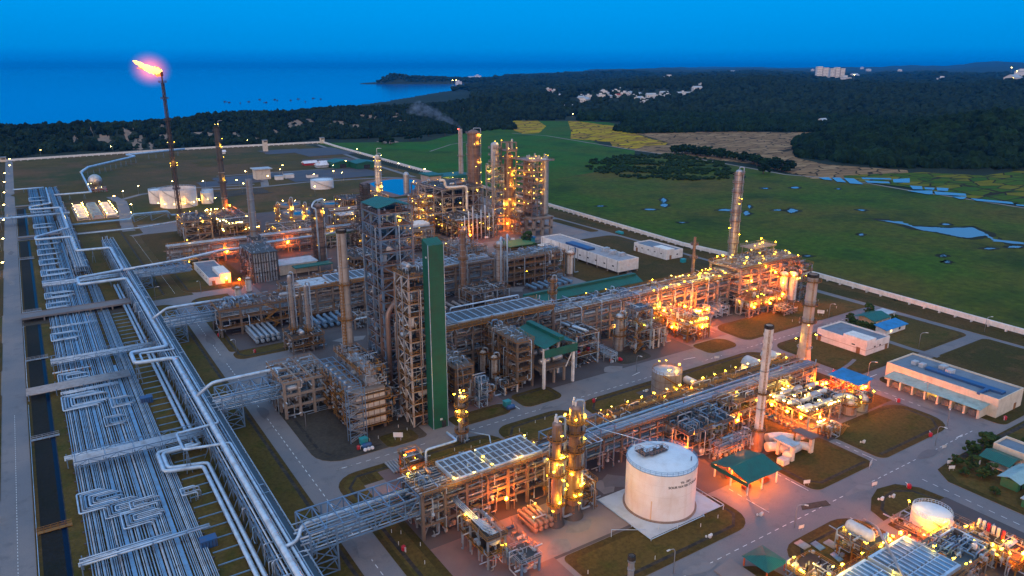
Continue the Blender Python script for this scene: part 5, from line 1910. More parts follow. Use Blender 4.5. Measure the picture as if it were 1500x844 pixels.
def stack(name, label, x, y, r0, r1, h, mat, z0=0.1, rings=(), plats=(), strake=None, rim=True, cone=None, lamps=(), group=None, platmat='rail_yellow', lk='y', cat='stack', ladder=True):
 t = thing(name, label, cat, (x, y, z0), group)
 mb = MB()
 prof = [(r0, z0)]
 if cone:
  prof += [(cone[1], z0 + cone[0] * 0.55), (r1 * 1.02, z0 + cone[0])]
 prof += [(r1, z0 + h), (r1 * 0.82, z0 + h), (r1 * 0.8, z0 + h - 3)]
 mb.lathe(x, y, prof, 22, True, True)
 part('shaft', mb, mat, t)
 def rad(z):
  f = (z - z0) / h
  if cone and z - z0 > cone[0]:
   return r1 * 1.02
  return r0 + (r1 - r0) * f
 if rim:
  mb = MB()
  mb.lathe(x, y, [(r1 + 0.02, z0 + h - 1.0), (r1 + 0.2, z0 + h - 0.9), (r1 + 0.2, z0 + h + 0.15), (r1 * 0.8, z0 + h + 0.15)], 22, False, False)
  part('rim', mb, 'soot', t)
 if rings:
  mb = MB()
  for z in rings:
   rr = rad(z)
   mb.lathe(x, y, [(rr + 0.01, z - 0.12), (rr + 0.16, z - 0.1), (rr + 0.16, z + 0.22), (rr + 0.01, z + 0.25)], 22, False, False)
  part('flange_ring', mb, 'steel_grey', t)
 for k, z in enumerate(plats):
  rr = rad(z)
  mb = MB()
  mb.lathe(x, y, [(rr + 0.02, z), (rr + 1.3, z), (rr + 1.3, z + 0.1), (rr + 0.02, z + 0.1)], 16, False, False)
  pl = part('platform', mb, 'grating', t)
  mb = MB()
  pts = [(x + (rr + 1.25) * math.cos(2 * PI * j / 14), y + (rr + 1.25) * math.sin(2 * PI * j / 14)) for j in range(14)]
  rail(mb, pts, z + 0.1, gap=1.3)
  for j in range(14):
   a, b = pts[j], pts[(j + 1) % 14]
   mb.bar((a[0], a[1], z + 0.12), (b[0], b[1], z + 0.12), 0.08, 0.32)
  part('handrail', mb, platmat, pl)
 if strake:
  za, zb, turns = strake
  for s in range(3):
   mb = MB()
   m = 40
   for j in range(m):
    u0, u1 = j / m, (j + 1) / m
    a0, a1 = s * 2 * PI / 3 + turns * 2 * PI * u0, s * 2 * PI / 3 + turns * 2 * PI * u1
    zz0, zz1 = za + (zb - za) * u0, za + (zb - za) * u1
    ra, rb = rad(zz0), rad(zz1)
    mb.bar((x + (ra + 0.15) * math.cos(a0), y + (ra + 0.15) * math.sin(a0), zz0), (x + (rb + 0.15) * math.cos(a1), y + (rb + 0.15) * math.sin(a1), zz1), 0.14, 0.3)
   part('strake', mb, mat, t)
 if ladder:
  mb = MB()
  a = -2.3
  lx, ly = x + (r0 + 0.4) * math.cos(a), y + (r0 + 0.4) * math.sin(a)
  tx, ty = x + (r1 + 0.4) * math.cos(a), y + (r1 + 0.4) * math.sin(a)
  for s in (-0.3, 0.3):
   mb.bar((lx + s, ly, z0 + 1), (tx + s, ty, z0 + h - 1), 0.12)
  m = int(h / 1.2)
  for j in range(m):
   f = j / m
   mb.bar((lx + (tx - lx) * f - 0.3, ly + (ty - ly) * f, z0 + 1 + (h - 2) * f), (lx + (tx - lx) * f + 0.3, ly + (ty - ly) * f, z0 + 1 + (h - 2) * f), 0.1)
  part('ladder', mb, platmat, t)
 for (a, z, k) in lamps:
  rr = rad(z) + 1.2
  lamp(t, x + rr * math.cos(a), y + rr * math.sin(a), z, k)
 return t
def clutter(t, x0, x1, y0, y1, z, n, seed, mats=None, hmax=2.6, name='pipe', rr=(0.08, 0.24), runs=True):
 """knee-high to head-high piping on a deck: loops, runs, risers"""
 q = random.Random(seed)
 mats = mats or ['pipe_blue', 'steel_blue', 'pipe_grey', 'grating_blue']
 for k in range(n):
  r = q.uniform(*rr)
  x, y = q.uniform(x0, x1), q.uniform(y0, y1)
  L = q.uniform(1.5, max(2.0, min(7.0, (x1 - x0) * 0.6)))
  h = q.uniform(0.5, hmax)
  if q.random() < 0.5:
   x2, y2 = min(max(x + q.choice((-1, 1)) * L, x0), x1), y
  else:
   x2, y2 = x, min(max(y + q.choice((-1, 1)) * L, y0), y1)
  if abs(x2 - x) + abs(y2 - y) < 1.0:
   continue
  pts = [(x, y, z), (x, y, z + h), (x2, y2, z + h)]
  if q.random() < 0.7:
   pts.append((x2, y2, z))
  part(name, MB().tube(pts, r, 7), q.choice(mats), t)
def exchangers(name, label, x0, y0, n, pitch, L, r, axis, z=1.4, mat='pipe_blue', group=None, rows=1):
 """row of shell-and-tube exchangers on saddles"""
 t = thing(name, label, 'heat exchangers', (x0, y0, 0.1), group)
 for k in range(n):
  for w in range(rows):
   zz = z + w * (2 * r + 0.5)
   mb = MB()
   if axis == 'x':
    y = y0 + k * pitch
    mb.lathe(y, zz, [(r * 0.7, x0), (r * 1.25, x0 + 0.15), (r * 1.25, x0 + 0.5), (r, x0 + 0.55), (r, x0 + L - 0.6), (r * 1.25, x0 + L - 0.55), (r * 1.1, x0 + L)], 12, axis='x')
   else:
    x = x0 + k * pitch
    mb.lathe(x, zz, [(r * 0.7, y0), (r * 1.25, y0 + 0.15), (r * 1.25, y0 + 0.5), (r, y0 + 0.55), (r, y0 + L - 0.6), (r * 1.25, y0 + L - 0.55), (r * 1.1, y0 + L)], 12, axis='y')
   part('shell', mb, mat, t)
  for f in (0.25, 0.75):
   mb = MB()
   if axis == 'x':
    mb.box(x0 + L * f - 0.2, x0 + L * f + 0.2, y0 + k * pitch - r * 0.8, y0 + k * pitch + r * 0.8, 0.1, z - r * 0.5)
   else:
    mb.box(x0 + k * pitch - r * 0.8, x0 + k * pitch + r * 0.8, y0 + L * f - 0.2, y0 + L * f + 0.2, 0.1, z - r * 0.5)
   part('saddle', mb, 'fireproofing', t)
 return t
def pump_row(name, label, x0, y0, n, dx, dy, mat='pipe_grey', lamps=0, lk='y', group=None):
 t = thing(name, label, 'pumps', (x0, y0, 0.1), group)
 q = random.Random(int(x0 + y0 * 3))
 for k in range(n):
  x, y = x0 + dx * k, y0 + dy * k
  mb = MB()
  mb.box(x - 1.3, x + 1.3, y - 0.6, y + 0.6, 0.1, 0.5)
  part('plinth', mb, 'concrete_pad', t)
  mb = MB()
  mb.lathe(y, 1.0, [(0.42, x - 1.1), (0.45, x - 1.0), (0.45, x + 0.1), (0.2, x + 0.2), (0.2, x + 0.5), (0.55, x + 0.5), (0.55, x + 1.0), (0.3, x + 1.1)], 10, axis='x')
  part('pump', mb, q.choice(['blue_paint', mat, 'alu']), t)
  part('pipe', MB().tube([(x + 0.75, y, 1.2), (x + 0.75, y, 2.6), (x + 0.75 + q.uniform(-0.6, 0.6), y + q.choice((-2, 2)), 2.6)], 0.14, 7), mat, t)
 for k in range(lamps):
  lamp(t, x0 + dx * (n - 1) * (k + 0.5) / lamps, y0 + dy * (n - 1) * (k + 0.5) / lamps, 3.2, lk)
 return t
# ------------------------------------------------------------------ front rack with coolers (south unit)
t = pipe_rack('pipe_rack', 'multi level concrete pipe rack carrying the two cooler decks nearest the camera', 'x', 72.5, 112, 153.5, 165, [4.6, 8.0, 11.2, 13.6], 6.6, 'fireproofing', 9, (0.1, 0.3), 31, 0.8, 0.55)
cooler_bank(t, 82.5, 93.5, 154.0, 164.6, 13.75, 6, 3)
cooler_bank(t, 95.0, 110.6, 154.0, 164.6, 13.75, 8, 3)
for x, y in ((94.2, 154.2), (94.2, 159), (82, 153.6), (94.3, 163.5), (110.8, 158), (103, 153.2), (88, 153.2), (110.9, 163)):
 lamp(t, x, y, 15.4, 'y')
mb = MB()
for k in range(7):
 x = 75 + 6 * k
 mb.bar((x, 153.4, 11.4), (x + 1.5, 151.6, 13.4), 0.2)
 mb.bar((x + 3, 153.4, 11.4), (x + 1.5, 151.6, 13.4), 0.2)
part('brace', mb, 'steel_blue', t)
t = frame_structure('platform_structure', 'dark equipment platform at the left end of the nearest cooler rack', 73.5, 81, 155, 164, [9, 13.4], 2, 2, 'steel_grey', deck='grating_blue', equip=3, pipes=8, lamps=2, seed=2)
clutter(t, 74, 80.5, 156, 163, 13.5, 14, 4)
part('pipe', MB().tube([(82, 170, 3), (82, 170, 16.2), (92, 170, 16.2), (92, 176, 16.2)], 0.35, 9), 'pipe_pale', t)
t = frame_structure('drum_structure', 'steel structure holding one white horizontal drum at the bottom of the photo', 80.5, 85.5, 134, 147, [4.2, 8.6], 1, 3, 'steel_grey', deck='grating', equip=0, pipes=10, lamps=4, seed=3, brace=False)
mb = MB()
vessel_h(mb, 135.5, 143, 83.4, 6.8, 1.7, 'y', 18)
saddles(mb, 135.5, 143, 83.4, 6.8, 4.3, 1.7, 'y')
part('drum', mb, 'vessel_white', t)
for k in range(4):
 part('pipe', MB().tube([(80.6 + 0.5 * k, 153, 10.2), (80.6 + 0.5 * k, 136 + k, 10.2), (82.5 + 0.5 * k, 135 + k, 8.8)], 0.16, 7), 'pipe_pale', t)
frame_structure('platform_structure', 'small steel table with a barred top beside the white drum', 85.8, 91, 127, 133, [4.2], 1, 1, 'steel_blue', deck='cooler_dark', equip=1, pipes=4, rails='steel_grey', seed=5, brace=False)
t = pump_row('pump_row', 'row of small pumps glowing orange at the foot of the nearest rack', 94, 134.5, 5, 0, 2.6, 'pipe_brown')
for (x, y, z) in ((96.5, 150.5, 5.6), (92, 133, 2.4)):
 lamp(t, x, y, z, 'o')
t = exchangers('heat_exchangers', 'stacked bank of yellow lit exchangers between the orange lamp and the twin columns', 98.5, 138.8, 4, 1.7, 8.5, 0.55, 'y', 1.6, 'pipe_brown', rows=2)
for (x, y) in ((99, 141), (103, 146)):
 lamp(t, x, y, 4.4, 'y')
clutter(t, 98, 105, 139, 150, 1.0, 12, 9, PIPE_MATS, 3.2)
for k, (x, y, h, r, lab) in enumerate(((106, 140.5, 31, 1.35, 'left of the two yellow lit columns beside the white tank'), (112.3, 141, 34, 1.6, 'right and taller of the two yellow lit columns beside the white tank'))):
 t = column('distillation_column', lab, x, y, r, h, 'alu_brown', [6.5, 9, 15.5, 20.5, 22.5, 26, 29][:7 - (1 - k)], 4.0, lamps=15, lk='F', seed=k, bandmat='alu_brown')
 mb = MB()
 mb.lathe(x, y, [(r * 1.9, 0.1), (r * 1.1, 4.0)], 20)
 part('base_cone', mb, 'vessel_dark', t)
 for j in range(3):
  a = 0.8 + 0.6 * j
  mb = MB()
  mb.lathe(x + (r * 0.4) * math.cos(a * 2), y + (r * 0.4) * math.sin(a * 2), [(0.3, h - 1), (0.3, h + 1.8 - 0.4 * j)], 8)
  part('vent', mb, 'vessel_white', t)
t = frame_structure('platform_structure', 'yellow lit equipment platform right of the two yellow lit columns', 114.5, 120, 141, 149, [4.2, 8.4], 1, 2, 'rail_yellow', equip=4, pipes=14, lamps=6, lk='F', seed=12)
t = pipe_rack('pipe_rack', 'long pale rack of straight pipes running behind the white tank to the east', 'x', 113, 240, 155.8, 163.6, [5.4, 8.6, 11.0], 7.5, 'fireproofing', 9, (0.12, 0.32), 33, 0.65, 0.45, ['pipe_blue', 'pipe_pale', 'pipe_grey', 'steel_blue', 'pipe_blue'], lamps=10, lk='F')
t = thing('walkway_platform', 'yellow railed service walkway with many small pumps behind the long pale rack', 'walkway', (185, 167, 0.1))
mb = MB()
mb.box(130, 238, 164.8, 168.6, 10.6, 10.8)
part('deck', mb, 'grating', t)
mb = MB()
for x in range(131, 238, 8):
 mb.bar((x, 166.6, 0.1), (x, 166.6, 10.6), 0.4)
part('column', mb, 'fireproofing', t)
mb = MB()
rail(mb, rect(130, 238, 164.8, 168.6), 10.8)
part('handrail', mb, 'rail_yellow', t)
for x in range(132, 238, 6):
 lamp(t, x + rnd.uniform(-1, 1), 168.2, 12.6, 'F')
clutter(t, 131, 237, 165.2, 168.2, 10.8, 46, 14, ['alu', 'vessel_white', 'pipe_brown', 'rail_yellow'], 1.8)
t = thing('pipe_gantry', 'tall slender gantry of pale pipes standing over the rack left of the white tank', 'gantry', (126, 160, 0.1))
mb = MB()
for x in (117, 122.5, 128, 133.5, 139):
 for y in (155, 164.2):
  mb.bar((x, y, 0.1), (x, y, 14.6), 0.35)
 mb.bar((x, 155, 14.5), (x, 164.2, 14.5), 0.3)
for y in (155, 164.2):
 mb.bar((117, y, 14.4), (139, y, 14.4), 0.3)
part('steel_frame', mb, 'steel_blue', t)
for k in range(3):
 part('pipe', MB().tube([(114, 155.8 + 1.2 * k, 13.4), (127 + 2 * k, 155.8 + 1.2 * k, 13.4), (127 + 2 * k, 151, 13.4), (119 + 2 * k, 151, 13.4), (119 + 2 * k, 151, 8)], 0.16, 7), 'pipe_pale', t)
part('pipe', MB().tube([(133, 164, 14.9), (133, 155, 14.9), (140, 138, 15.4)], 0.13, 7), 'pipe_pale', t)
t = frame_structure('piping_platform', 'dark blue deck crowded with pipe loops on posts right behind the white tank', 161, 182, 145, 156, [5.0, 9.0], 4, 2, 'steel_grey', deck='grating_blue', equip=4, pipes=14, lamps=0, seed=17, brace=False)
clutter(t, 161, 181.5, 145.5, 155.5, 9.1, 60, 18, ['pipe_blue', 'steel_blue', 'vessel_dark', 'steel_grey'], 3.0)
lamp(t, 159.6, 144.6, 4.2, 'o')
lamp(t, 176, 149, 4, 'y')
t = frame_structure('steel_structure', 'braced steel stair structure lit yellow between the dark piping deck and the spiral stack', 184, 200, 149, 155.5, [4.5, 8.5, 11.5], 3, 1, 'steel_grey', equip=5, pipes=18, lamps=9, lk='F', seed=19)
lamp(t, 188, 148.3, 5, 'o')
t = pipe_rack('pipe_rack', 'low rack of pipes between the green roofed shed and the dark piping deck', 'x', 168, 184, 138.5, 142, [3.6, 6.0], 5, 'steel_blue', 4, (0.1, 0.22), 35, 0.35, 0.3, top_walk=False)
t = frame_structure('equipment_platform', 'brightly lit platform crowded with small drums left of the blue canopy', 210, 234, 136.5, 156, [6.0], 4, 3, 'steel_blue', deck='grating', equip=0, pipes=22, lamps=30, lk='w', seed=21, brace=False)
q = random.Random(44)
for k in range(12):
 x, y = 212 + 5.6 * (k % 4) + q.uniform(-1, 1), 139 + 5.6 * (k // 4) + q.uniform(-1, 1)
 r = q.uniform(0.7, 1.2)
 mb = MB()
 vessel_h(mb, x - 2, x + 2, y, 6.4 + r, r, 'x', 12)
 saddles(mb, x - 2, x + 2, y, 6.4 + r, 6.1, r, 'x')
 part('drum', mb, q.choice(['vessel_white', 'alu', 'alu']), t)
clutter(t, 210.5, 233.5, 137, 155.5, 6.1, 50, 23, ['alu', 'pipe_pale', 'vessel_white', 'rail_yellow', 'pipe_brown'], 2.2)
for (x, y) in ((209.2, 151), (209.2, 144.5), (209.3, 139), (215, 135.6)):
 lamp(t, x, y, 4.2, 'o')
for (x, y) in ((212, 152), (212, 147), (212, 141), (216, 138), (222, 138)):
 lamp(t, x, y, 4.6, 'F')
pump_row('pump_row', 'row of pumps along the orange lit edge under the bright platform', 207.5, 138, 7, 0, 2.3, 'pipe_brown')
t = frame_structure('platform_structure', 'small isolated yellow platform with steps in front of the bright platform', 211.5, 217.5, 129.4, 133.4, [2.6], 2, 1, 'rail_yellow', equip=3, pipes=6, lamps=3, lk='w', seed=24, brace=False, stairs=(217.5, 129, 3, 'x'))
for k, (x, y, lab) in enumerate(((233.6, 136.4, 'left of the two squat grey cylinders with a yellow walkway'), (240, 136, 'right of the two squat grey cylinders with a yellow walkway'))):
 t = column('squat_vessel', lab, x, y, 2.4, 6.4, 'alu', [4.4, 6.5], 0.6, pipe=False, bands=False, lamps=4, lk='F', seed=3, cat='vessel')
 clutter(t, x - 2, x + 2, y - 2, y + 2, 6.4, 7, k + 60, ['vessel_white', 'pipe_grey', 'rail_yellow'], 1.8)
t = frame_structure('blue_canopy', 'bright blue canopy roof over orange lit machinery', 247.5, 255, 142.5, 153.5, [2.2], 1, 3, 'orange_paint', rails='orange_paint', deck='grating', equip=5, pipes=10, lamps=4, lk='o', seed=26, brace=False, cat='canopy')
mb = MB()
i = len(mb.v)
for (z, d) in ((6.0, 0), (6.16, 0)):
 mb.v += [(246.4, 141.5, z), (256, 141.5, z + 0.7), (256, 154.5, z + 0.7), (246.4, 154.5, z)]
for f in ((0, 3, 2, 1), (4, 5, 6, 7), (0, 1, 5, 4), (1, 2, 6, 5), (2, 3, 7, 6), (3, 0, 4, 7)):
 mb.face(f)
part('roof', mb, 'roof_blue', t)
mb = MB()
for x in (247.5, 255):
 for y in (142.5, 148, 153.5):
  mb.bar((x, y, 2.2), (x, y, 6.2), 0.3)
part('roof_post', mb, 'orange_paint', t)
t = frame_structure('orange_structure', 'low orange steel frame beside the blue canopy', 239.5, 246.5, 141, 155, [2.6], 1, 3, 'orange_paint', rails='orange_paint', equip=3, pipes=8, lamps=3, lk='o', seed=27, brace=False)
t = thing('furnace', 'small white and orange lit furnace with two curved blue roofs beside the tall conical stack', 'furnace', (234, 175, 0.1))
for k, (xa, xb, ya, yb, h) in enumerate(((226, 232, 171.5, 179, 6.5), (235, 240.5, 170.5, 177, 8.5))):
 mb = MB()
 mb.box(xa, xb, ya, yb, 1.2, h)
 part('casing', mb, 'wall_white' if k == 0 else 'orange_paint', t)
 mb = MB()
 mb.lathe((xa + xb) / 2, h - 0.4, [((xb - xa) / 2 + 0.3, ya - 0.4), ((xb - xa) / 2 + 0.3, yb + 0.4)], 12, axis='y', a0=0.25, a1=PI - 0.25)
 part('roof', mb, 'roof_pale', t)
 mb = MB()
 for x in (xa + 0.4, xb - 0.4):
  for y in (ya + 0.4, yb - 0.4):
   mb.box(x - 0.25, x + 0.25, y - 0.25, y + 0.25, 0.1, 1.2)
 part('leg', mb, 'fireproofing', t)
for p in ((225, 171, 3), (231, 170.6, 3), (237, 169.6, 3), (234, 178, 4), (225.4, 177, 4.5)):
 lamp(t, p[0], p[1], p[2], 'F')
t = stack('heater_stack', 'tall pale stack with a wide conical foot and three ringed platforms', 246, 165.5, 3.1, 2.0, 43.5, 'stack_concrete', rings=(14, 20, 26, 33), plats=(24.5, 31.5, 41), cone=(19, 2.6), lamps=((-2.4, 24, 'F'), (-0.6, 19, 'F'), (2.6, 17.5, 'F')))
t = stack('heater_stack', 'slim pale stack with spiral strakes on its upper half behind the green roofed shed', 185, 137.5, 1.35, 1.25, 43, 'vessel_white', rings=(15, 28), plats=(7.5, 20.5), strake=(30, 42, 1.6), platmat='rail_yellow')
mb = MB()
mb.lathe(185, 137.5, [(1.9, 0.1), (1.9, 6.5), (1.4, 8.0)], 18)
part('base', mb, 'alu_brown', t)
stack('vent_stack', 'short pale vent stack cut by the bottom edge of the photo', 105, 109.2, 0.75, 0.75, 9.5, 'alu', rings=(3, 6, 8.2), rim=True, ladder=False)
t = thing('intake_ducts', 'pale curved ducts under two small flat roofs beside the green roofed shed', 'ducts', (191, 131, 0.1))
part('duct', MB().tube([(186, 134.5, 2.2), (189.5, 133.2, 2.2), (190, 129, 2.2)], 1.5, 14), 'vessel_white', t)
part('duct', MB().tube([(190.5, 138, 2.6), (195, 136.6, 2.6), (197.5, 133, 2.6)], 1.5, 14), 'vessel_white', t)
part('duct', MB().tube([(187, 127.5, 2.0), (190, 129, 2.0), (195, 129.2, 2.0)], 1.4, 14), 'vessel_white', t)
part('hood', MB().prism(rrect(183.4, 186.4, 125.8, 128.4, 0.1), 0.1, 2.0), 'vessel_white', t)
part('duct', MB().tube([(194, 130.8, 2.0), (197.2, 129.2, 2.0), (198.8, 127.0, 1.6)], 1.3, 14), 'vessel_white', t)
for k, (x, y) in enumerate(((188.6, 129.2), (198.2, 129.2))):
 mb = MB()
 mb.box(x - 0.7, x + 0.7, y - 3.0, y - 2.0, 0.1, 5.6)
 mb.box(x - 0.7, x + 0.7, y + 2.0, y + 3.0, 0.1, 5.6)
 part('pier', mb, 'wall_cream', t)
 mb = MB()
 mb.box(x - 2.0, x + 2.0, y - 3.6, y + 3.6, 5.61, 6.1)
 part('roof', mb, 'roof_pale' if k == 0 else 'concrete_red', t)
# ------------------------------------------------------------------ silver tank, white drum
t = thing('storage_tank', 'weathered silver storage tank with a spiral stair beside the road', 'storage tank', (192, 186, 0.2))
mb = MB()
mb.lathe(192, 186, [(5.6, 0.2), (5.6, 9.2), (3.0, 9.9), (0.05, 10.3)], 36)
part('shell', mb, 'alu', t)
mb = MB()
for z in (3.2, 6.2, 9.1):
 mb.lathe(192, 186, [(5.61, z), (5.68, z + 0.02), (5.68, z + 0.12), (5.61, z + 0.14)], 36, False, False)
for k in range(18):
 a = 2 * PI * k / 18
 mb.bar((192 + 5.62 * math.cos(a), 186 + 5.62 * math.sin(a), 0.3), (192 + 5.62 * math.cos(a), 186 + 5.62 * math.sin(a), 9.1), 0.07)
part('seam', mb, 'pipe_brown', t)
def spiral(cx, cy_, r, z0, z1, a0, a1, parent, mat='rail_yellow', w=0.8):
 mb = MB()
 n = 44
 for k in range(n):
  a = a0 + (a1 - a0) * k / n
  b = a0 + (a1 - a0) * (k + 1) / n
  z = z0 + (z1 - z0) * k / n
  P = [(cx + rr * math.cos(t_), cy_ + rr * math.sin(t_)) for rr, t_ in ((r + 0.05, a), (r + w, a), (r + w, b), (r + 0.05, b))]
  mb.prism(P if a1 > a0 else P[::-1], z + 0.1, z + 0.2)
  mb.bar((P[1][0], P[1][1], z + 0.9), (P[2][0], P[2][1], z + 0.9 + (z1 - z0) / n), 0.07)
  if k % 3 == 0:
   mb.bar((P[1][0], P[1][1], z + 0.1), (P[1][0], P[1][1], z + 0.95), 0.06)
  mb.bar((P[1][0], P[1][1], z), (P[2][0], P[2][1], z + (z1 - z0) / n), 0.07, 0.3)
 part('spiral_stair', mb, mat, parent)
spiral(192, 186, 5.6, 0.3, 9.2, -0.2, -2.6, t)
mb = MB()
pts = [(192 + 5.5 * math.cos(2 * PI * j / 24), 186 + 5.5 * math.sin(2 * PI * j / 24)) for j in range(24)]
rail(mb, pts, 9.2, gap=1.4)
part('handrail', mb, 'rail_yellow', t)
for a in (0.9, 1.5, -0.4, -2.2):
 lamp(t, 192 + 4.8 * math.cos(a), 186 + 4.8 * math.sin(a), 11.2, 'F')
lamp(t, 191.0, 179.6, 4.0, 'F')
t = thing('horizontal_drum', 'white horizontal drum on saddles beside the weathered silver tank', 'drum', (204, 181, 0.1))
mb = MB()
vessel_h(mb, 177, 187, 203.6, 2.4, 1.5, 'y', 16)
part('shell', mb, 'vessel_white', t)
for y in (179, 185):
 mb = MB()
 mb.box(202.4, 204.8, y - 0.25, y + 0.25, 0.1, 1.6)
 part('saddle', mb, 'fireproofing', t)
lamp(t, 205, 175.5, 4.2, 'F')
# ------------------------------------------------------------------ big white tank
TX, TY, TR, TH = 136.8, 132.3, 9.85, 14.6
sheet('tank_pad', rect(123, 150.3, 121.2, 143.2), 'tank_pad', 0.30)
t = thing('storage_tank', 'large white sour water tank on a pale square pad in the foreground', 'storage tank', (TX, TY, 0.3))
mb = MB()
mb.lathe(TX, TY, [(TR, 0.55), (TR, TH)], 72, True, False)
part('shell', mb, 'tank_white', t)
mb = MB()
mb.lathe(TX, TY, [(TR - 0.02, TH), (TR * 0.5, TH + 0.9), (0.05, TH + 1.3)], 72, False, False)
part('roof', mb, 'tank_roof', t)
mb = MB()
mb.lathe(TX, TY, [(TR + 0.55, 0.3), (TR + 0.55, 0.6), (TR + 0.01, 0.62)], 72, False, False)
part('base_ring', mb, 'pipe_brown', t)
mb = MB()
for z in (4.3, 7.9, 11.4):
 mb.lathe(TX, TY, [(TR + 0.005, z), (TR + 0.02, z + 0.01), (TR + 0.02, z + 0.05), (TR + 0.005, z + 0.06)], 72, False, False)
part('weld_seam', mb, 'vessel_white', t)
mb = MB()
pts = [(TX + (TR - 0.1) * math.cos(2 * PI * j / 40), TY + (TR - 0.1) * math.sin(2 * PI * j / 40)) for j in range(40)]
rail(mb, pts, TH, h=1.0, w=0.07, gap=1.5)
part('handrail', mb, 'pipe_blue', t)
mb = MB()
mb.lathe(TX, TY, [(TR + 0.01, TH - 0.12), (TR + 0.12, TH - 0.1), (TR + 0.12, TH + 0.04), (TR, TH + 0.05)], 72, False, False)
part('kerb_angle', mb, 'pipe_blue', t)
for (a0, a1, z0_, z1_) in ((-2.60, -2.565, 0.7, 6.4),):  # narrow orange streak painted low on the shell
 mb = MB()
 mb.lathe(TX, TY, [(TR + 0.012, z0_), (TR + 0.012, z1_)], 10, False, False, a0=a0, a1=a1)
 part('orange_streak', mb, 'orange_wash', t)
mb = MB()
mb.box(TX - 3.6, TX + 2.6, TY + 0.4, TY + 2.6, TH + 1.45, TH + 1.6)
mb.box(TX - 5.6, TX - 3.65, TY + 1.2, TY + 5.2, TH + 1.45, TH + 1.6)
part('roof_platform', mb, 'vessel_dark', t)
mb = MB()
rail(mb, rect(TX - 3.6, TX + 2.6, TY + 0.4, TY + 2.6), TH + 1.6, gap=1.2)
rail(mb, rect(TX - 5.6, TX - 3.65, TY + 1.2, TY + 5.2), TH + 1.6, gap=1.2)
part('platform_rail', mb, 'alu_brown', t)
for (x, y) in ((TX - 1.5, TY + 1.5), (TX + 1.2, TY + 1.6), (TX - 4.6, TY + 3.4)):
 mb = MB()
 vessel_v(mb, x, y, TH + 1.0, TH + 2.9, 0.45, 10)
 part('roof_nozzle', mb, 'vessel_dark', t)
part('pipe', MB().tube([(TX - 5, TY + 7, TH + 2.3), (TX + 2.5, TY + 3.0, TH + 2.3), (TX + 2.5, TY + 3.0, TH + 1)], 0.14, 7), 'pipe_pale', t)
part('pipe', MB().tube([(TX + 5, TY - 6.2, TH + 0.6), (TX + 5, TY - 6.2, TH + 1.8)], 0.2, 8), 'steel_blue', t)
def tank_text(body, size, z, ang, parent, cx, cy_, r):
 cu = bpy.data.curves.new('lettering', 'FONT')
 cu.body = body
 cu.size = size
 cu.align_x = 'CENTER'
 cu.offset = 0.03
 o = bpy.data.objects.new('lettering_src', cu)
 link(o)
 me = bpy.data.meshes.new_from_object(o.evaluated_get(bpy.context.evaluated_depsgraph_get()))
 bpy.data.objects.remove(o)
 v = np.zeros(len(me.vertices) * 3, dtype=np.float32)
 me.vertices.foreach_get('co', v)
 v = v.reshape(-1, 3)
 a = ang + v[:, 0] / r
 off = LOC[parent.name]
 w = np.stack([cx + (r + 0.03) * np.cos(a) - off[0], cy_ + (r + 0.03) * np.sin(a) - off[1], z + v[:, 1] - off[2]], -1)
 me.vertices.foreach_set('co', np.ascontiguousarray(w, dtype=np.float32).ravel())
 me.materials.clear()
 me.materials.append(MATS['letter_black'])
 me.update()
 o = link(bpy.data.objects.new('lettering', me))
 o.parent = parent
 LOC[o.name] = off
 return o
tank_text('TK- 1801', 0.95, 11.9, -1.62, t, TX, TY, TR)
tank_text('SOUR WATER STORAGE', 0.95, 10.75, -1.62, t, TX, TY, TR)
mb = MB()
for (pts, z) in (([(122.4, 144), (122.4, 120.4), (142.3, 120.4), (142.3, 121.0), (150.9, 121.0), (150.9, 136)], 0.7),):
 mb.tube([(p[0], p[1], z) for p in pts], 0.13, 7)
 for p in ((122.4, 128), (122.4, 120.4), (132, 120.4), (142.3, 120.4), (150.9, 121), (150.9, 129)):
  mb.bar((p[0], p[1], 0.1), (p[0], p[1], 0.7), 0.14)
solo('pad_pipe', mb, 'pipe_pale', 'thin pale pipe running around the edge of the white tank pad', 'pipe')
mb = MB()
mb.bar((114.8, 127.5, 0.2), (114.8, 127.5, 2.4), 0.14)
mb.bar((114.8, 127.5, 2.4), (122.4, 122.5, 2.4), 0.12)
solo('pad_pipe', mb, 'pipe_pale', 'short raised pipe on one post left of the white tank pad', 'pipe')
# ------------------------------------------------------------------ green roofed shed, foreground
t = thing('shed', 'open shed with a dark green gable roof glowing orange inside', 'shed', (167.5, 127.5, 0.1))
mb = MB()
for y0_, y1_, za, zb in ((120.3, 127.4, 4.6, 6.4), (127.4, 134.5, 6.4, 4.6)):
 i = len(mb.v)
 for dz in (0, 0.16):
  mb.v += [(160, y0_, za + dz), (175, y0_, za + dz), (175, y1_, zb + dz), (160, y1_, zb + dz)]
 for f in ((0, 3, 2, 1), (4, 5, 6, 7), (0, 1, 5, 4), (1, 2, 6, 5), (2, 3, 7, 6), (3, 0, 4, 7)):
  mb.face(tuple(i + j for j in f))
mb.box(160.02, 160.12, 120.4, 134.4, 3.4, 4.6)
part('roof', mb, 'roof_teal', t)
for x in (161, 167.5, 174):
 for y in (121.2, 127.4, 133.6):
  mb = MB()
  mb.box(x - 0.18, x + 0.18, y - 0.18, y + 0.18, 0.1, 4.8 if y != 127.4 else 6.3)
  part('post', mb, 'paint_white', t)
for x, y in ((163, 124), (167, 130), (172, 124.5), (172, 131), (165, 127)):
 lamp(t, x, y, 3.6, 'o')
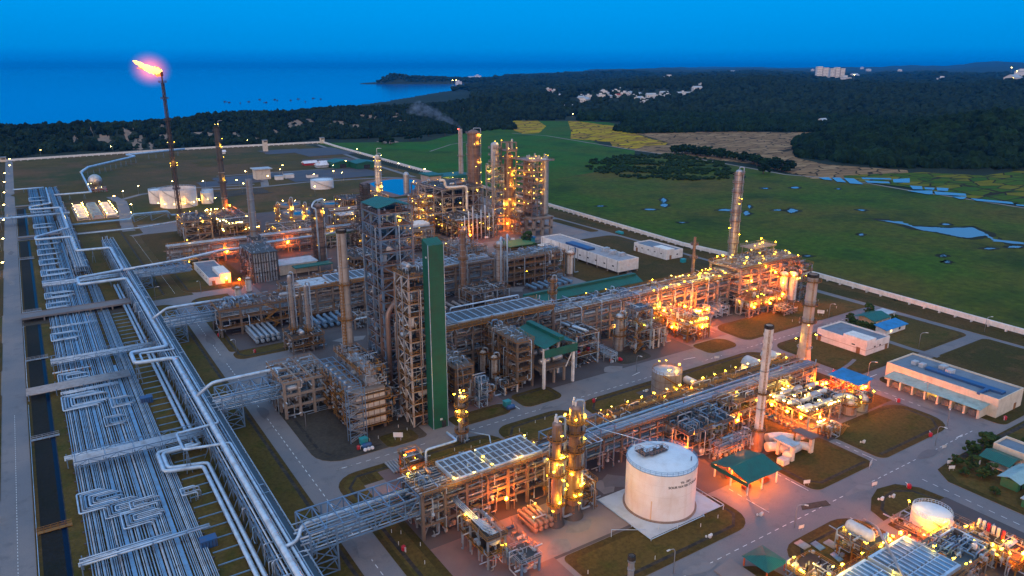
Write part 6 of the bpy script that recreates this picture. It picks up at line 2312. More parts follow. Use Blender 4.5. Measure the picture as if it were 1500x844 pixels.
for k, (x, y) in enumerate(((164, 124), (168, 128), (171.5, 123.4), (171, 130), (165, 131))):
 mb = MB()
 mb.box(x - 1.4, x + 1.4, y - 0.7, y + 0.7, 0.13, 1.3)
 mb.box(x - 0.9, x + 0.7, y - 0.5, y + 0.5, 1.3, 2.0)
 solo('machine', mb, 'orange_paint', 'low machine on the floor under the dark green gable roof', 'machine', 'machines under the green roof')
# ------------------------------------------------------------------ box furnace with its stack
t = thing('box_furnace', 'big box furnace with five yellow railed walkways and a blue steel top frame', 'furnace', (85, 232, 0.1))
mb = MB()
mb.box(80, 91, 218.5, 246, 2.0, 15.4)
part('casing', mb, 'fireproofing_pale', t)
mb = MB()
for k in range(4):
 for j in range(5):
  mb.box(80.4 + 2.1 * j, 82.2 + 2.1 * j, 218.40, 218.5, 2.6 + 3.2 * k, 4.9 + 3.2 * k)
part('wall_panel', mb, 'vessel_white', t)
mb = MB()
for x in (80.6, 85.5, 90.4):
 for y in (219, 225.5, 232, 238.5, 245.4):
  mb.box(x - 0.4, x + 0.4, y - 0.4, y + 0.4, 0.1, 2.0)
part('pier', mb, 'fireproofing', t)
for k in range(5):
 z = 2.6 + 2.9 * k
 mb = MB()
 mb.box(78.4, 79.98, 217, 247, z - 0.08, z)
 for j in range(3):
  mb.box(77.3, 78.39, 218 + 10 * j, 223 + 10 * j, z - 0.085, z - 0.005)
 mb.box(79.98, 92.5, 217.2, 218.38, z - 0.085, z - 0.006)
 w = part('walkway', mb, 'grating', t)
 mb = MB()
 rail(mb, [(78.4, 247), (78.4, 243), (77.3, 243), (77.3, 238), (78.4, 238), (78.4, 233), (77.3, 233), (77.3, 228), (78.4, 228), (78.4, 223), (77.3, 223), (77.3, 217.2), (92.5, 217.2)], z, closed=False, gap=1.8, w=0.09)
 mb.box(78.3, 78.39, 217, 247, z - 0.12, z + 0.1)
 mb.box(79.9, 92.5, 217.1, 217.19, z - 0.12, z + 0.1)
 part('handrail', mb, 'rail_yellow', w)
mb = MB()
for k in range(7):
 y = 219 + 4.5 * k
 for x in (77.6, 82.6):
  mb.bar((x, y, 15.4), (x, y, 18.6), 0.26)
 mb.bar((77.6, y, 18.5), (82.6, y, 18.5), 0.26)
 mb.bar((77.6, y, 16.9), (82.6, y, 16.9), 0.2)
for x in (77.6, 80.1, 82.6):
 mb.bar((x, 219, 18.6), (x, 246, 18.6), 0.22)
part('top_frame', mb, 'steel_blue', t)
for k in range(6):
 mb = MB()
 vessel_v(mb, 79.4, 221 + 4.4 * k, 14.4, 17.4, 0.75, 10, 0.2)
 part('burner_drum', mb, 'alu', t)
mb = MB()
i = 0
mb.box(86.2, 89.8, 226, 246, 15.41, 20.5)
mb.v += [(86.2, 221.5, 15.41), (89.8, 221.5, 15.41), (89.8, 226, 15.41), (86.2, 226, 15.41), (86.2, 226, 20.5), (89.8, 226, 20.5)]
i = 8
for f in ((0, 1, 5, 4), (0, 4, 3), (1, 2, 5), (0, 3, 2, 1)):
 mb.face(tuple(i + j for j in f))
part('convection_section', mb, 'alu', t)
tangle(t, 83.5, 92, 219, 247, 15.6, 23, 260, 5)
tangle(t, 91.2, 97, 217, 250, 0.2, 15, 300, 6)
tangle(t, 77.2, 79.8, 218, 246, 2, 15, 160, 8)
for z in (15.6, 20.6):
 mb = MB()
 for (xa, xb, ya, yb) in ((83.6, 85.1, 220.5, 247), (90.7, 92.4, 220.5, 247), (85.1, 90.7, 246.1, 247.2)):
  mb.box(xa, xb, ya, yb, z, z + 0.1)
 w = part('walkway', mb, 'grating', t)
 mb = MB()
 rail(mb, rect(83.6, 92.4, 220.5, 247), z + 0.1, w=0.11)
 mb.box(83.5, 83.59, 220.5, 247, z - 0.1, z + 0.15)
 part('handrail', mb, 'rail_yellow', w)
mb = MB()
stair(mb, 76.4, 214.6, 0.1, 18.6, 4.6, 'x', 1.0, 2.4)
part('stair', mb, 'steel_grey', t)
mb = MB()
for x in (75.8, 81.6):
 for y in (213.4, 215.8):
  mb.bar((x, y, 0.1), (x, y, 19.4), 0.24)
for k in range(8):
 z = 2.4 * k + 2.4
 for y in (213.4, 215.8):
  mb.bar((75.8, y, z), (81.6, y, z), 0.16)
part('stair_frame', mb, 'steel_blue', t)
clutter(t, 91.5, 97, 220, 246, 0.2, 16, 91, PIPE_MATS, 9)
mb = MB()
mb.tube([(92, 236, 6), (97, 236, 6), (97, 250, 6)], 1.1, 14)
part('duct', mb, 'alu_brown', t)
t = stack('heater_stack', 'tall pinkish concrete stack with long orange ladders rising from the box furnace', 91.2, 252, 2.3, 1.75, 56.5, 'stack_concrete', z0=7.1, rings=(18, 27, 36, 50), plats=(30, 43.5), rim=True)
mb = MB()
for (za, zb) in ((16, 30), (30, 44)):
 for s in (-0.7, 0.7):
  mb.bar((89.0 + s * 0.8, 249.6, za), (89.0 + s * 0.8, 249.6, zb), 0.22)
 z = za
 while z < zb:
  mb.bar((88.2, 249.6, z), (89.9, 249.6, z), 0.2)
  mb.bar((88.2, 249.6, z), (89.9, 249.6, z + 1.2), 0.12)
  z += 1.2
part('ladder_cage', mb, 'rail_yellow', t)
mb = MB()
mb.lathe(91.2, 252, [(2.5, 16.5), (3.0, 16.6), (3.0, 17.8), (2.5, 17.9)], 20, False, False)
part('collar', mb, 'stack_concrete', t)
mb = MB()
mb.box(88, 94.5, 249, 255.2, 0.1, 7.1)
part('pedestal', mb, 'fireproofing', t)
t = frame_structure('concrete_structure', 'bare brown concrete frame where the pale pipe bridge meets the box furnace', 63.5, 79, 243, 262, [5.0, 9.2, 14.0], 3, 3, 'fireproofing_pale', 0.9, 0.7, False, None, None, None, 5, 22, 0, seed=31)
mb = MB()
rail(mb, rect(63, 79.5, 242.5, 262.5), 14.1, w=0.1)
part('handrail', mb, 'rail_yellow', t)
t = frame_structure('concrete_structure', 'bare brown concrete frame with a long yellow stair at the third pipe bridge', 63.5, 100, 341, 356, [4.6, 8.8, 13.0], 4, 1, 'fireproofing', 0.9, 0.7, False, 'grating', 'rail_yellow', (84, 339, 5, 'x'), 4, 20, 0, seed=32)
clutter(t, 66, 80, 342, 355, 13.1, 30, 33, ['pipe_blue', 'steel_blue', 'pipe_pale'], 3)
for k in range(6):
 part('pipe', MB().tube([(63, 343 + 2 * k, 9.4), (104, 343 + 2 * k, 9.4)], 0.25, 7), 'pipe_grey', t)
# ------------------------------------------------------------------ front steel tower and green lift shaft
t = frame_structure('steel_tower', 'tall braced steel tower with orange decks beside the green lift shaft', 98.5, 106.5, 212.6, 223, [4.5 + 4.5 * k for k in range(12)], 1, 2, 'stack_concrete', 0.6, 0.45, True, 'grating', 'rail_yellow', (99.5, 224.2, 5, 'x'), 16, 26, 0, seed=41, bracemat='vessel_white')
t = thing('lift_shaft', 'tall windowless dark green clad lift shaft with pale corner trims', 'lift shaft', (106.5, 209.5, 0.1))
mb = MB()
mb.box(103.4, 109, 207.4, 211.6, 0.1, 65.0)
mb.v += [(103.4, 207.4, 65.0), (109, 207.4, 65.0), (109, 211.6, 66.6), (103.4, 211.6, 66.6), (103.4, 211.6, 65), (109, 211.6, 65)]
for f in ((0, 1, 2, 3), (0, 3, 4), (1, 5, 2), (3, 2, 5, 4)):
 mb.face(tuple(8 + j for j in f))
part('cladding', mb, 'clad_green_x', t)
for k in range(10):
 z = 5.8 + 6.1 * k
 mb = MB()
 mb.box(103.36, 109.04, 207.36, 211.64, z, z + 0.07)
 part('cladding_joint', mb, 'roof_teal', t)
mb = MB()
for (x, y) in ((103.38, 207.38), (109.02, 207.38), (109.02, 211.62)):
 mb.box(x - 0.09, x + 0.09, y - 0.09, y + 0.09, 0.1, 65.2)
part('corner_trim', mb, 'pipe_pale', t)
mb = MB()
mb.box(106.6, 108.2, 207.28, 207.4, 0.1, 2.6)
part('door', mb, 'window_dark', t)
mb = MB()
mb.box(103.28, 103.4, 208.6, 209.2, 60.6, 61.2)
mb.box(106.0, 106.8, 207.28, 207.39, 3.0, 3.7)
part('sign', mb, 'paint_white', t)
t = frame_structure('steel_tower', 'tallest blue grey open steel tower with a teal roof behind the green lift shaft', 99.0, 111.2, 235, 250, [3 + 4.55 * k for k in range(16)], 2, 2, 'steel_blue', 0.7, 0.5, True, 'grating', 'alu_brown', None, 10, 22, 3, seed=43, roof=(73.2, 'roof_teal_y', 0.4))
for k, (x, y) in enumerate(((99.4, 233), (99.2, 238), (100, 245))):
 part('transfer_line', MB().tube([(x, y, 4), (x, y, 36 + 5 * k), (x + 4, y + 1, 40 + 5 * k)], 0.9, 12), 'alu_brown', t)
mb = MB()
vessel_v(mb, 105.5, 243, 30, 52, 3.2, 20)
part('vessel', mb, 'alu_brown', t)
mb = MB()
mb.tube([(103, 237, 58), (108, 246, 54)], 1.1, 12)
part('duct', mb, 'vessel_white', t)
t = column('yellow_lit_tower', 'short column with stacked small platforms and a yellow lit top beside the green lift shaft', 107.8, 195.6, 1.1, 16.5, 'alu', [3.5, 6.5, 9.5, 12.5, 15.0], 1.5, lamps=5, lk='F', seed=9, pipe=False)
for p in ((107, 194.6), (108.6, 195.2), (107.8, 196.4)):
 lamp(t, p[0], p[1], 18.0, 'F')
clutter(t, 105, 110, 193, 198, 0.2, 14, 45, ['alu', 'pipe_pale', 'steel_grey'], 3.4)
header([(109, 196, 3.0), (114.5, 189, 3.0), (112, 184, 3.0), (104, 178, 3.0), (96, 172, 5.0)], 0.2, 'thin white pipe crossing the drive from the short yellow lit column')
t = frame_structure('equipment_cage', 'small yellow and orange equipment cage on the grass corner near the white slab', 81.5, 86.5, 179, 187, [3.4, 7.4], 1, 1, 'orange_paint', rails='rail_yellow', deck='grating', equip=5, pipes=12, lamps=2, lk='F', seed=47, brace=False)
lamp(t, 82, 178.4, 2.4, 'o')
clutter(t, 84, 98, 168, 180, 0.2, 16, 48, ['steel_grey', 'pipe_grey', 'rail_yellow'], 2.2)
t = exchangers('pipe_stack', 'stack of spare steel pipes lying behind the orange equipment cage', 80, 188, 5, 0.9, 7, 0.35, 'y', 0.7, 'steel_grey')
t = frame_structure('concrete_structure', 'five storey brown concrete frame just right of the green lift shaft', 117.5, 124.5, 217, 250, [3.6, 6.8, 10, 13.2, 16.0], 1, 5, 'fireproofing', 0.8, 0.6, False, 'fireproofing', 'rail_yellow', None, 6, 16, 0, seed=51)
clutter(t, 118, 124, 218, 249, 16.1, 22, 52, ['pipe_pale', 'pipe_blue', 'steel_grey'], 2.6)
t = frame_structure('steel_structure', 'narrow pale steel access frame in front of the brown concrete frames', 125.2, 128.6, 213.5, 218, [3.4, 7.5, 10.0], 1, 1, 'pipe_pale', 0.35, 0.3, True, 'grating_blue', 'pipe_blue', None, 1, 8, 0, seed=53)
t = frame_structure('concrete_structure', 'tall brown concrete frame with thin white pipes left of the green pent roof', 145.5, 152.5, 219, 246, [4, 8, 12, 16, 19.5], 1, 4, 'fireproofing', 0.8, 0.6, False, 'fireproofing', 'rail_yellow', None, 6, 18, 0, seed=54)
clutter(t, 146, 152, 220, 245, 19.6, 18, 55, ['pipe_pale', 'pipe_blue'], 2.6)
for k, (x, y, h, lab) in enumerate(((142.6, 231, 11, 'slim white vertical vessel, nearer of two beside the tall brown frame'), (142.8, 240, 10, 'slim white vertical vessel, farther of two beside the tall brown frame'))):
 column('vessel', lab, x, y, 1.3, h, 'vessel_white', [h - 0.8, h * 0.35], 1.6, seed=k, cat='vessel', bands=False)
t = frame_structure('platform_structure', 'low railed platform with two small white drums at the foot of the tall brown frame', 139, 144.5, 217.5, 224, [3.6], 1, 1, 'vessel_white', 0.5, 0.35, False, 'grating', 'rail_yellow', None, 3, 6, 0, seed=56)
t = column('vessel', 'dark squat vertical vessel with pipework on the pavement near the teal truck', 131.5, 216.5, 1.0, 5.5, 'alu_brown', [4.6], 1.4, seed=5, cat='vessel', bands=False)
t = thing('compressor_shelter', 'raised compressor floor under a dark green pent roof on tall white posts', 'shelter', (162, 225, 0.1))
mb = MB()
for y0_, y1_ in ((212.5, 236),):
 for (xa, xb, za, zb) in ((153.6, 162, 17.2, 19.4), (162, 169.6, 19.4, 16.6)):
  i = len(mb.v)
  for dz in (0, 0.16):
   mb.v += [(xa, y0_, za + dz), (xb, y0_, zb + dz), (xb, y1_, zb + dz), (xa, y1_, za + dz)]
  for f in ((0, 3, 2, 1), (4, 5, 6, 7), (0, 1, 5, 4), (1, 2, 6, 5), (2, 3, 7, 6), (3, 0, 4, 7)):
   mb.face(tuple(i + j for j in f))
mb.box(160.8, 163.2, 213, 235.6, 19.0, 20.6)
mb.box(153.7, 169.5, 212.55, 212.65, 13.4, 16.7)
part('roof', mb, 'roof_teal_y', t)
for (x, y) in ((154.5, 214), (154.5, 224), (154.5, 234), (168.6, 214), (168.6, 224), (168.6, 234)):
 mb = MB()
 mb.box(x - 0.45, x + 0.45, y - 0.45, y + 0.45, 0.1, 17.0 if x < 160 else 16.8)
 part('post', mb, 'paint_white', t)
mb = MB()
mb.box(154, 169.4, 215.5, 235.5, 6.6, 7.2)
part('floor_slab', mb, 'fireproofing', t)
mb = MB()
rail(mb, rect(154, 169.4, 215.5, 235.5), 7.2)
part('handrail', mb, 'rail_yellow', t)
for x in (157, 161.5, 166.5):
 for y in (217, 226, 234):
  mb = MB()
  mb.box(x - 0.4, x + 0.4, y - 0.4, y + 0.4, 0.1, 6.6)
  part('pier', mb, 'fireproofing_pale', t)
for k in range(4):
 mb = MB()
 vessel_h(mb, 157 + k % 2 * 6, 161 + k % 2 * 6, 220 + 9 * (k // 2), 8.9, 1.2, 'x', 12)
 part('compressor', mb, 'alu', t)
mb = MB()
for k in range(3):
 mb.bar((165, 214 + k * 9, 7.2), (168.6, 214 + k * 9, 14), 0.3)
part('brace', mb, 'paint_white', t)
t = frame_structure('steel_structure', 'pale steel frame with small red cabinets right of the green pent roof', 178, 189.5, 224, 236, [5.2, 9.8, 14.0], 1, 1, 'pipe_pale', 0.55, 0.4, True, 'grating', 'rail_yellow', None, 8, 14, 0, seed=57)
for (x, y, z) in ((180, 225, 6.0), (186, 226, 6), (183, 230, 10.6)):
 mb = MB()
 mb.box(x - 0.6, x + 0.6, y - 0.5, y + 0.5, z - 0.7, z + 0.8)
 part('cabinet', mb, 'red_paint', t)
part('pipe', MB().tube([(180, 237, 15.6), (183, 224, 15.6)], 0.55, 9), 'pipe_pale', t)
column('vessel', 'white based vertical vessel with a domed head between the two pale steel frames', 206, 229.5, 1.9, 17, 'alu', [7.2, 10.2, 15.5], 0.5, seed=7, cat='vessel')
t = frame_structure('steel_structure', 'tall pale steel frame with a lower annexe in front of the main rack', 210.5, 219, 223.5, 231, [4.6, 9.7, 14.5, 19.0], 1, 1, 'pipe_pale', 0.6, 0.4, True, 'grating_blue', 'rail_yellow', (209, 222.6, 4, 'x'), 6, 16, 1, seed=58)
t = frame_structure('steel_structure', 'low pale post frame annexe beside the tall pale steel frame', 220, 226.5, 222.5, 229, [4.6, 9.6], 2, 1, 'vessel_white', 0.5, 0.35, False, 'grating', 'rail_yellow', None, 3, 8, 1, seed=59)
for k, (x, y) in enumerate(((193.5, 234), (228.5, 240))):
 t = frame_structure('pipe_trestle', ['dark sloping pipe trestle reaching out beside the pale frame with red cabinets', 'pinkish sloping pipe trestle reaching out beside the low post annexe'][k], x, x + 2.6, y - 14, y, [3.4], 1, 3, 'pipe_pale', 0.3, 0.25, False, None, 'pipe_pale', None, 0, 8, 0, seed=60 + k, cat='trestle')
# ------------------------------------------------------------------ main rack
t = pipe_rack('main_pipe_rack', 'main multi level concrete pipe rack with the long dark cooler deck in mid plant', 'x', 108, 180, 243.5, 256.5, [5.2, 9.4, 13.6, 17.6, 21.4], 8, 'fireproofing', 9, (0.12, 0.38), 61, 1.0, 0.7)
cooler_bank(t, 134, 176, 244.5, 256, 21.6, 12, 1)
mb = MB()
mb.box(133, 179, 241.6, 243.6, 20.8, 21.0)
mb.box(112, 132, 243, 257, 20.9, 21.1)
part('side_walkway', mb, 'fireproofing', t)
mb = MB()
rail(mb, rect(112, 179, 241.4, 243.4), 21.0, w=0.14)
mb.box(112, 179, 241.3, 241.4, 20.8, 21.15)
part('side_rail', mb, 'rail_yellow', t)
mb = MB()
for k in range(9):
 x = 113 + 8 * k
 mb.bar((x, 243, 17.8), (x + 1.6, 241.6, 20.8), 0.26)
 mb.bar((x + 4, 243, 17.8), (x + 2.4, 241.6, 20.8), 0.26)
part('brace', mb, 'pipe_pale', t)
part('pipe', MB().tube([(138, 258, 22), (138, 258, 24), (172, 258, 24), (172, 258, 22)], 0.35, 8), 'pipe_pale', t)
t = pipe_rack('main_pipe_rack', 'crowded eastern stretch of the main rack topped with blue grey pipe loops', 'x', 181, 292, 244, 256.5, [5.2, 9.4, 13.4, 17.0], 8, 'fireproofing_pale', 9, (0.14, 0.42), 63, 1.0, 0.7, lamps=18)
clutter(t, 182, 230, 244.5, 256, 17.1, 75, 64, ['pipe_blue', 'pipe_pale', 'steel_blue', 'pipe_grey'], 3.2, 'loop_pipe')
clutter(t, 232, 290, 244.5, 256, 17.1, 40, 65, ['alu', 'pipe_brown', 'rail_yellow', 'pipe_pale'], 2.6)
for k in range(9):
 x = 184 + 11.5 * k
 part('riser', MB().tube([(x, 243, 1.0), (x, 243, 17 + (k % 3)), (x, 248, 17 + (k % 3))], 0.3, 8), 'pipe_pale', t)
for k in range(10):
 lamp(t, 246 + 4.6 * k + rnd.uniform(-1, 1), 243.2, 18.8 + (k % 2), 'F')
for k in range(12):
 lamp(t, 262 + 2.6 * k, 250 + rnd.uniform(-5, 5), 19.4, 'F')
column('distillation_column', 'slim rusty column rising through the blue pipe loops of the main rack', 190, 257.5, 1.0, 29, 'alu_brown', [22, 24.5, 27.5], 3, seed=31)
t = pipe_rack('main_pipe_rack', 'yellow lit east end of the main rack with a wide roof deck', 'x', 294, 340, 238.5, 258.5, [5.2, 9.8, 14.2, 18.2, 21.6], 7.6, 'fireproofing_pale', 10, (0.14, 0.42), 66, 1.0, 0.7, lamps=12, lk='F')
mb = MB()
mb.box(294.5, 341, 239, 258, 21.62, 22.3)
part('roof_deck', mb, 'fireproofing', t)
tangle(t, 296, 340, 240, 257, 22.3, 24, 160, 3)
mb = MB()
for x in (316, 321, 327, 333):
 for y in (250, 257):
  mb.bar((x, y, 22.3), (x, y, 27), 0.3)
mb.box(315, 334, 249, 258, 27, 27.4)
rail(mb, rect(315, 334, 249, 258), 27.4)
part('upper_deck', mb, 'fireproofing_pale', t)
for p in ((316, 249, 29), (321, 250, 29), (326, 252, 29), (333, 249, 29), (331, 257, 29.4), (319, 257, 29.4), (298, 240, 24), (303, 243, 24), (308, 247, 24.2), (314, 241, 24), (318, 245, 24), (322, 250, 24), (326, 244, 24), (331, 247, 24), (336, 242, 24), (338, 246, 24), (300, 251, 24.5), (305, 254, 24.4), (340.6, 240, 20)):
 lamp(t, p[0], p[1], p[2], 'F')
lamp(t, 300, 236.4, 15, 'o')
lamp(t, 318, 236.0, 17, 'o')
clutter(t, 296, 338, 232, 237.5, 0.2, 40, 67, ['pipe_brown', 'alu', 'rail_yellow', 'pipe_pale'], 9)
t = frame_structure('steel_structure', 'orange lit lower equipment frame at the foot of the east end rack', 290, 318, 228, 236.5, [4.4, 8.6], 4, 1, 'fireproofing_pale', 0.6, 0.45, True, 'grating', 'rail_yellow', None, 14, 26, 16, 'F', seed=68)
for p in ((292, 227, 5), (304, 227, 5), (314, 227.4, 8)):
 lamp(t, p[0], p[1], p[2], 'o')
for k, (x, y) in enumerate(((325.5, 236), (329.5, 233.0))):
 t = column('vessel', ['tall white vertical vessel, left of the pair at the east end of the rack', 'tall white vertical vessel, right of the pair at the east end of the rack'][k], x, y, 2.1, 16.5, 'vessel_white', [14.6], 1.4, seed=k + 9, cat='vessel', bands=False, pipe=False, lamps=3, lk='F')
 lamp(t, x - 3, y - 2, 11 + 4 * k, 'o')
t = frame_structure('steel_structure', 'narrow blue steel frame at the right end of the east rack', 333.5, 341, 231, 237, [6, 11, 16, 19.5], 1, 1, 'steel_blue', 0.4, 0.3, True, 'grating', 'rail_yellow', None, 1, 6, 3, seed=69)
t = frame_structure('equipment_shelter', 'low dark roofed equipment shelter on the grass in front of the white vessels', 306, 314.5, 219.5, 226, [2.6], 2, 1, 'steel_grey', 0.25, 0.2, False, 'cooler_dark', None, None, 3, 3, 0, seed=70)
column('tall_column', 'very tall slim rusty column with a pale overhead pipe at the east end of the rack', 319, 266, 1.8, 67, 'alu', [27, 33, 39, 44, 50, 55, 60, 65], 6, lamps=4, lk='y', side=2.6, seed=33, platmat='alu_brown', bandmat='pipe_brown')
t = stack('rusty_mast', 'thin rusty mast with a small platform left of the very tall slim column', 285, 262.5, 1.0, 0.7, 35, 'alu_brown', rings=(10, 18), plats=(24, 31), rim=False, platmat='alu_brown')
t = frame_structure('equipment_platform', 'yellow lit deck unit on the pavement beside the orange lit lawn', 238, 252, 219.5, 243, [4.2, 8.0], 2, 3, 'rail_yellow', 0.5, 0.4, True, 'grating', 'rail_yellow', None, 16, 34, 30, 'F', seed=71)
clutter(t, 238.5, 251.5, 220, 242.5, 8.1, 44, 72, ['alu', 'rail_yellow', 'pipe_pale', 'pipe_brown'], 2.6)
for p in ((239, 236, 10.4), (252.6, 236, 10), (252.6, 222, 8), (246, 218.4, 6), (236.6, 228, 5)):
 lamp(t, p[0], p[1], p[2], 'o')
t = frame_structure('pipe_trestle', 'orange lit low pipe manifold right of the yellow lit deck unit', 262, 284, 236, 243, [2.2, 4.2], 5, 1, 'pipe_pale', 0.3, 0.25, False, None, None, None, 6, 34, 5, 'o', seed=73, cat='pipe manifold', pmats=['pipe_pale', 'alu'])
# ------------------------------------------------------------------ unit behind the main rack
t = pipe_rack('pipe_rack', 'second rack with pale grey coolers behind the dark cooler deck', 'x', 152, 208, 337, 350, [5, 9.5, 14, 17.4], 8, 'fireproofing', 8, (0.12, 0.36), 81, 1.0, 0.7)
cooler_bank(t, 160, 190, 338, 350, 17.6, 10, 1)
clutter(t, 162, 206, 338, 349, 18.8, 40, 82, ['pipe_pale', 'pipe_grey'], 2.4)
t = frame_structure('concrete_structure', 'wide brown concrete frame with a blue pipe covered roof left of the white vertical vessel', 214, 256, 336, 352, [4.5, 9, 13, 16.5], 6, 2, 'fireproofing', 0.8, 0.6, False, 'fireproofing', 'rail_yellow', None, 14, 30, 1, seed=83)
clutter(t, 215, 255, 337, 351, 16.6, 55, 84, ['pipe_blue', 'pipe_pale', 'steel_blue'], 2.4)
t = column('distillation_column', 'grey banded column with two tall pale pipes behind the dark cooler deck', 204.5, 325, 2.0, 31, 'alu', [28], 3, seed=35, bandmat='pipe_brown')
for k in range(2):
 part('riser', MB().tube([(203 + 4 * k, 321.5, 1), (203 + 4 * k, 321.5, 33 + k), (206 + 4 * k, 326, 33 + k), (209 + 4 * k, 328, 30)], 0.45, 9), 'pipe_pale', t)
column('distillation_column', 'slim rusty column rising through the second rack', 186.5, 333, 1.5, 38, 'alu_brown', [22, 30, 36], 3, seed=36)
column('vessel', 'single white vertical vessel standing alone at the right end of the brown frame', 262, 338, 2.0, 15.5, 'vessel_white', [13.5], 1.5, seed=37, cat='vessel', bands=False)
t = frame_structure('platform_structure', 'pale post platforms and pipe bridges on the pavement before the second rack', 180, 202, 312, 326, [4.5, 9], 3, 1, 'pipe_pale', 0.5, 0.4, False, 'grating', 'rail_yellow', None, 8, 24, 0, seed=85)
exchangers('heat_exchangers', 'blue grey exchangers and pale vessels in front of the wide brown frame', 226, 322, 7, 4.2, 9, 0.8, 'y', 2.0, 'pipe_blue')
exchangers('heat_exchangers', 'pair of low exchangers left of the grey banded column', 168, 318, 4, 4.0, 8, 0.8, 'y', 1.8, 'alu')
t = pipe_rack('pipe_rack', 'brown rack carrying a dark striped cooler deck behind the tall pinkish stack', 'x', 101, 158, 341.5, 357.5, [4.6, 9, 13, 16.8], 8, 'fireproofing', 9, (0.12, 0.36), 86, 1.0, 0.7)
cooler_bank(t, 118, 156, 343, 356.5, 17.0, 11, 1)
mb = MB()
mb.box(104, 117, 342, 357, 17.0, 17.3)
part('roof_deck', mb, 'roof_pale', t)
mb = MB()
rail(mb, rect(101, 158, 340, 341.4), 16.9, w=0.14)
mb.box(101, 158, 339.9, 340, 16.7, 17.05)
part('side_rail', mb, 'rail_yellow', t)
for k, (x, y, h, lab) in enumerate(((88, 311, 33.5, 'left of two slim grey columns beside the inner road'), (93.2, 306, 29.5, 'right of two slim grey columns beside the inner road'))):
 t = column('distillation_column', lab, x, y, 0.95, h, 'alu', [9.0, 4.5], 3, seed=38 + k)
 mb = MB()
 for s in (-0.5, 0.5):
  mb.bar((x - 1.6 + s, y - 1.6, 0.2), (x - 1.6 + s, y - 1.6, 12), 0.2)
 part('ladder_cage', mb, 'rail_yellow', t)
t = frame_structure('platform_structure', 'low orange railed platforms around the feet of the two slim grey columns', 84.5, 98, 302, 314.5, [3.4, 7.2], 3, 2, 'fireproofing', 0.5, 0.4, False, 'grating', 'rail_yellow', None, 8, 14, 0, seed=87)
exchangers('heat_exchangers', 'two tier bank of blue grey exchangers in mid yard behind the slim columns', 101, 326, 6, 3.2, 11, 0.75, 'y', 1.8, 'pipe_blue', rows=2)
exchangers('heat_exchangers', 'long bank of blue grey pipes and exchangers beside the inner road corner', 74.5, 322, 5, 2.4, 22, 0.7, 'y', 1.8, 'pipe_grey', rows=2)
t = frame_structure('platform_structure', 'small brown table frame with a sloped blue cover behind the tall pinkish stack', 119, 126, 318, 330, [5.2], 1, 2, 'fireproofing_pale', 0.6, 0.5, False, 'roof_pale', None, None, 3, 10, 0, seed=88)
frame_structure('platform_structure', 'small shelter with a blue striped roof beside the rear steel tower', 112, 118, 262, 270, [3.6], 1, 1, 'fireproofing', 0.5, 0.4, False, 'roof_slab', None, None, 1, 5, 0, seed=89)
t = frame_structure('steel_structure', 'brown frame packed with vessels between the tall pinkish stack and the dark cooler deck', 120, 150, 262, 300, [4.6, 9.0], 4, 3, 'fireproofing', 0.6, 0.5, False, 'grating', 'rail_yellow', None, 18, 26, 0, seed=90)
t = column('reactor_column', 'thick grey reactor tower with a bent white pipe at its top', 149, 450, 2.7, 38, 'alu_brown', [10, 22, 30, 36], 5, lamps=6, lk='F', seed=41, platmat='vessel_dark', bandmat='vessel_dark')
part('overhead_pipe', MB().tube([(152, 448, 38), (152, 448, 41), (146, 447, 40), (143.4, 446, 36.6), (146.2, 446, 35.4), (146.4, 446, 2)], 0.55, 9), 'pipe_pale', t)
mb = MB()
for s in (-4.6, -3.4):
 for d in (-1, 1):
  mb.bar((149 + s, 450 + d, 0.1), (149 + s, 450 + d, 39), 0.35)
for z in range(2, 39, 3):
 mb.box(143.9, 146, 448.4, 451.6, z, z + 0.12)
 mb.bar((144.4, 449, z), (144.4, 451, z + 3), 0.2)
part('access_frame', mb, 'vessel_dark', t)
t = frame_structure('furnace_block', 'dark ribbed furnace block under the blue grey stack', 100, 114, 424, 452, [6, 12, 17.5], 3, 4, 'vessel_dark', 0.7, 0.5, True, 'vessel_dark', None, None, 12, 12, 0, seed=92, cat='furnace')
for k in range(9):
 mb = MB()
 mb.lathe(101 + 1.5 * k, 424.2, [(0.5, 0.2), (0.5, 17), (0.2, 17.6)], 8)
 part('tube_header', mb, 'steel_grey', t)
t = stack('heater_stack', 'blue grey banded stack standing on a braced furnace left of the reactor tower', 113.5, 470, 2.2, 1.9, 36, 'stack_blue', z0=17.5, rings=(24, 33, 41, 48), plats=(21,), rim=False)
t = frame_structure('braced_furnace', 'braced blue steel furnace frame with a white hood under the blue grey stack', 110, 117, 458, 474, [6, 12, 17.4], 1, 2, 'steel_blue', 0.5, 0.4, True, 'grating', None, None, 2, 6, 0, seed=93, cat='furnace')
mb = MB()
mb.box(111, 116, 459, 466, 12.1, 17)
part('hood', mb, 'vessel_white', t)
t = frame_structure('scaffold_tower', 'dark tapering scaffold tower shrouded in dark netting', 182, 199, 464, 482, [4, 8, 12, 16], 4, 4, 'vessel_dark', 0.3, 0.25, True, 'vessel_dark', 'vessel_dark', None, 4, 6, 4, seed=94, cat='scaffold')
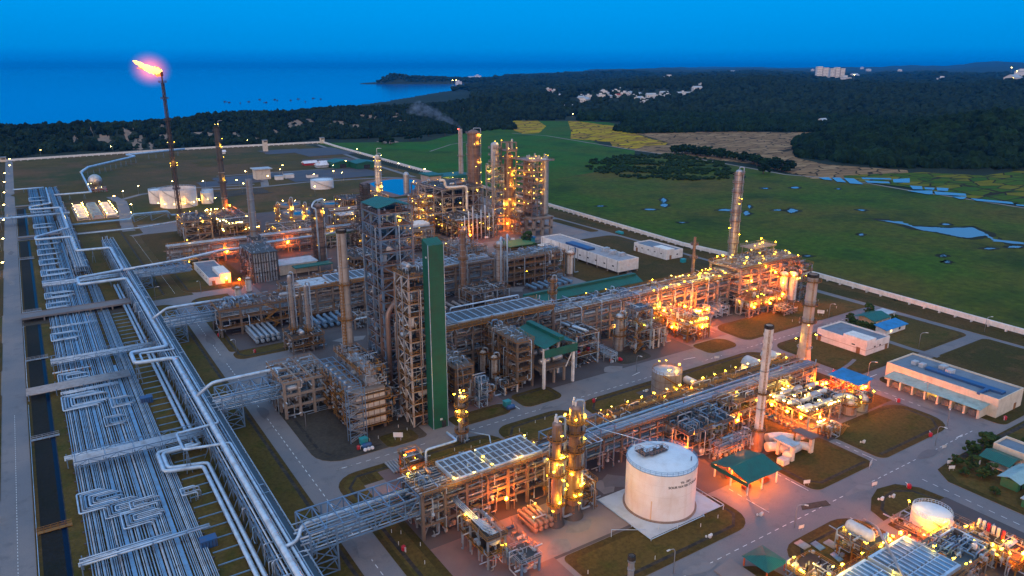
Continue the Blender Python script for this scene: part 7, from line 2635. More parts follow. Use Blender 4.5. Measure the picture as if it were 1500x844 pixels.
for k, (a, z0_, z1_) in enumerate(((6.2, 16, 26), (4.4, 26, 36), (2.6, 36, 44))):
 mb = MB()
 n = 5
 for i in range(n + 1):
  for (xx, yy) in ((190 - a + 2 * a * i / n, 473 - a), (190 - a + 2 * a * i / n, 473 + a), (190 - a, 473 - a + 2 * a * i / n), (190 + a, 473 - a + 2 * a * i / n)):
   mb.bar((xx, yy, z0_), (xx, yy, z1_), 0.3)
 z = z0_
 while z < z1_:
  for (p, r_) in (((190 - a, 473 - a), (190 + a, 473 - a)), ((190 - a, 473 - a), (190 - a, 473 + a)), ((190 + a, 473 - a), (190 + a, 473 + a)), ((190 - a, 473 + a), (190 + a, 473 + a))):
   mb.bar((p[0], p[1], z), (r_[0], r_[1], z), 0.7, 0.5)
  z += 1.6
 part('scaffold_stage', mb, 'vessel_dark', t)
column('wrapped_column', 'dark core column inside the netted scaffold tower', 190, 473, 2.2, 42, 'vessel_dark', [], 3, pipe=False, bands=False, seed=2)
t = pipe_rack('pipe_rack', 'long dim far rack in front of the flare unit carrying the thick pale header', 'x', 66, 260, 487, 497, [4.6, 8.6, 12.4], 8, 'fireproofing', 7, (0.15, 0.4), 95, 1.0, 0.7, lamps=8)
for (x, y, z) in ((99, 484.5, 6.0), (138, 484.5, 7.0)):
 lamp(t, x, y, z, 'o')
 lamp(t, x + 0.4, y - 0.3, z + 0.7, 'o')
mb = MB()
stair(mb, 66, 484, 0.1, 9, 9, 'x', 1.2, 4.5)
part('stair', mb, 'steel_grey', t)
lamp(t, 76, 484, 3, 'F')
t = frame_structure('steel_structure', 'yellow lit open frame at the foot of the flare', 88, 106, 560, 590, [5, 10, 14], 2, 3, 'fireproofing_pale', 0.8, 0.6, True, 'grating', 'rail_yellow', None, 14, 20, 16, 'F', seed=96)
t = frame_structure('steel_structure', 'long lamp strewn deck between the flare and the dark tall stack', 112, 136, 545, 608, [5.5, 11], 3, 6, 'fireproofing', 0.8, 0.6, False, 'grating', 'rail_yellow', None, 18, 30, 34, 'w', seed=97)
t = frame_structure('steel_structure', 'dim cluttered frame between the lamp strewn deck and the netted scaffold', 140, 176, 500, 540, [5, 9.5], 4, 4, 'fireproofing', 0.7, 0.5, False, 'grating', 'rail_yellow', None, 22, 34, 12, 'y', seed=98)
for k, (x, y, h, lab) in enumerate(((163, 556, 24, 'first of three slim yellow lit columns left of the reactor tower'), (172, 552, 20, 'second of three slim yellow lit columns left of the reactor tower'), (158, 575, 18, 'third of three slim yellow lit columns left of the reactor tower'))):
 column('distillation_column', lab, x, y, 1.2, h, 'alu_brown', [h * 0.35, h * 0.6, h * 0.85], 2.5, lamps=9, lk='F', seed=50 + k)
t = frame_structure('steel_structure', 'yellow lit cooler row with pale tops behind the reactor tower', 160, 196, 484, 498, [5, 9], 5, 1, 'steel_grey', 0.6, 0.45, False, 'roof_teal', None, None, 6, 12, 12, 'F', seed=99)
cooler_bank(t, 162, 194, 486, 497, 9.4, 8, 1)
t = frame_structure('steel_structure', 'yellow lit concrete block with grey tank tops left of the netted scaffold', 196, 214, 540, 560, [5, 10], 2, 2, 'fireproofing', 0.8, 0.6, False, 'roof_pale', 'rail_yellow', None, 6, 16, 10, 'F', seed=100)
pump_row('pump_row', 'row of white lit pumps on the dim yard under the reactor tower', 128, 512, 7, 5, 0, 'alu', 5, 'w')
for k, (x0, x1, y0, y1, lv, m, lab) in enumerate((
  (160, 176, 264, 284, [4.5, 8.5], 'fireproofing', 'low brown frame full of vessels just behind the dark cooler deck'),
  (182, 197, 284, 300, [4, 7.5], 'pipe_pale', 'pale post frame in mid yard left of the long teal shed'),
  (133, 152, 304, 322, [5, 9, 12.5], 'fireproofing', 'brown three level frame between the rear steel tower and the second rack'),
  (103, 117, 366, 386, [4.5, 9], 'fireproofing', 'brown frame behind the dark striped coolers on their left'),
  (124, 146, 368, 390, [5, 9.5], 'steel_grey', 'grey frame behind the dark striped coolers near the white workshop'),
  (158, 184, 368, 392, [5, 9, 12], 'fireproofing', 'brown frame behind the left part of the second rack'),
  (194, 216, 370, 392, [4.5, 8], 'fireproofing_pale', 'pale frame behind the right part of the second rack'),
  (156, 178, 412, 436, [5, 9], 'fireproofing', 'brown frame just right of the reactor tower foot'),
  (222, 244, 404, 430, [4, 7.5], 'steel_grey', 'low grey frame on the yard before the pale pipe jungle'))):
 frame_structure('steel_structure', lab, x0, x1, y0, y1, lv, 2, 2, m, 0.6, 0.45, False, 'grating', 'rail_yellow', None, 9, 16, 1 if k > 2 else 0, 't', seed=140 + k)
t = thing('workshop', 'low workshop with a pale white roof and teal edge beside the reactor tower', 'workshop', (129, 438, 0.1))
mb = MB()
mb.box(117, 140, 432, 446, 0.1, 6)
part('wall', mb, 'wall_cream', t)
mb = MB()
mb.box(116.4, 140.6, 431.4, 446.6, 6, 6.5)
part('roof', mb, 'roof_pale', t)
mb = MB()
mb.box(124, 147, 424, 431.2, 5.0, 5.5)
part('lean_to_roof', mb, 'roof_teal', t)
mb = MB()
for x in (124.5, 132, 139, 146.5):
 mb.box(x - 0.25, x + 0.25, 424.2, 424.7, 0.1, 5.0)
part('post', mb, 'fireproofing_pale', t)
for k, (o, a) in enumerate([(o, a) for o in list(COL.objects) if o.get('category') in ('pipe rack',) and not o.name.startswith('elevated') for a in (1,)]):
 xs, ys, zs = [], [], []
 for c in o.children:
  if c.name.startswith('steel_frame'):
   for b in c.bound_box:
    xs.append(b[0] + LOC[o.name][0])
    ys.append(b[1] + LOC[o.name][1])
    zs.append(b[2] + LOC[o.name][2])
 if not xs:
  continue
 n = int(min(900, 60 + (max(xs) - min(xs)) * (max(ys) - min(ys)) * 0.55))
 tangle(o, min(xs) - 0.3, max(xs) + 0.3, min(ys) - 1.6, max(ys) + 0.8, 0.2, max(zs) + 0.9, n, 400 + k)
# ------------------------------------------------------------------ flare and tall dark stack
t = thing('flare_stack', 'very tall thin dark flare stack with a burning flame at its tip', 'flare stack', (97, 633, 0.1))
mb = MB()
mb.lathe(97, 633, [(1.0, 0.1), (0.75, 60), (0.6, 113)], 12)
part('riser', mb, 'flare_steel', t)
mb = MB()
for k in range(3):
 a = 2 * PI * k / 3 + 0.4
 for z in range(0, 108, 6):
  ra, rb = 2.3 - 1.2 * z / 110, 2.3 - 1.2 * (z + 6) / 110
  p = (97 + ra * math.cos(a), 633 + ra * math.sin(a), z)
  q_ = (97 + rb * math.cos(a), 633 + rb * math.sin(a), z + 6)
  mb.bar(p, q_, 0.36)
  b = a + 2 * PI / 3
  mb.bar(p, (97 + rb * math.cos(b), 633 + rb * math.sin(b), z + 6), 0.2)
  mb.bar(p, (97 + ra * math.cos(b), 633 + ra * math.sin(b), z), 0.2)
part('lattice', mb, 'flare_steel', t)
for z in (27, 44, 62, 80, 96, 108):
 mb = MB()
 mb.lathe(97, 633, [(0.7, z), (3.0, z), (3.0, z + 0.25), (0.7, z + 0.25)], 10, False, False)
 rail(mb, [(97 + 2.9 * math.cos(j * 0.785), 633 + 2.9 * math.sin(j * 0.785)) for j in range(8)], z + 0.2, w=0.18)
 part('platform', mb, 'flare_steel', t)
for z in (44, 46, 62):
 for s in (-2.4, 2.4):
  lamp(t, 97 + s, 631, z + 1.5, 'F')
mb = MB()
mb.lathe(97, 633, [(0.7, 112.6), (1.2, 113.2), (1.2, 116)], 12)
part('flare_tip', mb, 'soot', t)
def flame(name, mat, L, r, dz, seed, n=16):
 q = random.Random(seed)
 mb = MB()
 wd = Vector((-math.cos(YAW) * 0.94, math.sin(YAW) * 0.94, 0.30)).normalized()
 u = Vector((math.sin(YAW), math.cos(YAW), 0))
 v = wd.cross(u).normalized()
 m = 12
 for k in range(n + 1):
  t_ = k / n
  rr = r * (0.45 + 1.0 * math.sin(min(1, t_ * 1.5 + 0.12) * PI * 0.62)) * (1 - t_) ** 0.55 * q.uniform(0.82, 1.18) + 0.05
  c = Vector((97, 633, 115.2 + dz)) + wd * (L * t_) + Vector((0, 0, 1.6 * math.sin(t_ * 5 + seed) * t_))
  for j in range(m):
   a = 2 * PI * j / m
   f = rr * q.uniform(0.8, 1.2)
   mb.v.append(tuple(c + u * (f * math.cos(a)) + v * (f * math.sin(a))))
 for k in range(n):
  for j in range(m):
   a = k * m + j
   b = k * m + (j + 1) % m
   mb.face((a, b, b + m, a + m), True)
 mb.face(tuple(range(m)))
 mb.face(tuple(reversed(range(n * m, n * m + m))))
 return mb
f1 = part('flame', flame('flame', 'flame_core', 21.5, 2.3, 0.6, 3), 'flame_core', t)
for k, (L, r_, dz) in enumerate(((15, 1.0, -1.6), (19, 0.8, -0.7), (10, 0.9, 2.2), (6, 1.1, -2.0))):
 part('flame_tongue', flame('flame', 'flame_edge', L, r_, dz, 5 + k), 'flame_edge', t)
gm = bpy.data.materials.new('flame_halo')  # emissive volume added to draw the halo round the flame
gm.use_nodes = True
nt = gm.node_tree
nt.nodes.remove(nt.nodes['Principled BSDF'])
em = N(nt, 'ShaderNodeEmission')
em.inputs['Color'].default_value = (1.0, 0.16, 0.10, 1)
tcg = N(nt, 'ShaderNodeTexCoord')
ln = N(nt, 'ShaderNodeVectorMath', operation='LENGTH')
nt.links.new(tcg.outputs['Object'], ln.inputs[0])
rp = ramp(nt, ln.outputs['Value'], 1.0, 0.12)
pw = N(nt, 'ShaderNodeMath', operation='POWER')
nt.links.new(rp, pw.inputs[0])
pw.inputs[1].default_value = 2.6
ml = N(nt, 'ShaderNodeMath', operation='MULTIPLY')
nt.links.new(pw.outputs[0], ml.inputs[0])
ml.inputs[1].default_value = 0.16
nt.links.new(ml.outputs[0], em.inputs['Strength'])
nt.links.new(em.outputs[0], nt.nodes['Material Output'].inputs['Volume'])
MATS['flame_halo'] = gm
mb = MB()
mb.lathe(0, 0, [(math.sin(PI * k / 10) + 0.001, -math.cos(PI * k / 10)) for k in range(11)], 18)
me = make_mesh('flame_halo', mb, 'flame_halo')
o = link(bpy.data.objects.new('flame_halo', me))
o.parent = t
o.location = (-math.cos(YAW) * 8, math.sin(YAW) * 8, 117.5)
o.scale = (17, 17, 15)
t = stack('tall_stack', 'tall dark steel stack with platform lamps right of the flare', 128, 613, 2.4, 2.1, 75, 'stack_dark', rings=(20, 40, 60), plats=(32, 50, 64, 72), lamps=((-1.2, 34, 'F'), (-0.8, 52, 'y'), (-0.5, 66, 'y'), (-1.0, 60, 'y')), platmat='vessel_dark')
for s in (-1, 1):
 lamp(t, 128 + s, 612, 77.0, 'F')
part('mast', MB().tube([(129.6, 613, 72), (129.6, 613, 79.5), (132.6, 613, 79.8)], 0.2, 6), 'steel_grey', t)
lamp(t, 129.5, 608.5, 8, 'o')
lamp(t, 130.5, 608.5, 14, 'o')
t = column('distillation_column', 'slender pale column with yellow lit platforms standing before the blue pond', 258, 610, 2.2, 46, 'vessel_white', [9, 16, 20, 34, 42], 14, lamps=26, lk='F', seed=61, cat='column')
part('davit', MB().tube([(258, 610, 46), (258, 610, 51.5), (261.5, 608, 51.5)], 0.25, 6), 'vessel_white', t)
t = stack('chimney', 'slender pale banded chimney with a red beacon giving off thin smoke', 365, 652, 2.7, 2.0, 60.5, 'stack_concrete', rings=(15, 30, 45), plats=(34,), platmat='alu_brown', rim=False)
lamp(t, 361.5, 650, 60.5, 'r')
mb = MB()
q = random.Random(8)
base = Vector((365, 652, 60.8))
n, m = 18, 10
for k in range(n + 1):
 f = k / n
 c = base + Vector((-math.cos(YAW) * 46 * f ** 1.25, math.sin(YAW) * 46 * f ** 1.25, 20 * f ** 0.75)) + Vector((q.uniform(-1, 1), q.uniform(-1, 1), q.uniform(-1, 1))) * (1.4 * f)
 rr = 1.4 + 5.5 * f
 for j in range(m):
  a = 2 * PI * j / m
  g = rr * q.uniform(0.75, 1.25)
  mb.v.append((c.x + g * math.cos(a), c.y + g * math.sin(a) * 0.8, c.z + g * 0.8 * math.sin(a + 1.2)))
for k in range(n):
 for j in range(m):
  a, b = k * m + j, k * m + (j + 1) % m
  mb.face((a, b, b + m, a + m))
mb.face(tuple(reversed(range(m))))
mb.face(tuple(range(n * m, n * m + m)))
sm = bpy.data.materials.new('smoke')
sm.use_nodes = True
nt = sm.node_tree
nt.nodes.remove(nt.nodes['Principled BSDF'])
pv = N(nt, 'ShaderNodeVolumePrincipled')
pv.inputs['Color'].default_value = (0.42, 0.58, 0.80, 1)
nz = noise(nt, 0.16, 4)
mr = ramp(nt, nz, 0.36, 0.7)
mm = N(nt, 'ShaderNodeMath', operation='MULTIPLY')
nt.links.new(mr, mm.inputs[0])
mm.inputs[1].default_value = 0.17
nt.links.new(mm.outputs[0], pv.inputs['Density'])
nt.links.new(pv.outputs[0], nt.nodes['Material Output'].inputs['Volume'])
MATS['smoke'] = sm
solo('smoke', mb, 'smoke', kind='stuff', loc=tuple(base))
# ------------------------------------------------------------------ far unit: reactors and coke structure
t = column('main_column', 'tallest thick rusty column of the far unit with ringed platforms', 303, 520, 5.0, 71.5, 'rust_brown', [12, 20, 28, 36, 44, 52, 59, 65, 69], 8, lamps=14, lk='F', seed=71, n=28, bandmat='pipe_brown', platmat='alu_brown')
t = frame_structure('stair_tower', 'dark braced stair tower between the two thick rusty columns of the far unit', 288, 297, 466, 476, [6.2 * k + 6 for k in range(8)], 1, 1, 'steel_grey', 0.7, 0.5, True, 'vessel_dark', 'alu_brown', None, 4, 14, 16, 'y', seed=101)
mb = MB()
vessel_v(mb, 292.5, 471, 48, 66.5, 3.1, 20)
part('vessel', mb, 'alu', t)
for z in (52, 57, 62):
 mb = MB()
 mb.lathe(292.5, 471, [(3.15, z), (5.0, z), (5.0, z + 0.2), (3.15, z + 0.2)], 14, False, False)
 rail(mb, [(292.5 + 4.9 * math.cos(j * 0.6283), 471 + 4.9 * math.sin(j * 0.6283)) for j in range(10)], z + 0.2, w=0.16)
 part('platform', mb, 'alu_brown', t)
part('riser', MB().tube([(286.4, 465, 0.5), (286.4, 465, 66), (289, 468, 66)], 0.5, 8), 'alu', t)
part('riser', MB().tube([(287.8, 464.4, 0.5), (287.8, 464.4, 60)], 0.4, 8), 'steel_grey', t)
for p in ((289.5, 465.6, 67.4), (296, 467, 67.6), (287, 466, 58), (296.6, 466, 56)):
 lamp(t, p[0], p[1], p[2], 'F')
t = column('reactor_column', 'thick rusty reactor column with an open steel cage around its head in the far unit', 302.5, 467.5, 4.6, 58, 'rust_brown', [10, 18, 25, 33, 40, 46], 9, lamps=34, lk='F', seed=72, n=26, taper=[(33, 3.4)], bandmat='pipe_brown', platmat='alu_brown')
mb = MB()
for x in (298.5, 306.5):
 for y in (463.5, 471.5):
  mb.bar((x, y, 34), (x, y, 66), 0.7)
for z in (40, 47, 54, 60, 66):
 for (p, r_) in (((298.5, 463.5), (306.5, 463.5)), ((298.5, 463.5), (298.5, 471.5)), ((306.5, 463.5), (306.5, 471.5)), ((298.5, 471.5), (306.5, 471.5))):
  mb.bar((p[0], p[1], z), (r_[0], r_[1], z), 0.6)
for z in (54, 60):
 mb.box(297.5, 307.5, 462.5, 472.5, z + 0.3, z + 0.45)
part('steel_cage', mb, 'alu_brown', t)
for z in (54, 60):
 mb = MB()
 rail(mb, rect(297.5, 307.5, 462.5, 472.5), z + 0.45, w=0.14)
 part('handrail', mb, 'alu_brown', t)
mb = MB()
vessel_v(mb, 300.5, 466, 60.5, 66, 1.3, 12)
vessel_v(mb, 304.5, 466, 60.5, 68.5, 0.8, 12)
part('cyclone_head', mb, 'alu', t)
for p in ((299, 462, 62), (306, 462, 62), (302, 462, 56), (306, 463, 50), (299, 462.6, 44), (305.6, 462.5, 44)):
 lamp(t, p[0], p[1], p[2], 'F')
lamp(t, 297, 461, 6, 'o')
lamp(t, 304, 460.5, 5, 'F')
lamp(t, 301, 460.5, 4, 'F')
t = thing('reactor_table', 'lamp studded platform stack on heavy concrete legs with a pale column, far unit', 'reactor structure', (314, 447, 0.1))
mb = MB()
for x in (304.5, 312, 320):
 for y in (437, 447, 457):
  mb.box(x - 1.0, x + 1.0, y - 1.0, y + 1.0, 0.1, 13)
for z in (6.0, 13.0):
 for y in (437, 447, 457):
  mb.box(303.5, 321, y - 0.8, y + 0.8, z - 1.4, z)
 for x in (304.5, 312, 320):
  mb.box(x - 0.75, x + 0.75, 436, 458, z - 1.35, z - 0.02)
part('concrete_frame', mb, 'fireproofing_pale', t)
mb = MB()
mb.box(303, 321.5, 435.5, 458.5, 13, 13.8)
part('table_slab', mb, 'fireproofing_pale', t)
mb = MB()
vessel_v(mb, 317, 441.5, 13.8, 56, 3.0, 22)
part('drum', mb, 'alu', t)
mb = MB()
vessel_v(mb, 310, 452, 13.8, 54, 4.2, 18)
part('drum', mb, 'rust_brown', t)
tangle(t, 303, 314, 437.5, 459, 14, 55, 420, 77)
for k in range(10):
 z = 17.5 + 4.1 * k
 mb = MB()
 if k < 9:
  mb.box(303, 313.6, 437.5, 459, z, z + 0.18)
  out = rect(303, 313.6, 437.5, 459)
 else:
  mb.box(302, 322, 436.5, 460, z, z + 0.5)
  out = rect(302, 322, 436.5, 460)
 pl = part('platform', mb, 'alu_brown', t)
 mb = MB()
 rail(mb, out, z + 0.2, w=0.13)
 part('handrail', mb, 'alu_brown', pl)
 for j in range(5):
  if rnd.random() < 0.36 or k == 0:
   continue
  if j < 3:
   lamp(t, 302.7, 440 + 7.5 * j + rnd.uniform(-2, 2), z + 2.2, 'F')
  else:
   lamp(t, 304.5 + 6.5 * (j - 3), 437.2, z + 2.2, 'F')
mb = MB()
for (x, y) in ((303.2, 437.7), (303.2, 448), (303.2, 458.8), (313.4, 437.7), (308.3, 437.7)):
 mb.bar((x, y, 13.8), (x, y, 54.6), 0.4)
part('platform_post', mb, 'alu_brown', t)
for k in range(8):
 x = 304 + 2.3 * k
 mb = MB()
 vessel_v(mb, x, 440 + (k % 3) * 6, 55.2, 57.6 + (k % 2), 0.7, 8)
 part('nozzle', mb, 'steel_grey', t)
for p in ((303, 438, 57), (308, 440, 58), (318, 439, 58), (321, 446, 57.5)):
 lamp(t, p[0], p[1], p[2], 'F')
t = frame_structure('steel_structure', 'small lattice frame joining the lamp studded reactor platforms to the rusty columns', 298, 303, 446, 458, [6, 11, 16], 1, 2, 'alu_brown', 0.5, 0.4, True, 'grating', 'alu_brown', None, 3, 8, 2, seed=102)
t = frame_structure('steel_structure', 'dark lattice frame with a bent white pipe left of the tallest rusty column', 262, 298, 498, 540, [8, 16, 24, 30], 4, 3, 'steel_grey', 0.8, 0.6, True, 'grating', 'alu_brown', None, 14, 26, 14, 'y', seed=103)
part('bent_pipe', MB().tube([(258, 494, 38), (262, 494, 38), (263, 494, 32), (280, 492, 32), (280, 492, 10), (274, 491, 8)], 1.0, 10), 'vessel_white', t)
t = frame_structure('equipment_platform', 'pale pipe jungle in front of the tallest rusty column lit by one orange lamp', 250, 282, 452, 486, [5, 9.5, 14], 4, 4, 'fireproofing', 0.6, 0.5, False, 'grating', 'rail_yellow', None, 22, 46, 24, 'y', seed=104, pmats=['pipe_pale', 'alu', 'pipe_grey'])
for k in range(8):
 x = 254 + 3.4 * k
 part('riser', MB().tube([(x, 450, 0.5), (x, 450, 18 + (k % 3) * 3), (x + 1.5, 453, 18 + (k % 3) * 3), (x + 1.5, 453, 12)], 0.4, 8), 'pipe_pale', t)
lamp(t, 256, 446, 5, 'o')
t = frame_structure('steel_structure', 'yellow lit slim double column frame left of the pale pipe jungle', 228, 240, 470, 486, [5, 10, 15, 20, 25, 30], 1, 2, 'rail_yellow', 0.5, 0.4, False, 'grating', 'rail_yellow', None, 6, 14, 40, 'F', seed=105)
t = frame_structure('equipment_platform', 'stacked pale exchangers on a concrete platform beside the teal roofed steel tower', 208, 224, 440, 458, [6, 11, 15], 2, 2, 'fireproofing_pale', 0.9, 0.7, False, 'fireproofing_pale', 'rail_yellow', None, 4, 14, 12, 'F', seed=106)
for k in range(3):
 mb = MB()
 vessel_h(mb, 209, 223, 445 + 4 * k, 17.4, 1.4, 'x', 14)
 part('exchanger', mb, 'vessel_white', t)
t = pipe_rack('pipe_rack', 'far crossing rack of grey pipes in front of the blue pond', 'x', 196, 300, 556, 566, [6, 11], 9, 'fireproofing', 7, (0.2, 0.45), 107, 1.0, 0.7, lamps=12)
t = frame_structure('steel_structure', 'roofed yellow lit frame with grey tops between the pond and the netted scaffold', 214, 252, 576, 600, [6, 11, 15], 4, 3, 'fireproofing', 0.8, 0.6, False, 'grating', 'rail_yellow', None, 16, 30, 14, 'y', seed=108)
t = thing('process_building', 'pale windowless block with a dark green roof beside the banded chimney', 'building', (335, 665, 0.1))
mb = MB()
mb.box(322, 334, 636, 656, 0.1, 19)
part('wall', mb, 'stack_concrete', t)
mb = MB()
mb.box(334, 372, 640, 665, 14, 17)
mb.box(320.5, 335.5, 634.5, 657.5, 19, 20.2)
part('roof', mb, 'roof_teal', t)
mb = MB()
for x in (336, 346, 356, 366):
 for y in (641, 664):
  mb.box(x - 0.5, x + 0.5, y - 0.5, y + 0.5, 0.1, 14)
part('post', mb, 'fireproofing', t)
mb = MB()
mb.lathe(312, 668, [(3, 0.1), (3, 18), (1.8, 20), (0.1, 20.6)], 18)
part('silo', mb, 'alu', t)
for p in ((321, 634, 14), (330, 634, 10), (312, 660, 26), (318, 640, 5), (345, 638, 14), (352, 645, 19)):
 lamp(t, p[0], p[1], p[2], 'F')
t = frame_structure('steel_structure', 'dim orange floored frame under the green roof at the foot of the banded chimney', 300, 345, 585, 632, [8, 15], 4, 4, 'fireproofing', 0.9, 0.7, False, 'concrete_red', 'alu_brown', None, 18, 30, 16, 'y', seed=109)
# ------------------------------------------------------------------ pond, basins, far tanks
mb = MB()
mb.sheet([(299, 655), (318, 665), (354, 732), (352, 748), (340, 757), (316, 752), (303, 742), (296, 700)], 0.36)
struct('pond', mb, 'pond_water')
mb = MB()
mb.sheet([(288, 648), (320, 655), (362, 728), (360, 756), (342, 768), (310, 762), (294, 748), (286, 700)], 0.33)
struct('pond_bank', mb, 'concrete_red')
for k, (x, y, r) in enumerate(((190, 612, 17), (226, 640, 11), (192, 655, 9))):
 t = thing('settling_basin', ['large round blue settling basin with a bridge arm', 'smaller round blue basin right of the large settling basin', 'smallest round basin behind the large settling basin'][k], 'basin', (x, y, 0.1))
 mb = MB()
 mb.lathe(x, y, [(r, 0.1), (r, 2.6), (r - 0.8, 2.6), (r - 0.8, 1.6)], 32, False, False)
 part('wall', mb, 'fireproofing_pale', t)
 mb = MB()
 mb.sheet([(x + (r - 0.8) * math.cos(2 * PI * j / 32), y + (r - 0.8) * math.sin(2 * PI * j / 32)) for j in range(32)], 2.0)
 part('water', mb, 'pond_water', t)
 mb = MB()
 mb.box(x - r, x + r, y - 0.8, y + 0.8, 2.9, 3.3)
 rail(mb, rect(x - r, x + r, y - 0.8, y + 0.8), 3.3, w=0.14)
 part('bridge', mb, 'steel_grey', t)
 for j in range(2):
  lamp(t, x + r * 0.9 * math.cos(j * 1.4 + 3.6), y + r * 0.9 * math.sin(j * 1.4 + 3.6), 6.5, 'w')
def tank(label, x, y, r, h, mat='tank_white', floating=False, seed=0, lamps=0, roof='tank_roof'):
 t = thing('storage_tank', label, 'storage tank', (x, y, 0.1))
 mb = MB()
 if floating:
  mb.lathe(x, y, [(r, 0.1), (r, h), (r - 0.3, h), (r - 0.3, h - 4.5)], 48, True, False)
 else:
  mb.lathe(x, y, [(r, 0.1), (r, h)], 48, True, False)
 part('shell', mb, mat, t)
 mb = MB()
 if floating:
  mb.lathe(x, y, [(r - 0.31, h - 4.5), (0.05, h - 4.2)], 48, False, False)
 else:
  mb.lathe(x, y, [(r - 0.01, h), (r * 0.5, h + r * 0.07), (0.05, h + r * 0.1)], 48, False, False)
 part('roof', mb, 'concrete_red' if floating else roof, t)
 mb = MB()
 for z in (h * 0.25, h * 0.5, h * 0.75):
  mb.lathe(x, y, [(r + 0.005, z), (r + 0.05, z + 0.02), (r + 0.05, z + 0.14), (r + 0.005, z + 0.16)], 48, False, False)
 part('seam', mb, 'vessel_white', t)
 mb = MB()
 rail(mb, [(x + (r - 0.1) * math.cos(2 * PI * j / 36), y + (r - 0.1) * math.sin(2 * PI * j / 36)) for j in range(36)], h, w=0.12 if h > 8 else 0.08, gap=2)
 part('handrail', mb, 'pipe_pale', t)
 spiral(x, y, r, 0.3, h, -0.9, -2.6, t, 'steel_grey')
 for k in range(lamps):
  a = -2.9 + 2.4 * k / max(1, lamps - 1)
  lamp(t, x + (r + 2.5) * math.cos(a), y + (r + 2.5) * math.sin(a), 4.5, 'w')
 return t
tank('large white open topped tank behind the flare', 110, 714, 15.5, 15.5, floating=True, lamps=6)
tank('white tank half hidden at the left of the open topped tank', 97, 741, 7.5, 12)
tank('small white tank just right of the open topped tank', 134, 714, 5, 10, lamps=3)
tank('low white tank behind the open topped tank on the right', 139, 734, 5, 9)
tank('lone low white tank in the far yard beyond the basins', 252, 742, 11.5, 8.5)
t = tank('small pale tank with a stained roof at the bottom right corner', 189.5, 83.5, 4.9, 5.2, lamps=0)
mb = MB()
mb.sheet([(189.5, 83.5), (194, 82), (192.8, 87), (190, 88)], 6.05)
for p in ((185.8, 88, 7.2),):
 lamp(t, p[0], p[1], p[2], 'F')
lamp(t, 182.6, 79.4, 2.2, 'o')
lamp(t, 187, 76.6, 1.8, 'o')
for k, (x, y, h) in enumerate(((93, 409, 8.4), (85.5, 402, 6.0))):
 column('vessel', ['pale vertical vessel with a flat top beside the far corner lawn', 'shorter pale vertical vessel beside the corner lawn'][k], x, y, 1.6, h, 'vessel_white', [h - 0.6], 0.6, seed=k, cat='vessel', bands=False, pipe=False)
for k in range(3):
 t = thing('pump_skid', ['left block of the white lit pump skid beside the far pipeway', 'middle block of blue grey pipe loops in the white lit pump skid', 'right block of the white lit pump skid beside the far pipeway'][k], 'pump skid', (33 + 10.5 * k, 715, 0.2))
 mb = MB()
 mb.box(28 + 10.5 * k, 37.8 + 10.5 * k, 684, 756, 0.1, 0.5 + 0.01 * k)
 part('plinth', mb, 'concrete_pad', t)
 for j in range(9):
  y = 688 + 8 * j
  x = 29.5 + 10.5 * k
  if k == 1:
   part('pipe_loop', MB().tube([(x, y, 0.6), (x, y, 3.2), (x + 7, y, 3.2), (x + 7, y, 0.6)], 0.55, 8), 'pipe_blue', t)
  else:
   mb = MB()
   vessel_h(mb, x, x + 6, y, 2.0, 1.2, 'x', 10)
   part('pump', mb, 'vessel_white', t)
   lamp(t, x + 7, y - 1.5, 4.2, 'w')
   if j % 2 == 0:
    lamp(t, x - 0.5, y - 1.5, 4.2, 'w')
t = thing('sphere_tank', 'grey spherical vessel beside red lit pipework at the far pipeway', 'sphere', (57, 866, 0.2))
mb = MB()
mb.lathe(57, 866, [(6.5 * math.sin(PI * k / 12) + 0.01, 8 - 6.5 * math.cos(PI * k / 12)) for k in range(13)], 22)
part('shell', mb, 'alu', t)
mb = MB()
for k in range(6):
 a = PI * k / 3
 mb.bar((57 + 6 * math.cos(a), 866 + 6 * math.sin(a), 0.1), (57 + 6 * math.cos(a), 866 + 6 * math.sin(a), 8), 0.6)
part('leg', mb, 'fireproofing', t)
for p in ((50, 858, 6), (49, 850, 5), (52, 846, 8), (56, 846, 3), (60, 842, 4)):
 lamp(t, p[0], p[1], p[2], 'w')
t = frame_structure('pipe_trestle', 'red painted valve rack in front of the grey sphere', 50, 64, 836, 848, [3], 2, 1, 'red_paint', 0.4, 0.3, False, None, None, None, 2, 10, 0, seed=111, cat='trestle')
t = frame_structure('pipe_portal', 'blue grey pipe portal arching over the far side road', 66, 92, 655, 661, [5.5], 2, 1, 'steel_blue', 0.5, 0.4, True, None, None, None, 0, 0, 0, seed=112, cat='portal')
for k in range(3):
 part('pipe', MB().tube([(22, 656.5 + 1.6 * k, 2.4), (64, 656.5 + 1.6 * k, 2.4), (66, 656.5 + 1.6 * k, 6), (92, 656.5 + 1.6 * k, 6), (94, 656.5 + 1.6 * k, 2.4), (112, 656.5 + 1.6 * k, 2.4)], 0.4, 8), 'pipe_blue', t)
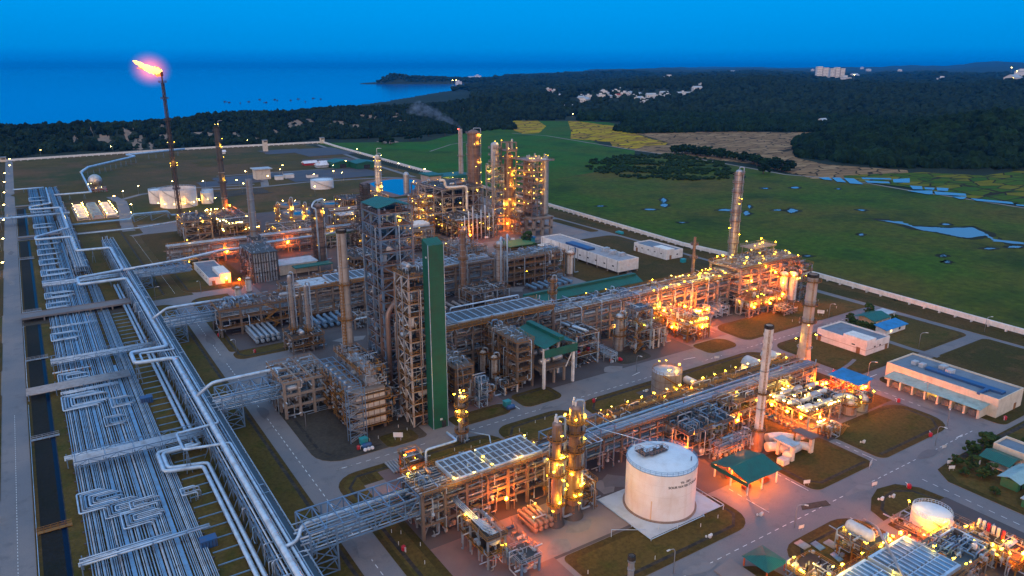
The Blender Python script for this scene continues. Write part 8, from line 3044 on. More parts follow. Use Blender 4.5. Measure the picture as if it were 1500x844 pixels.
# ------------------------------------------------------------------ buildings
def building(name, label, x0, x1, y0, y1, h, wall='wall_white', roof='roof_slab', z0=0.1, parapet=0.7, windows=(), doors=(), ac=(), group=None, cat='building', stilts=0.0, lit=False):
 t = thing(name, label, cat, ((x0 + x1) / 2, (y0 + y1) / 2, z0), group)
 b = z0 + stilts
 mb = MB()
 mb.box(x0, x1, y0, y1, b, h)
 for (xa, xb, ya, yb) in ((x0, x1, y0, y0 + 0.3), (x0, x1, y1 - 0.3, y1), (x0, x0 + 0.3, y0 + 0.3, y1 - 0.3), (x1 - 0.3, x1, y0 + 0.3, y1 - 0.3)):
  mb.box(xa, xb, ya, yb, h, h + parapet)
 mb.box(x0 - 0.06, x1 + 0.06, y0 - 0.06, y1 + 0.06, h - 0.35, h - 0.22)
 w = part('wall', mb, wall, t)
 mb = MB()
 mb.box(x0 + 0.32, x1 - 0.32, y0 + 0.32, y1 - 0.32, h + 0.005, h + 0.06)
 part('roof', mb, roof, t)
 for (side, a, zb, wd, ht) in windows:
  mb = MB()
  if side == 'w':
   mb.box(x0 - 0.06, x0 + 0.02, a - wd / 2, a + wd / 2, zb, zb + ht)
  else:
   mb.box(a - wd / 2, a + wd / 2, y0 - 0.06, y0 + 0.02, zb, zb + ht)
  part('window', mb, 'window_dark', t)
 for (side, a, wd, ht) in doors:
  mb = MB()
  if side == 'w':
   mb.box(x0 - 0.1, x0 + 0.02, a - wd / 2, a + wd / 2, b, b + ht)
  else:
   mb.box(a - wd / 2, a + wd / 2, y0 - 0.1, y0 + 0.02, b, b + ht)
  part('door', mb, 'door_brown', t)
 for (x, y, s) in ac:
  mb = MB()
  mb.box(x - s, x + s, y - s * 0.7, y + s * 0.7, h + 0.1, h + 0.1 + s * 1.1)
  mb.lathe(x, y, [(s * 0.55, h + 0.1 + s * 1.1), (s * 0.55, h + 0.2 + s * 1.1)], 12)
  part('air_conditioner', mb, 'ac_grey', t)
 if stilts:
  mb = MB()
  for x in lin(x0 + 0.5, x1 - 0.5, 2):
   for y in lin(y0 + 0.5, y1 - 0.5, 8):
    mb.box(x - 0.3, x + 0.3, y - 0.3, y + 0.3, z0, b)
  part('stilt', mb, 'fireproofing_pale', t)
 return t
t = building('substation', 'long cream building with a mint canopy and rows of transformer bays', 274.5, 293, 106, 147.5, 6.6, 'wall_cream', 'roof_slab', ac=((283, 141, 1.3), (283, 138, 1.3), (287, 132, 1.6), (285, 128.4, 1.6)), doors=(('s', 288, 1.6, 2.6),))
mb = MB()
for k in range(8):
 y = 109.5 + 4.75 * k
 mb.box(268.6, 274.45, y - 0.35, y + 0.35, 0.1, 3.9)
part('bay_pier', mb, 'wall_cream', t)
mb = MB()
i = len(mb.v)
for dz in (0, 0.14):
 mb.v += [(267.4, 108.4, 3.9 + dz), (274.44, 108.4, 4.6 + dz), (274.44, 144.2, 4.6 + dz), (267.4, 144.2, 3.9 + dz)]
for f in ((0, 3, 2, 1), (4, 5, 6, 7), (0, 1, 5, 4), (1, 2, 6, 5), (2, 3, 7, 6), (3, 0, 4, 7)):
 mb.face(f)
part('canopy', mb, 'roof_mint', t)
for k in range(7):
 y = 111.9 + 4.75 * k
 mb = MB()
 mb.box(270, 273.2, y - 1.3, y + 1.3, 0.1, 2.2)
 for j in range(5):
  mb.box(269.5, 270, y - 1.2 + 0.55 * j, y - 0.95 + 0.55 * j, 0.3, 2.0)
 part('transformer', mb, 'steel_grey', t)
for y in (126, 131, 114.5):
 lamp(t, 272.5, y, 3.3, 'y')
mb = MB()
mb.box(281, 284, 108, 136, 6.75, 7.5)
mb.box(279, 281, 112.2, 113.6, 4.9, 7.49)
mb.box(274.2, 279, 112.4, 113.4, 6.75, 7.48)
part('roof_duct', mb, 'blue_paint', t)
mb = MB()
stair(mb, 294, 106.5, 0.1, 3.6, 4, 'y', 1.0, 3.6)
part('stair', mb, 'steel_grey', t)
t = building('substation', 'white flat roofed substation with a stepped parapet in front of the blue roofed hut', 290.5, 308, 166, 190, 5.2, 'wall_white', 'roof_slab', windows=(('w', 172, 3.4, 1.6, 0.5), ('s', 297, 2.8, 1.2, 0.6), ('s', 301, 2.8, 1.2, 0.6)), doors=(('w', 169.5, 1.8, 3.0), ('s', 306, 1.8, 2.6), ('w', 188.6, 1.6, 2.6)))
mb = MB()
mb.box(290.2, 297, 165.8, 177, 5.0, 7.2)
part('raised_block', mb, 'wall_white', t)
mb = MB()
mb.box(289.2, 290.4, 187.4, 190.2, 3.0, 3.2)
part('door_canopy', mb, 'blue_paint', t)
mb = MB()
mb.box(290.38, 290.48, 166, 190, 2.5, 2.62)
mb.box(290.5, 308, 165.88, 165.98, 2.5, 2.62)
part('string_course', mb, 'pipe_brown', t)
t = building('substation', 'long white building on stilts with blue roof ducts behind the long green shed', 287, 303, 323, 403, 8.0, 'wall_white', 'roof_grey', stilts=1.6, windows=[('w', 328 + 8 * k, 4.2, 1.6, 0.8) for k in range(9)], ac=((297, 340, 2.2), (298, 348, 2.2), (299, 334, 1.8)))
mb = MB()
mb.box(289, 295, 355, 378, 8.2, 9.4)
mb.box(286.8, 290, 364, 366, 5.5, 8.6)
part('roof_duct', mb, 'blue_paint', t)
mb = MB()
mb.box(279.5, 286.9, 385, 398, 4.6, 5.0)
for y in (385.4, 389.6, 393.8, 397.6):
 mb.box(279.6, 286.9, y - 0.25, y + 0.25, 0.1, 4.6)
part('porch', mb, 'wall_white', t)
mb = MB()
for k in range(9):
 mb.box(286.9, 287.0, 324 + 9.6 * k, 324.25 + 9.6 * k, 1.8, 8.4)
part('pilaster', mb, 'fireproofing', t)
t = building('substation', 'white flat roofed building close to the perimeter road behind the stilted building', 336.5, 351, 333, 364, 5.2, 'wall_white', 'roof_slab', windows=[('w', 338 + 6 * k, 3.2, 1.4, 0.6) for k in range(5)] + [('s', 346, 2.4, 1.4, 0.8)], doors=(('w', 361, 1.8, 2.8), ('s', 340, 1.8, 2.8)))
mb = MB()
mb.box(336.2, 343, 332.8, 345, 5.0, 7.0)
part('raised_block', mb, 'wall_white', t)
t = building('substation', 'white flat roofed substation with orange doors beside the glowing orange lamp at left', 77, 89, 433, 475, 4.0, 'wall_white', 'roof_slab', windows=[('w', 440 + 8 * k, 2.4, 1.4, 0.6) for k in range(4)], doors=(('s', 79.5, 1.8, 2.6), ('s', 86.5, 1.8, 2.6)))
mb = MB()
mb.box(83, 89.2, 432.8, 452, 4.0, 6.2)
part('raised_block', mb, 'wall_white', t)
lamp(t, 86.5, 432, 2.6, 'o')
lamp(t, 93, 430, 2.0, 'o')
t = thing('shed', 'very long low shed with a teal roof behind the main pipe rack', 'shed', (236, 294, 0.1))
mb = MB()
for (ya, yb, za, zb) in ((287.5, 293.6, 6.6, 9.2), (293.6, 300, 9.2, 6.6)):
 i = len(mb.v)
 for dz in (0, 0.2):
  mb.v += [(198, ya, za + dz), (274, ya, za + dz), (274, yb, zb + dz), (198, yb, zb + dz)]
 for f in ((0, 3, 2, 1), (4, 5, 6, 7), (0, 1, 5, 4), (1, 2, 6, 5), (2, 3, 7, 6), (3, 0, 4, 7)):
  mb.face(tuple(i + j for j in f))
mb.box(199, 273, 292.6, 294.6, 9.0, 10.3)
part('roof', mb, 'roof_teal', t)
mb = MB()
mb.box(199, 273, 288.2, 288.5, 0.1, 6.8)
mb.box(199, 199.3, 288.5, 299.4, 0.1, 6.8)
part('wall', mb, 'clad_green_x', t)
for k in range(6):
 mb = MB()
 mb.box(206 + 12 * k, 209 + 12 * k, 288.08, 288.2, 0.1, 4)
 part('door', mb, 'window_dark', t)
t = thing('shelter', 'dark green open shelter behind a round dark bush beside the stilted building', 'shelter', (272, 412, 0.1))
mb = MB()
mb.box(262, 284, 404, 420, 3.8, 4.3)
part('roof', mb, 'green_paint', t)
mb = MB()
for x in (263, 273, 283):
 for y in (405, 419):
  mb.box(x - 0.25, x + 0.25, y - 0.25, y + 0.25, 0.1, 3.8)
part('post', mb, 'steel_grey', t)
t = thing('shelter', 'bright blue roofed hut behind the dark green open shelter', 'shelter', (290, 424, 0.1))
mb = MB()
mb.box(285, 296, 421, 427, 3.4, 3.8)
part('roof', mb, 'roof_blue', t)
mb = MB()
mb.box(286, 295, 421.6, 426.4, 0.1, 3.4)
part('wall', mb, 'teal_paint', t)
t = thing('garden_house', 'dark teal roofed open house among trees inside the perimeter road', 'house', (334, 190, 0.2))
mb = MB()
i = 0
for (ya, yb, za, zb) in ((184.5, 190, 3.2, 4.8), (190, 195.5, 4.8, 3.2)):
 i = len(mb.v)
 for dz in (0, 0.15):
  mb.v += [(326.5, ya, za + dz), (341, ya, za + dz), (341, yb, zb + dz), (326.5, yb, zb + dz)]
 for f in ((0, 3, 2, 1), (4, 5, 6, 7), (0, 1, 5, 4), (1, 2, 6, 5), (2, 3, 7, 6), (3, 0, 4, 7)):
  mb.face(tuple(i + j for j in f))
part('roof', mb, 'roof_teal', t)
mb = MB()
mb.box(330, 340.5, 185.4, 194.6, 0.1, 3.2)
part('wall', mb, 'wall_cream', t)
for x in (327, 333.6, 340.4):
 mb = MB()
 mb.box(x - 0.2, x + 0.2, 184.6, 185.0, 0.1, 3.2)
 part('post', mb, 'paint_white', t)
mb = MB()
mb.box(341.1, 350, 187.5, 194.5, 3.0, 3.4)
part('porch_roof', mb, 'roof_pale', t)
mb = MB()
for x in (341.6, 349.4):
 for y in (188, 194):
  mb.box(x - 0.2, x + 0.2, y - 0.2, y + 0.2, 0.1, 3.0)
part('porch_post', mb, 'paint_white', t)
lamp(t, 328.6, 184, 1.6, 'y')
t = thing('hut', 'pale hut with a bright blue roof beside the dark teal roofed house', 'hut', (330, 178, 0.2))
mb = MB()
mb.box(322, 338, 175.6, 180.8, 0.1, 3.0)
part('wall', mb, 'wall_white', t)
mb = MB()
i = 0
for dz in (0, 0.15):
 mb.v += [(321, 174.8, 2.8 + dz), (339, 174.8, 2.8 + dz), (339, 181.6, 3.9 + dz), (321, 181.6, 3.9 + dz)]
for f in ((0, 3, 2, 1), (4, 5, 6, 7), (0, 1, 5, 4), (1, 2, 6, 5), (2, 3, 7, 6), (3, 0, 4, 7)):
 mb.face(f)
part('roof', mb, 'roof_blue', t)
for (a, k) in ((326, 'window_lit'), (333, 'window_dark')):
 mb = MB()
 mb.box(a - 0.7, a + 0.7, 175.5, 175.6, 1.1, 2.2)
 part('window', mb, k, t)
t = thing('garden_house', 'dark teal gable roofed open house with a pale walled terrace at the right edge', 'house', (243, 89, 0.2))
mb = MB()
for (xa, xb, za, zb) in ((235.8, 240, 3.0, 4.3), (240, 244.5, 4.3, 3.0)):
 i = len(mb.v)
 for dz in (0, 0.15):
  mb.v += [(xa, 84.6, za + dz), (xb, 84.6, zb + dz), (xb, 93.5, zb + dz), (xa, 93.5, za + dz)]
 for f in ((0, 3, 2, 1), (4, 5, 6, 7), (0, 1, 5, 4), (1, 2, 6, 5), (2, 3, 7, 6), (3, 0, 4, 7)):
  mb.face(tuple(i + j for j in f))
part('roof', mb, 'roof_teal_y', t)
for x in (236.2, 244):
 for y in (85, 89, 93):
  mb = MB()
  mb.box(x - 0.18, x + 0.18, y - 0.18, y + 0.18, 0.1, 3.1)
  part('post', mb, 'paint_white', t)
mb = MB()
for k in range(3):
 mb.box(237.2 + 1.9 * k, 238.6 + 1.9 * k, 86, 91.5, 0.25, 0.95)
part('table', mb, 'wall_cream', t)
mb = MB()
mb.box(244.8, 253, 84, 93.6, 0.1, 4.2)
for (xa, xb, ya, yb) in ((244.8, 253, 84, 84.3), (244.8, 253, 93.3, 93.6), (244.8, 245.1, 84.3, 93.3), (252.7, 253, 84.3, 93.3)):
 mb.box(xa, xb, ya, yb, 4.2, 5.0)
part('terrace_wall', mb, 'wall_cream', t)
mb = MB()
mb.box(245.12, 252.68, 84.32, 93.28, 4.21, 4.26)
part('terrace_roof', mb, 'roof_slab', t)
t = thing('cabin', 'green cabin with a pale corrugated roof in front of the teal gable house', 'cabin', (233, 82, 0.2))
mb = MB()
mb.box(228.5, 240, 78.8, 83.6, 0.1, 3.2)
part('wall', mb, 'green_paint', t)
mb = MB()
for (ya, yb, za, zb) in ((78, 81.2, 3.1, 4.2), (81.2, 84.4, 4.2, 3.1)):
 i = len(mb.v)
 for dz in (0, 0.14):
  mb.v += [(227.6, ya, za + dz), (241, ya, za + dz), (241, yb, zb + dz), (227.6, yb, zb + dz)]
 for f in ((0, 3, 2, 1), (4, 5, 6, 7), (0, 1, 5, 4), (1, 2, 6, 5), (2, 3, 7, 6), (3, 0, 4, 7)):
  mb.face(tuple(i + j for j in f))
part('roof', mb, 'roof_tin', t)
mb = MB()
mb.box(230, 231, 78.7, 78.8, 0.2, 2.2)
part('door', mb, 'window_dark', t)
t = thing('cabin', 'low green cabin with a white notice board at the right edge of the photo', 'cabin', (226, 70, 0.2))
mb = MB()
mb.box(221.5, 226.5, 64, 74.8, 0.1, 2.7)
part('wall', mb, 'green_paint', t)
mb = MB()
mb.box(221.1, 226.9, 63.6, 75.2, 2.7, 2.95)
part('roof', mb, 'roof_pale', t)
mb = MB()
mb.box(221.38, 221.5, 71, 72, 0.9, 2.3)
part('window', mb, 'window_dark', t)
mb = MB()
mb.box(221.0, 221.12, 72.6, 73.6, 0.2, 2.2)
part('notice_board', mb, 'paint_white', t)
q = random.Random(31)
gp = []
for k in range(3):
 t = thing('garden_tree', 'bushy green garden tree among the houses at the right edge', 'tree', (236 + 3 * k, 97, 0.2), 'garden trees at the right edge')
 tree_mesh(t, (4.2, 3.2, 5.0)[k], (2.5, 2.0, 2.6)[k], k + 40)
 gp.append(t)
for k, (x, y, s) in enumerate(((229, 96.6, 0.8), (225.5, 92.4, 0.7), (231, 92.5, 0.9), (228, 88.5, 0.8), (222, 82, 0.7), (246, 96.5, 1.2), (240, 97, 1.1), (252, 97, 1.2), (231.5, 87.6, 0.8), (234, 76, 1.0), (242, 77, 1.2), (248, 81, 1.2), (228, 75, 0.8), (256, 88, 1.4), (250, 76, 1.2))):
 dup(gp[k % 3], (x, y, 0.2), k * 1.1, scale=s)
for k, (x, y, s) in enumerate(((322, 193, 1.0), (320, 188.5, 1.1), (318.4, 184, 0.9), (324, 184, 0.8), (328, 182.8, 0.7), (341.5, 197, 1.2), (344, 184, 0.8), (317.6, 189.6, 0.9), (326.4, 196.6, 0.8), (323.4, 188, 0.8))):
 dup(gp[k % 3], (x, y, 0.2), k * 0.9, 'small green garden tree around the dark teal roofed house by the perimeter road', 'garden trees by the perimeter road', s)
for k, (x, y, s) in enumerate(((279, 398, 1.3), (276, 392, 1.2), (286, 417, 1.8), (270, 396, 1.2))):
 dup(gp[k % 3], (x, y, 0.2), k * 0.9, 'round dark bush beside the dark green open shelter', 'bushes by the green shelter', s)
for g in gp:
 COL.objects.unlink(g)
 for c in list(g.children):
  COL.objects.unlink(c)
# ------------------------------------------------------------------ perimeter walls
def perimeter(pts, label, name='perimeter_wall', h=3.4, step=7.5):
 t = thing(name, label, 'wall', (pts[0][0], pts[0][1], 0.05))
 mb = MB()
 mf = MB()
 for k in range(len(pts) - 1):
  a, b = Vector((*pts[k], 0)), Vector((*pts[k + 1], 0))
  d = (b - a)
  L = d.length
  d.normalize()
  nx, ny = -d.y * 0.5, d.x * 0.5
  P = [(a.x - nx, a.y - ny), (b.x - nx, b.y - ny), (b.x + nx, b.y + ny), (a.x + nx, a.y + ny)]
  mb.prism(P, 0.9, h)
  m = int(L / step)
  for j in range(m + 1):
   c = a + d * (L * j / m)
   mf.box(c.x - 0.75, c.x + 0.75, c.y - 0.3, c.y + 0.3, 0.05, 1.0)
 part('panel', mb, 'wall_white', t)
 part('footing', mf, 'paint_white', t)
 return t
perimeter([(374, -60), (375, 140), (378, 204), (381, 255), (372, 353), (384, 533), (391, 754), (404, 1100), (410, 1189)], 'long white perimeter wall on footings along the right side of the plant')
perimeter([(409, 1189.5), (240, 1199), (173, 1200), (-27, 1178), (-120, 1170)], 'long white perimeter wall along the far side of the plant')
t = thing('wire_fence', 'thin dark wire fence just outside the right perimeter wall', 'fence', (384, 300, 0.05))
mb = MB()
pts = [(380, -60), (381, 140), (384, 204), (387, 255), (379, 353), (390, 533), (397, 754)]
for k in range(len(pts) - 1):
 a, b = pts[k], pts[k + 1]
 L = math.hypot(b[0] - a[0], b[1] - a[1])
 m = int(L / 6)
 for j in range(m):
  x, y = a[0] + (b[0] - a[0]) * j / m, a[1] + (b[1] - a[1]) * j / m
  mb.bar((x, y, 0), (x, y, 3.0), 0.14)
 for z in (1.0, 2.0, 2.9):
  mb.bar((a[0], a[1], z), (b[0], b[1], z), 0.06)
part('wire_panel', mb, 'vessel_dark', t)
for k, (x, y, lab) in enumerate(((409, 1189, 'small pale watch tower on the far right corner of the perimeter wall'), (299, 1120, 'pale square tower on the far sludge yard near the perimeter wall'), (-23, 1180, 'small gate house where the left road meets the far wall'))):
 t = thing('watch_tower', lab, 'tower', (x, y, 0.1))
 h = (9, 16, 6)[k]
 mb = MB()
 mb.box(x - 3, x + 3, y - 3, y + 3, 0.1, h)
 part('wall', mb, 'wall_cream', t)
 mb = MB()
 mb.box(x - 3.8, x + 3.8, y - 3.8, y + 3.8, h, h + 0.6)
 part('roof', mb, 'roof_slab', t)
 mb = MB()
 mb.box(x - 2.2, x + 2.2, y - 3.1, y - 2.99, h - 2.6, h - 1.0)
 part('window', mb, 'window_dark', t)
t = thing('yard_building', 'lone white flat topped building in the far brown yard', 'building', (219, 842, 0.1))
mb = MB()
mb.box(210, 226, 835, 848, 0.1, 11)
part('wall', mb, 'wall_cream', t)
mb = MB()
mb.box(208, 228, 833, 850, 11, 12)
part('roof', mb, 'roof_pale', t)
for k, (x, y, w, d, h, m, lab) in enumerate(((240, 828, 10, 8, 4, 'roof_pale', 'small pale hut beside the lone flat topped building'), (228, 822, 8, 6, 4, 'ac_grey', 'small blue grey hut left of the row of far huts'), (262, 818, 12, 6, 3.5, 'vessel_dark', 'dark low hut at the right of the far huts'))):
 mb = MB()
 mb.box(x, x + w, y, y + d, 0.1, h)
 mb.mi = 1
 mb.box(x - 0.4, x + w + 0.4, y - 0.4, y + d + 0.4, h, h + 0.4)
 solo('yard_hut', mb, ['wall_white', m], lab, 'hut')
for k, (x0, x1, y0, y1, lab) in enumerate(((316, 338, 880, 905, 'left of two dark teal sheds in the far yard'), (336, 362, 858, 884, 'right of two dark teal sheds in the far yard, with a dark doorway'))):
 t = thing('shed', lab, 'shed', ((x0 + x1) / 2, (y0 + y1) / 2, 0.1))
 mb = MB()
 mb.box(x0, x1, y0, y1, 0.1, 7)
 part('wall', mb, 'clad_green_x', t)
 mb = MB()
 xm = (x0 + x1) / 2
 mb.v += [(x0 - 1, y0 - 1, 7.0), (xm, y0 - 1, 9.2), (x1 + 1, y0 - 1, 7.0), (x0 - 1, y1 + 1, 7.0), (xm, y1 + 1, 9.2), (x1 + 1, y1 + 1, 7.0)]
 for f in ((0, 1, 4, 3), (1, 2, 5, 4), (0, 2, 1), (3, 4, 5), (0, 3, 5, 2)):
  mb.face(f)
 part('roof', mb, 'roof_teal', t)
 mb = MB()
 mb.box(xm - 4, xm + 4, y0 - 0.15, y0, 0.1, 5)
 part('door', mb, 'window_dark', t)
for k, (x, y, w, d, m, lab) in enumerate(((294, 925, 16, 12, 'red_paint', 'white roofed shelter over red stock in the far yard'), (312, 915, 26, 14, 'wall_white', 'long white tent beside the dark teal sheds'), (300, 896, 14, 10, 'ac_grey', 'low pale hut in front of the long white tent'), (232, 1118, 10, 6, 'wall_white', 'small white hut against the far perimeter wall'))):
 mb = MB()
 mb.box(x, x + w, y, y + d, 0.1, 3.0)
 mb.mi = 1
 i = len(mb.v)
 mb.v += [(x - 1, y - 1, 3.0), (x + w + 1, y - 1, 3.0), (x + w + 1, y + d + 1, 3.0), (x - 1, y + d + 1, 3.0), (x - 1, y + d / 2, 5.4), (x + w + 1, y + d / 2, 5.4)]
 for f in ((0, 1, 5, 4), (2, 3, 4, 5), (0, 4, 3), (1, 2, 5), (0, 3, 2, 1)):
  mb.face(tuple(i + j for j in f))
 solo('yard_tent', mb, [m, 'bag_white'], lab, 'tent')
# ------------------------------------------------------------------ bottom right unit
sheet('concrete_pad', rect(150, 182, 40, 86), 'concrete_red', 0.24)
sheet('concrete_pad', rect(182, 208.5, 50, 89), 'concrete_dark', 0.245)
sheet('footpath', [(175.5, 92), (177, 90.6), (188, 90.6), (188, 84.5), (189.6, 84.5), (189.6, 92)], 'concrete_pad', 0.255)
t = pipe_rack('pipe_rack', 'corner rack with a broad blue gridded cooler deck at the bottom right', 'x', 138, 170, 66, 80, [3.4, 6.4], 7, 'fireproofing', 8, (0.1, 0.25), 121, 0.6, 0.45)
cooler_bank(t, 139, 152.2, 66.5, 79.6, 6.6, 8, 3)
cooler_bank(t, 154, 169, 66.5, 79.6, 6.6, 9, 3)
for k in range(17):
 xx = 139.6 + 0.8 + 1.72 * k
 if 152 < xx < 154.4:
  continue
 mb = MB()
 for j in range(3):
  mb.box(xx - 0.68, xx + 0.68, 67.0 + 4.4 * j, 70.7 + 4.4 * j, 7.61, 7.73)
 part('fan_panel', mb, 'panel_blue', t)
for p in ((145, 81, 8.4), (153, 81, 8.4), (161, 80.6, 8.4), (169.8, 79, 8), (170, 73, 8.4), (152.8, 73, 8.2), (166, 81, 8.0), (140, 81, 8)):
 lamp(t, p[0], p[1], p[2], 'F')
t = frame_structure('drum_structure', 'steel structure carrying one pale drum left of the blue gridded cooler deck', 158.6, 165.4, 82.5, 90.5, [3.2, 6.2], 1, 2, 'rail_yellow', 0.35, 0.3, False, 'grating_blue', 'rail_yellow', None, 1, 12, 10, 'F', seed=122)
mb = MB()
vessel_h(mb, 84, 90, 161.5, 8.0, 1.5, 'y', 16)
part('drum', mb, 'vessel_white', t)
for x in (163.8, 165):
 part('post', MB().tube([(x, 82, 0.2), (x, 82, 9)], 0.35, 8), 'pipe_blue', t)
t = frame_structure('piping_platform', 'dark blue platform crowded with valves beside the stained roof tank', 171.5, 186, 66.5, 77.5, [2.8, 5.2], 3, 2, 'steel_grey', 0.35, 0.3, False, 'grating_blue', 'rail_yellow', None, 10, 12, 8, 'F', seed=123)
clutter(t, 172, 185.5, 67, 77, 5.3, 70, 124, ['pipe_blue', 'steel_blue', 'pipe_pale', 'vessel_dark'], 2.2)
t = frame_structure('equipment_platform', 'yellow railed platform with short white and red cylinders at the bottom right corner', 186.5, 195, 61, 74, [2.6, 4.6], 2, 3, 'rail_yellow', 0.3, 0.3, False, 'grating', 'rail_yellow', None, 6, 12, 10, 'F', seed=125)
for k in range(6):
 mb = MB()
 vessel_v(mb, 193.5 - 0.1 * k, 73.5 - 1.2 * k, 4.7, 7.4, 0.42, 10)
 part('cylinder', mb, ('vessel_white', 'red_paint')[k % 3 == 2], t)
lamp(t, 189, 61, 5.8, 'o')
lamp(t, 191, 64, 2.5, 'o')
t = frame_structure('equipment_platform', 'small yellow lit platform at the bottom left of the corner unit', 141, 150, 83, 92, [2.4], 2, 2, 'rail_yellow', 0.3, 0.3, False, 'grating', 'rail_yellow', None, 5, 14, 8, 'F', seed=126)
pump_row('pump_row', 'row of orange lit pumps on the red pad of the corner unit', 168, 84, 5, 2.6, 0, 'pipe_brown', 2, 'o')
tp = thing('pipe_rack_low', 'thick dark pipe crossing above the blue gridded cooler deck', 'pipe', (160, 80, 0.2))
part('pipe', MB().tube([(172, 92, 4.5), (165.5, 85, 8.6), (152, 70, 8.8), (146, 60, 8.8)], 0.35, 8), 'steel_grey', tp)
t = frame_structure('pipe_trestle', 'low pale wall and pipes around the stained roof tank', 183, 198.5, 76, 90, [1.0], 2, 2, 'fireproofing', 0.3, 0.25, False, None, 'fireproofing_pale', None, 0, 6, 0, seed=127, cat='bund')
for k, (x, y, n, a, m) in enumerate(((153, 99, 6, 0, 'steel_grey'), (156, 96.5, 5, 0.1, 'pipe_blue'), (159.5, 95, 6, 0, 'steel_grey'), (162, 92, 5, 0.1, 'steel_blue'), (156, 91, 4, 0.2, 'pipe_blue'), (165, 90.5, 4, 0, 'steel_grey'))):
 mb = MB()
 for j in range(n):
  mb.tube([(x + 0.45 * j, y - 3.2, 0.45), (x + 0.45 * j + a * 4, y, 0.45)], 0.2, 7)
 solo('pipe_stack', mb, m, ['grey pipe bundle on the grass nearest the road', 'blue grey pipe bundle second from the road', 'grey pipe bundle in the middle of the stock on the grass', 'steel blue pipe bundle by the corner unit', 'bright blue pipe bundle lying apart on the grass', 'grey pipe bundle right against the corner unit'][k], 'pipe stack')
mb = MB()
mb.prism([(127, 95), (134, 95), (134, 104), (127, 103)], 0.1, 0.45)
solo('ramp', mb, 'concrete_pad', 'pale concrete ramp beside the road at the bottom edge', 'ramp')
t = thing('shelter', 'small dark teal roofed shelter at the bottom edge beside the pale ramp', 'shelter', (138.5, 97, 0.1))
mb = MB()
mb.v += [(134.4, 93, 2.8), (142.4, 93, 2.8), (142.4, 101, 2.8), (134.4, 101, 2.8), (138.4, 97, 3.9)]
for f in ((0, 1, 4), (1, 2, 4), (2, 3, 4), (3, 0, 4), (0, 3, 2, 1)):
 mb.face(f)
part('roof', mb, 'roof_teal', t)
mb = MB()
for x in (135, 141.8):
 for y in (93.6, 100.4):
  mb.box(x - 0.15, x + 0.15, y - 0.15, y + 0.15, 0.1, 2.85)
part('post', mb, 'orange_paint', t)
# ------------------------------------------------------------------ street furniture
t = thing('street_lamp', 'tall grey street lamp with a curved arm on the process road near the white tank', 'street lamp', (0, 0, 0.1), 'street lamps')
mb = MB()
mb.tube([(0, 0, 0.1), (0, 0, 6.6), (-0.5, 0, 7.4), (-1.9, 0, 7.7)], 0.11, 7)
part('pole', mb, 'steel_grey', t)
mb = MB()
mb.box(-2.8, -1.8, -0.2, 0.2, 7.62, 7.8)
part('lamp_head', mb, 'vessel_white', t)
spots = [(118, 107.8, 0, 'tall grey street lamp at the bottom edge below the white tank pad'), (159, 103.5, 2.2, 'tall grey street lamp standing at the dark stained road junction'), (253.5, 112, 0.4, 'street lamp at the rounded lawn corner before the long cream building'), (269, 151.4, 2.0, 'street lamp right behind the bright blue canopy'), (319, 158.5, 2.2, 'street lamp on the side road between the two right hand substations'), (365.5, 153, 2.6, 'tall street lamp by the perimeter wall at the right edge'), (323, 206, 1.6, 'street lamp on the road B lawn behind the tall conical stack'), (312, 219, 1.6, 'street lamp behind the low dark roofed equipment shelter'), (66.5, 231, 0.6, 'street lamp on the dark ground beside the box furnace'), (64, 316, 0.6, 'street lamp on the inner road corner by the exchanger bank'), (83, 298, 0.5, 'street lamp in front of the two slim grey columns'), (269, 128, 0, 'street lamp before the mint canopy'), (70, 420, 0.8, 'street lamp at the crossroads before the white substation'), (47, 420, 2.6, 'street lamp on the lawn beside the elevated rack'), (236.5, 107, 1.5, 'street lamp opposite the garden at the right'), (196, 207, 1.6, 'street lamp on the pavement near the pale steel frame')]
used_lamp = False
for (x, y, a, lab) in spots:
 if not used_lamp:
  t.location = (x, y, 0.1)
  t.rotation_euler = (0, 0, a)
  t['label'] = lab
  used_lamp = True
 else:
  dup(t, (x, y, 0.1), a, lab)
t2 = thing('street_lamp', 'lit white street lamp on the verge of the long left road', 'street lamp', (-22.6, 60, 0.2), 'lit street lamps on the left road')
mb = MB()
mb.tube([(-22.6, 60, 0.1), (-22.6, 60, 8.2), (-20.6, 60, 8.8)], 0.12, 6)
part('pole', mb, 'steel_grey', t2)
mb = MB()
mb.box(-20.9, -19.9, 59.7, 60.3, 8.6, 8.85)
part('lamp_head', mb, 'lamp_white', t2)
t2.location = (-22.6, 520, 0.2)
for k in range(1, 9):
 dup(t2, (-22.6 + (5 if k > 6 else 0), 520 + 76 * k, 0.2))
q = random.Random(77)
far = [(72, 775), (70, 690), (64, 650), (88, 800), (120, 812), (150, 798), (180, 786), (215, 800), (238, 842), (260, 786), (290, 780), (330, 776), (372, 820), (376, 760), (300, 842), (252, 880), (205, 850), (330, 882), (388, 905), (395, 1000), (176, 758), (285, 800), (355, 700), (230, 700), (160, 660), (60, 745)]
for k, (x, y) in enumerate(far):
 dup(t2, (x, y, 0.15), q.uniform(0, 6), 'lit street lamp in the far yards between the tanks and the far wall', 'lit street lamps of the far yards')
for k, (x, y) in enumerate(((20, 1225), (110, 1228), (190, 1222), (300, 1222))):
 dup(t2, (x, y, 0.15), q.uniform(0, 6), 'lit lamp at the edge of the dune forest outside the far wall', 'lit lamps outside the far wall')
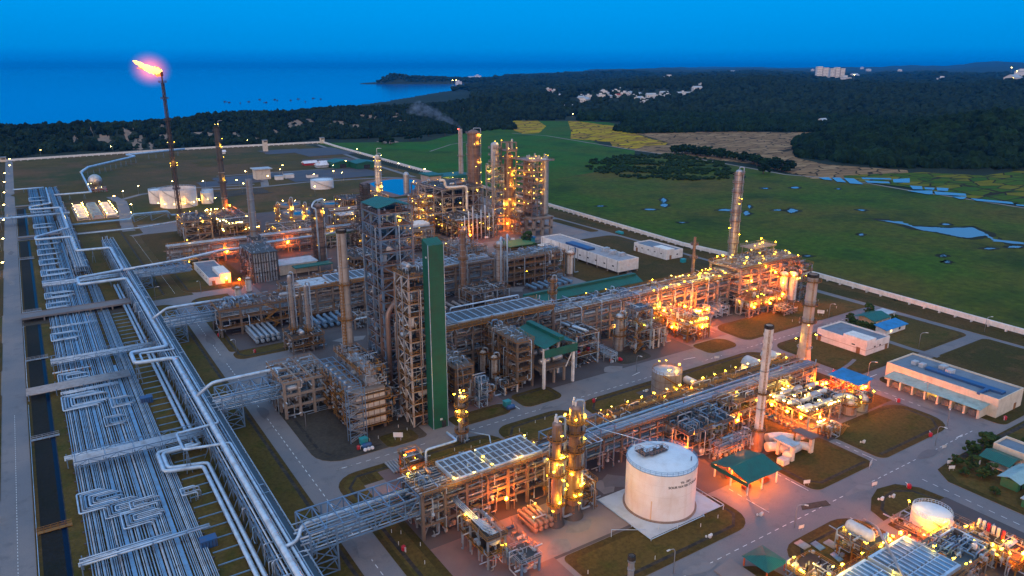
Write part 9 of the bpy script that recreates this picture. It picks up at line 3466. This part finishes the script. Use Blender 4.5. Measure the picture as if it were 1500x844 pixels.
for k, (px, py, z) in enumerate(((980, 124, 30), (838, 170, 4), (836, 161, 4), (1251, 113, 75), (1484, 118, 60), (662, 121, 14), (667, 121, 14), (1482, 103, 90), (1490, 108, 70))):
 x, y = G(px, py, z)
 s = math.hypot(x, y) / 900
 o = dup(t2, (x, y, z - 6 * s), 0.6, 'lit lamp seen far off among the wooded hills and the village', 'far off lamps')
 o.scale = (s, s, s)
for k, y in enumerate((225, 340, 398, 425, 528)):
 dup(t2, (-27, y, 0.2), 0.3, 'lit street lamp on the strip left of the left road', 'lit street lamps left of the road', 0.8)
t = thing('fire_monitor', 'red fire monitor box on the lawn by road B behind the yellow lit twin columns', 'fire box', (0, 0, 0.2), 'red fire boxes')
mb = MB()
mb.lathe(0, 0, [(0.5, 0.2), (0.6, 0.4), (0.6, 1.3), (0.4, 1.6), (0.1, 1.7)], 12)
part('casing', mb, 'red_paint', t)
mb = MB()
mb.bar((0.7, 0, 0.2), (0.7, 0, 1.4), 0.12)
mb.bar((0.7, 0, 1.4), (1.3, 0, 1.6), 0.14)
part('nozzle', mb, 'paint_white', t)
fs = [(163.2, 194.2, None), (241.5, 111.3, 'red fire box on the lawn below the long cream building'), (204.2, 97.4, 'red fire box at the rounded lawn corner opposite the garden'), (258.2, 132.2, 'red fire box where the lawn meets the road beside the squat cylinders'), (276, 103.6, 'red fire box in front of the long cream building'), (71, 314, 'red fire box beside the inner road corner'), (66.2, 152.5, 'red fire box under the nearest truss bridge'), (76.5, 208.6, 'red fire box at the road corner below the box furnace'), (280, 186, 'red fire box on the lawn left of the white flat roofed substation'), (262.5, 162, 'red fire box beside the cross street'), (202, 63, 'red fire box near the bottom right lawn edge'), (198.4, 220, 'red fire box on the pavement in front of the pale frames'), (118, 292, 'red fire box behind the tall pinkish stack'), (66, 258, 'red fire box under the second truss bridge'), (95, 113.5, 'red fire box on the lawn at the bottom edge'), (278, 297, 'red fire box by the long teal shed'), (62.6, 344, 'red fire box under the third truss bridge')]
for k, (x, y, lab) in enumerate(fs):
 if k == 0:
  t.location = (x, y, 0.2)
 else:
  dup(t, (x, y, 0.2), k * 0.8, lab)
t = thing('sign_board', 'white sign board on two posts on the lawn corner by the path', 'sign', (0, 0, 0.2), 'white sign boards')
mb = MB()
for s in (-0.9, 0.9):
 mb.bar((s, 0, 0.1), (s, 0, 2.6), 0.14)
part('post', mb, 'steel_grey', t)
mb = MB()
mb.box(-1.4, 1.4, -0.09, -0.02, 1.2, 2.7)
part('panel', mb, 'paint_white', t)
ss = [(205.5, 110.6, 0.3, 1.0, None), (180, 115, -0.4, 0.75, 'small white sign on two posts on the lawn behind the green gable roof'), (196, 103.4, -0.2, 0.7, 'small white sign beside the road across from the garden corner'), (159.5, 101.8, -0.2, 0.65, 'small white sign at the stained road junction'), (236, 104, -0.2, 0.7, 'small white sign on the road edge below the right lawn'), (90, 207.2, -0.6, 1.15, 'white sign board on the little lawn right of the box furnace'), (322, 210, -0.9, 1.15, 'white sign board on the lawn behind the conical stack'), (266.5, 199.5, -0.5, 0.7, 'small white post sign at the road B crossing'), (233.5, 198, -0.5, 0.7, 'small white post sign on road B opposite the orange lit lawn'), (227.5, 97.6, -0.5, 0.8, 'white sign at the garden corner by the road'), (224.8, 95.8, -0.5, 0.7, 'second white sign at the garden corner'), (270, 447, -0.5, 1.0, 'white sign board on the far concrete pad'), (283, 432, -0.6, 1.0, 'white sign board beside the far pad road'), (303, 207.5, -0.6, 0.7, 'small white post sign right of the conical stack')]
for k, (x, y, a, s, lab) in enumerate(ss):
 if k == 0:
  t.location = (x, y, 0.2)
  t.rotation_euler = (0, 0, a)
 else:
  dup(t, (x, y, 0.2), a, lab, scale=s)
for k, (x, y, lab) in enumerate(((79.2, 209.6, 'teal covered pump unit with blue tank and white bags at the box furnace corner'), (134.2, 207.6, 'teal covered pump unit with blue tank on the little lawn by road B'))):
 t = thing('pump_unit', lab, 'pump unit', (x, y, 0.1))
 mb = MB()
 mb.box(x - 1.2, x + 1.2, y + 0.2, y + 2.2, 0.6, 2.4)
 mb.box(x - 1.35, x + 1.35, y + 0.1, y + 2.3, 2.4, 2.6)
 part('canopy', mb, 'teal_paint', t)
 mb = MB()
 vessel_h(mb, x - 1.3, x + 1.3, y - 1.4, 1.1, 0.85, 'x', 12)
 part('tank', mb, 'blue_paint', t)
 mb = MB()
 mb.box(x - 1.6, x + 1.6, y - 2.2, y + 2.2, 0.3, 0.5)
 for sx in (-1.2, 1.2):
  for sy in (-1.5, 1.5):
   mb.lathe(y + sy, 0.35, [(0.35, x + sx - 0.12), (0.35, x + sx + 0.12)], 10, axis='x')
 part('chassis', mb, 'vessel_dark', t)
 if k == 0:
  for j in range(3):
   mb = MB()
   mb.lathe(x - 1.2 + 1.2 * j, y - 3.1, [(0.55, 0.12), (0.7, 0.5), (0.5, 1.0), (0.2, 1.1)], 10)
   solo('bag', mb, 'bag_white', 'white bulk bag in the row beside the teal covered pump unit', 'bag', 'white bags by the pump unit')
for k, (x, y) in enumerate(((136.5, 113), (191.5, 98.2), (186, 190.5), (218.5, 121), (195.5, 97.2), (156, 112.2))):
 mb = MB()
 for (dx, dy, s) in ((0, 0, 0.34), (0.9, 0.3, 0.26), (-0.7, 0.6, 0.2)):
  mb.box(x + dx - s, x + dx + s, y + dy - s, y + dy + s, 0.2, 0.3 + s * 2)
 solo('valve_box', mb, 'paint_white', ['white valve boxes on the grass below the big tank', 'white valve boxes on the lawn by the bottom right junction', 'white valve boxes on the lawn left of the silver tank', 'white valve boxes on the lawn in front of the bright platform', 'second smaller white valve box by the bottom right junction', 'white valve box at the lawn edge near the junction'][k], 'valve boxes')
t = thing('marker_post', 'thin white marker post on the grass of the plant', 'post', (0, 0, 0.2), 'thin white marker posts')
mb = MB()
mb.bar((0, 0, 0), (0, 0, 1.3), 0.12)
part('shaft', mb, 'paint_white', t)
q = random.Random(99)
zones = [(66, 118, 172, 192), (124, 150, 174, 193), (160, 182, 177, 192), (64, 71, 120, 180), (205, 255, 174, 190), (300, 342, 208, 226), (76, 98, 206, 220), (99, 150, 113, 126)]
first_post = True
for k in range(64):
 z = zones[k % len(zones)]
 x, y = q.uniform(z[0], z[1]), q.uniform(z[2], z[3])
 if first_post:
  t.location = (x, y, 0.2)
  first_post = False
 else:
  dup(t, (x, y, 0.2))
for k, (x, y, lab) in enumerate(((194.5, 221, 'orange ball shaped hydrant cover beside a magenta one on the pavement'), (198.6, 219.4, 'magenta ball shaped hydrant cover beside an orange one on the pavement'))):
 mb = MB()
 mb.lathe(x, y, [(0.3, 0.13), (0.75, 0.5), (0.75, 1.0), (0.3, 1.4), (0.05, 1.45)], 12)
 solo('hydrant_cover', mb, 'orange_paint' if k == 0 else 'red_paint', lab, 'hydrant')
mb = MB()
mb.box(361.4, 363.6, 405, 410, 0.7, 2.4)
mb.box(361.4, 363.6, 410, 411.8, 0.7, 1.8)
mb.mi = 1
for yy in (406, 410.4):
 for xx in (361.3, 363.5):
  mb.lathe(yy, 0.5, [(0.42, xx), (0.42, xx + 0.25)], 10, axis='x')
solo('parked_van', mb, ['teal_paint', 'vessel_dark'], 'small teal van on the perimeter road behind the white buildings', 'van')
mb = MB()
mb.box(340, 343, 322, 324.4, 0.1, 2.2)
mb.box(339.8, 343.2, 321.8, 324.6, 2.2, 2.4)
solo('kiosk', mb, 'teal_paint', 'small teal kiosk on the lawn before the white flat roofed building', 'kiosk')
mb = MB()
mb.sheet([(168, 107.6), (177, 104.6), (178, 107), (170, 109.6)], 0.158)
struct('oil_stain', mb, 'soil_dark')
q = random.Random(61)
for k in range(40):
 c = q.choice(((57.8, q.uniform(110, 400), 2.4, 9), (q.uniform(70, 350), 200.4, 9, 2), (q.uniform(66, 256), 105.6, 9, 2.4), (262, q.uniform(115, 195), 1.6, 7), (-17.3, q.uniform(110, 600), 2, 9), (q.uniform(94, 230), q.uniform(214, 238), 6, 5), (q.uniform(100, 240), q.uniform(128, 150), 6, 5), (q.uniform(94, 235), q.uniform(260, 335), 9, 7)))
 P = [(c[0] + c[2] * q.uniform(0.4, 1.0) * math.cos(a), c[1] + c[3] * q.uniform(0.4, 1.0) * math.sin(a)) for a in [2 * PI * j / 9 for j in range(9)]]
 sheet('road_patch', P, q.choice(('road_worn', 'road_dark')), 0.156 + 0.0004 * k)
# ------------------------------------------------------------------ haze
HAZE = 3.2e-5
if HAZE > 0:
 mb = MB()
 mb.box(-60000, 60000, -3000, 60000, -8, 300)
 hz = bpy.data.materials.new('haze')
 hz.use_nodes = True
 nt = hz.node_tree
 nt.nodes.remove(nt.nodes['Principled BSDF'])
 pv = N(nt, 'ShaderNodeVolumePrincipled')
 pv.inputs['Color'].default_value = (0.0, 0.38, 1.0, 1)
 pv.inputs['Density'].default_value = HAZE
 nt.links.new(pv.outputs[0], nt.nodes['Material Output'].inputs['Volume'])
 MATS['haze'] = hz
 solo('haze', mb, 'haze', kind='stuff', loc=(0, 0, 0))
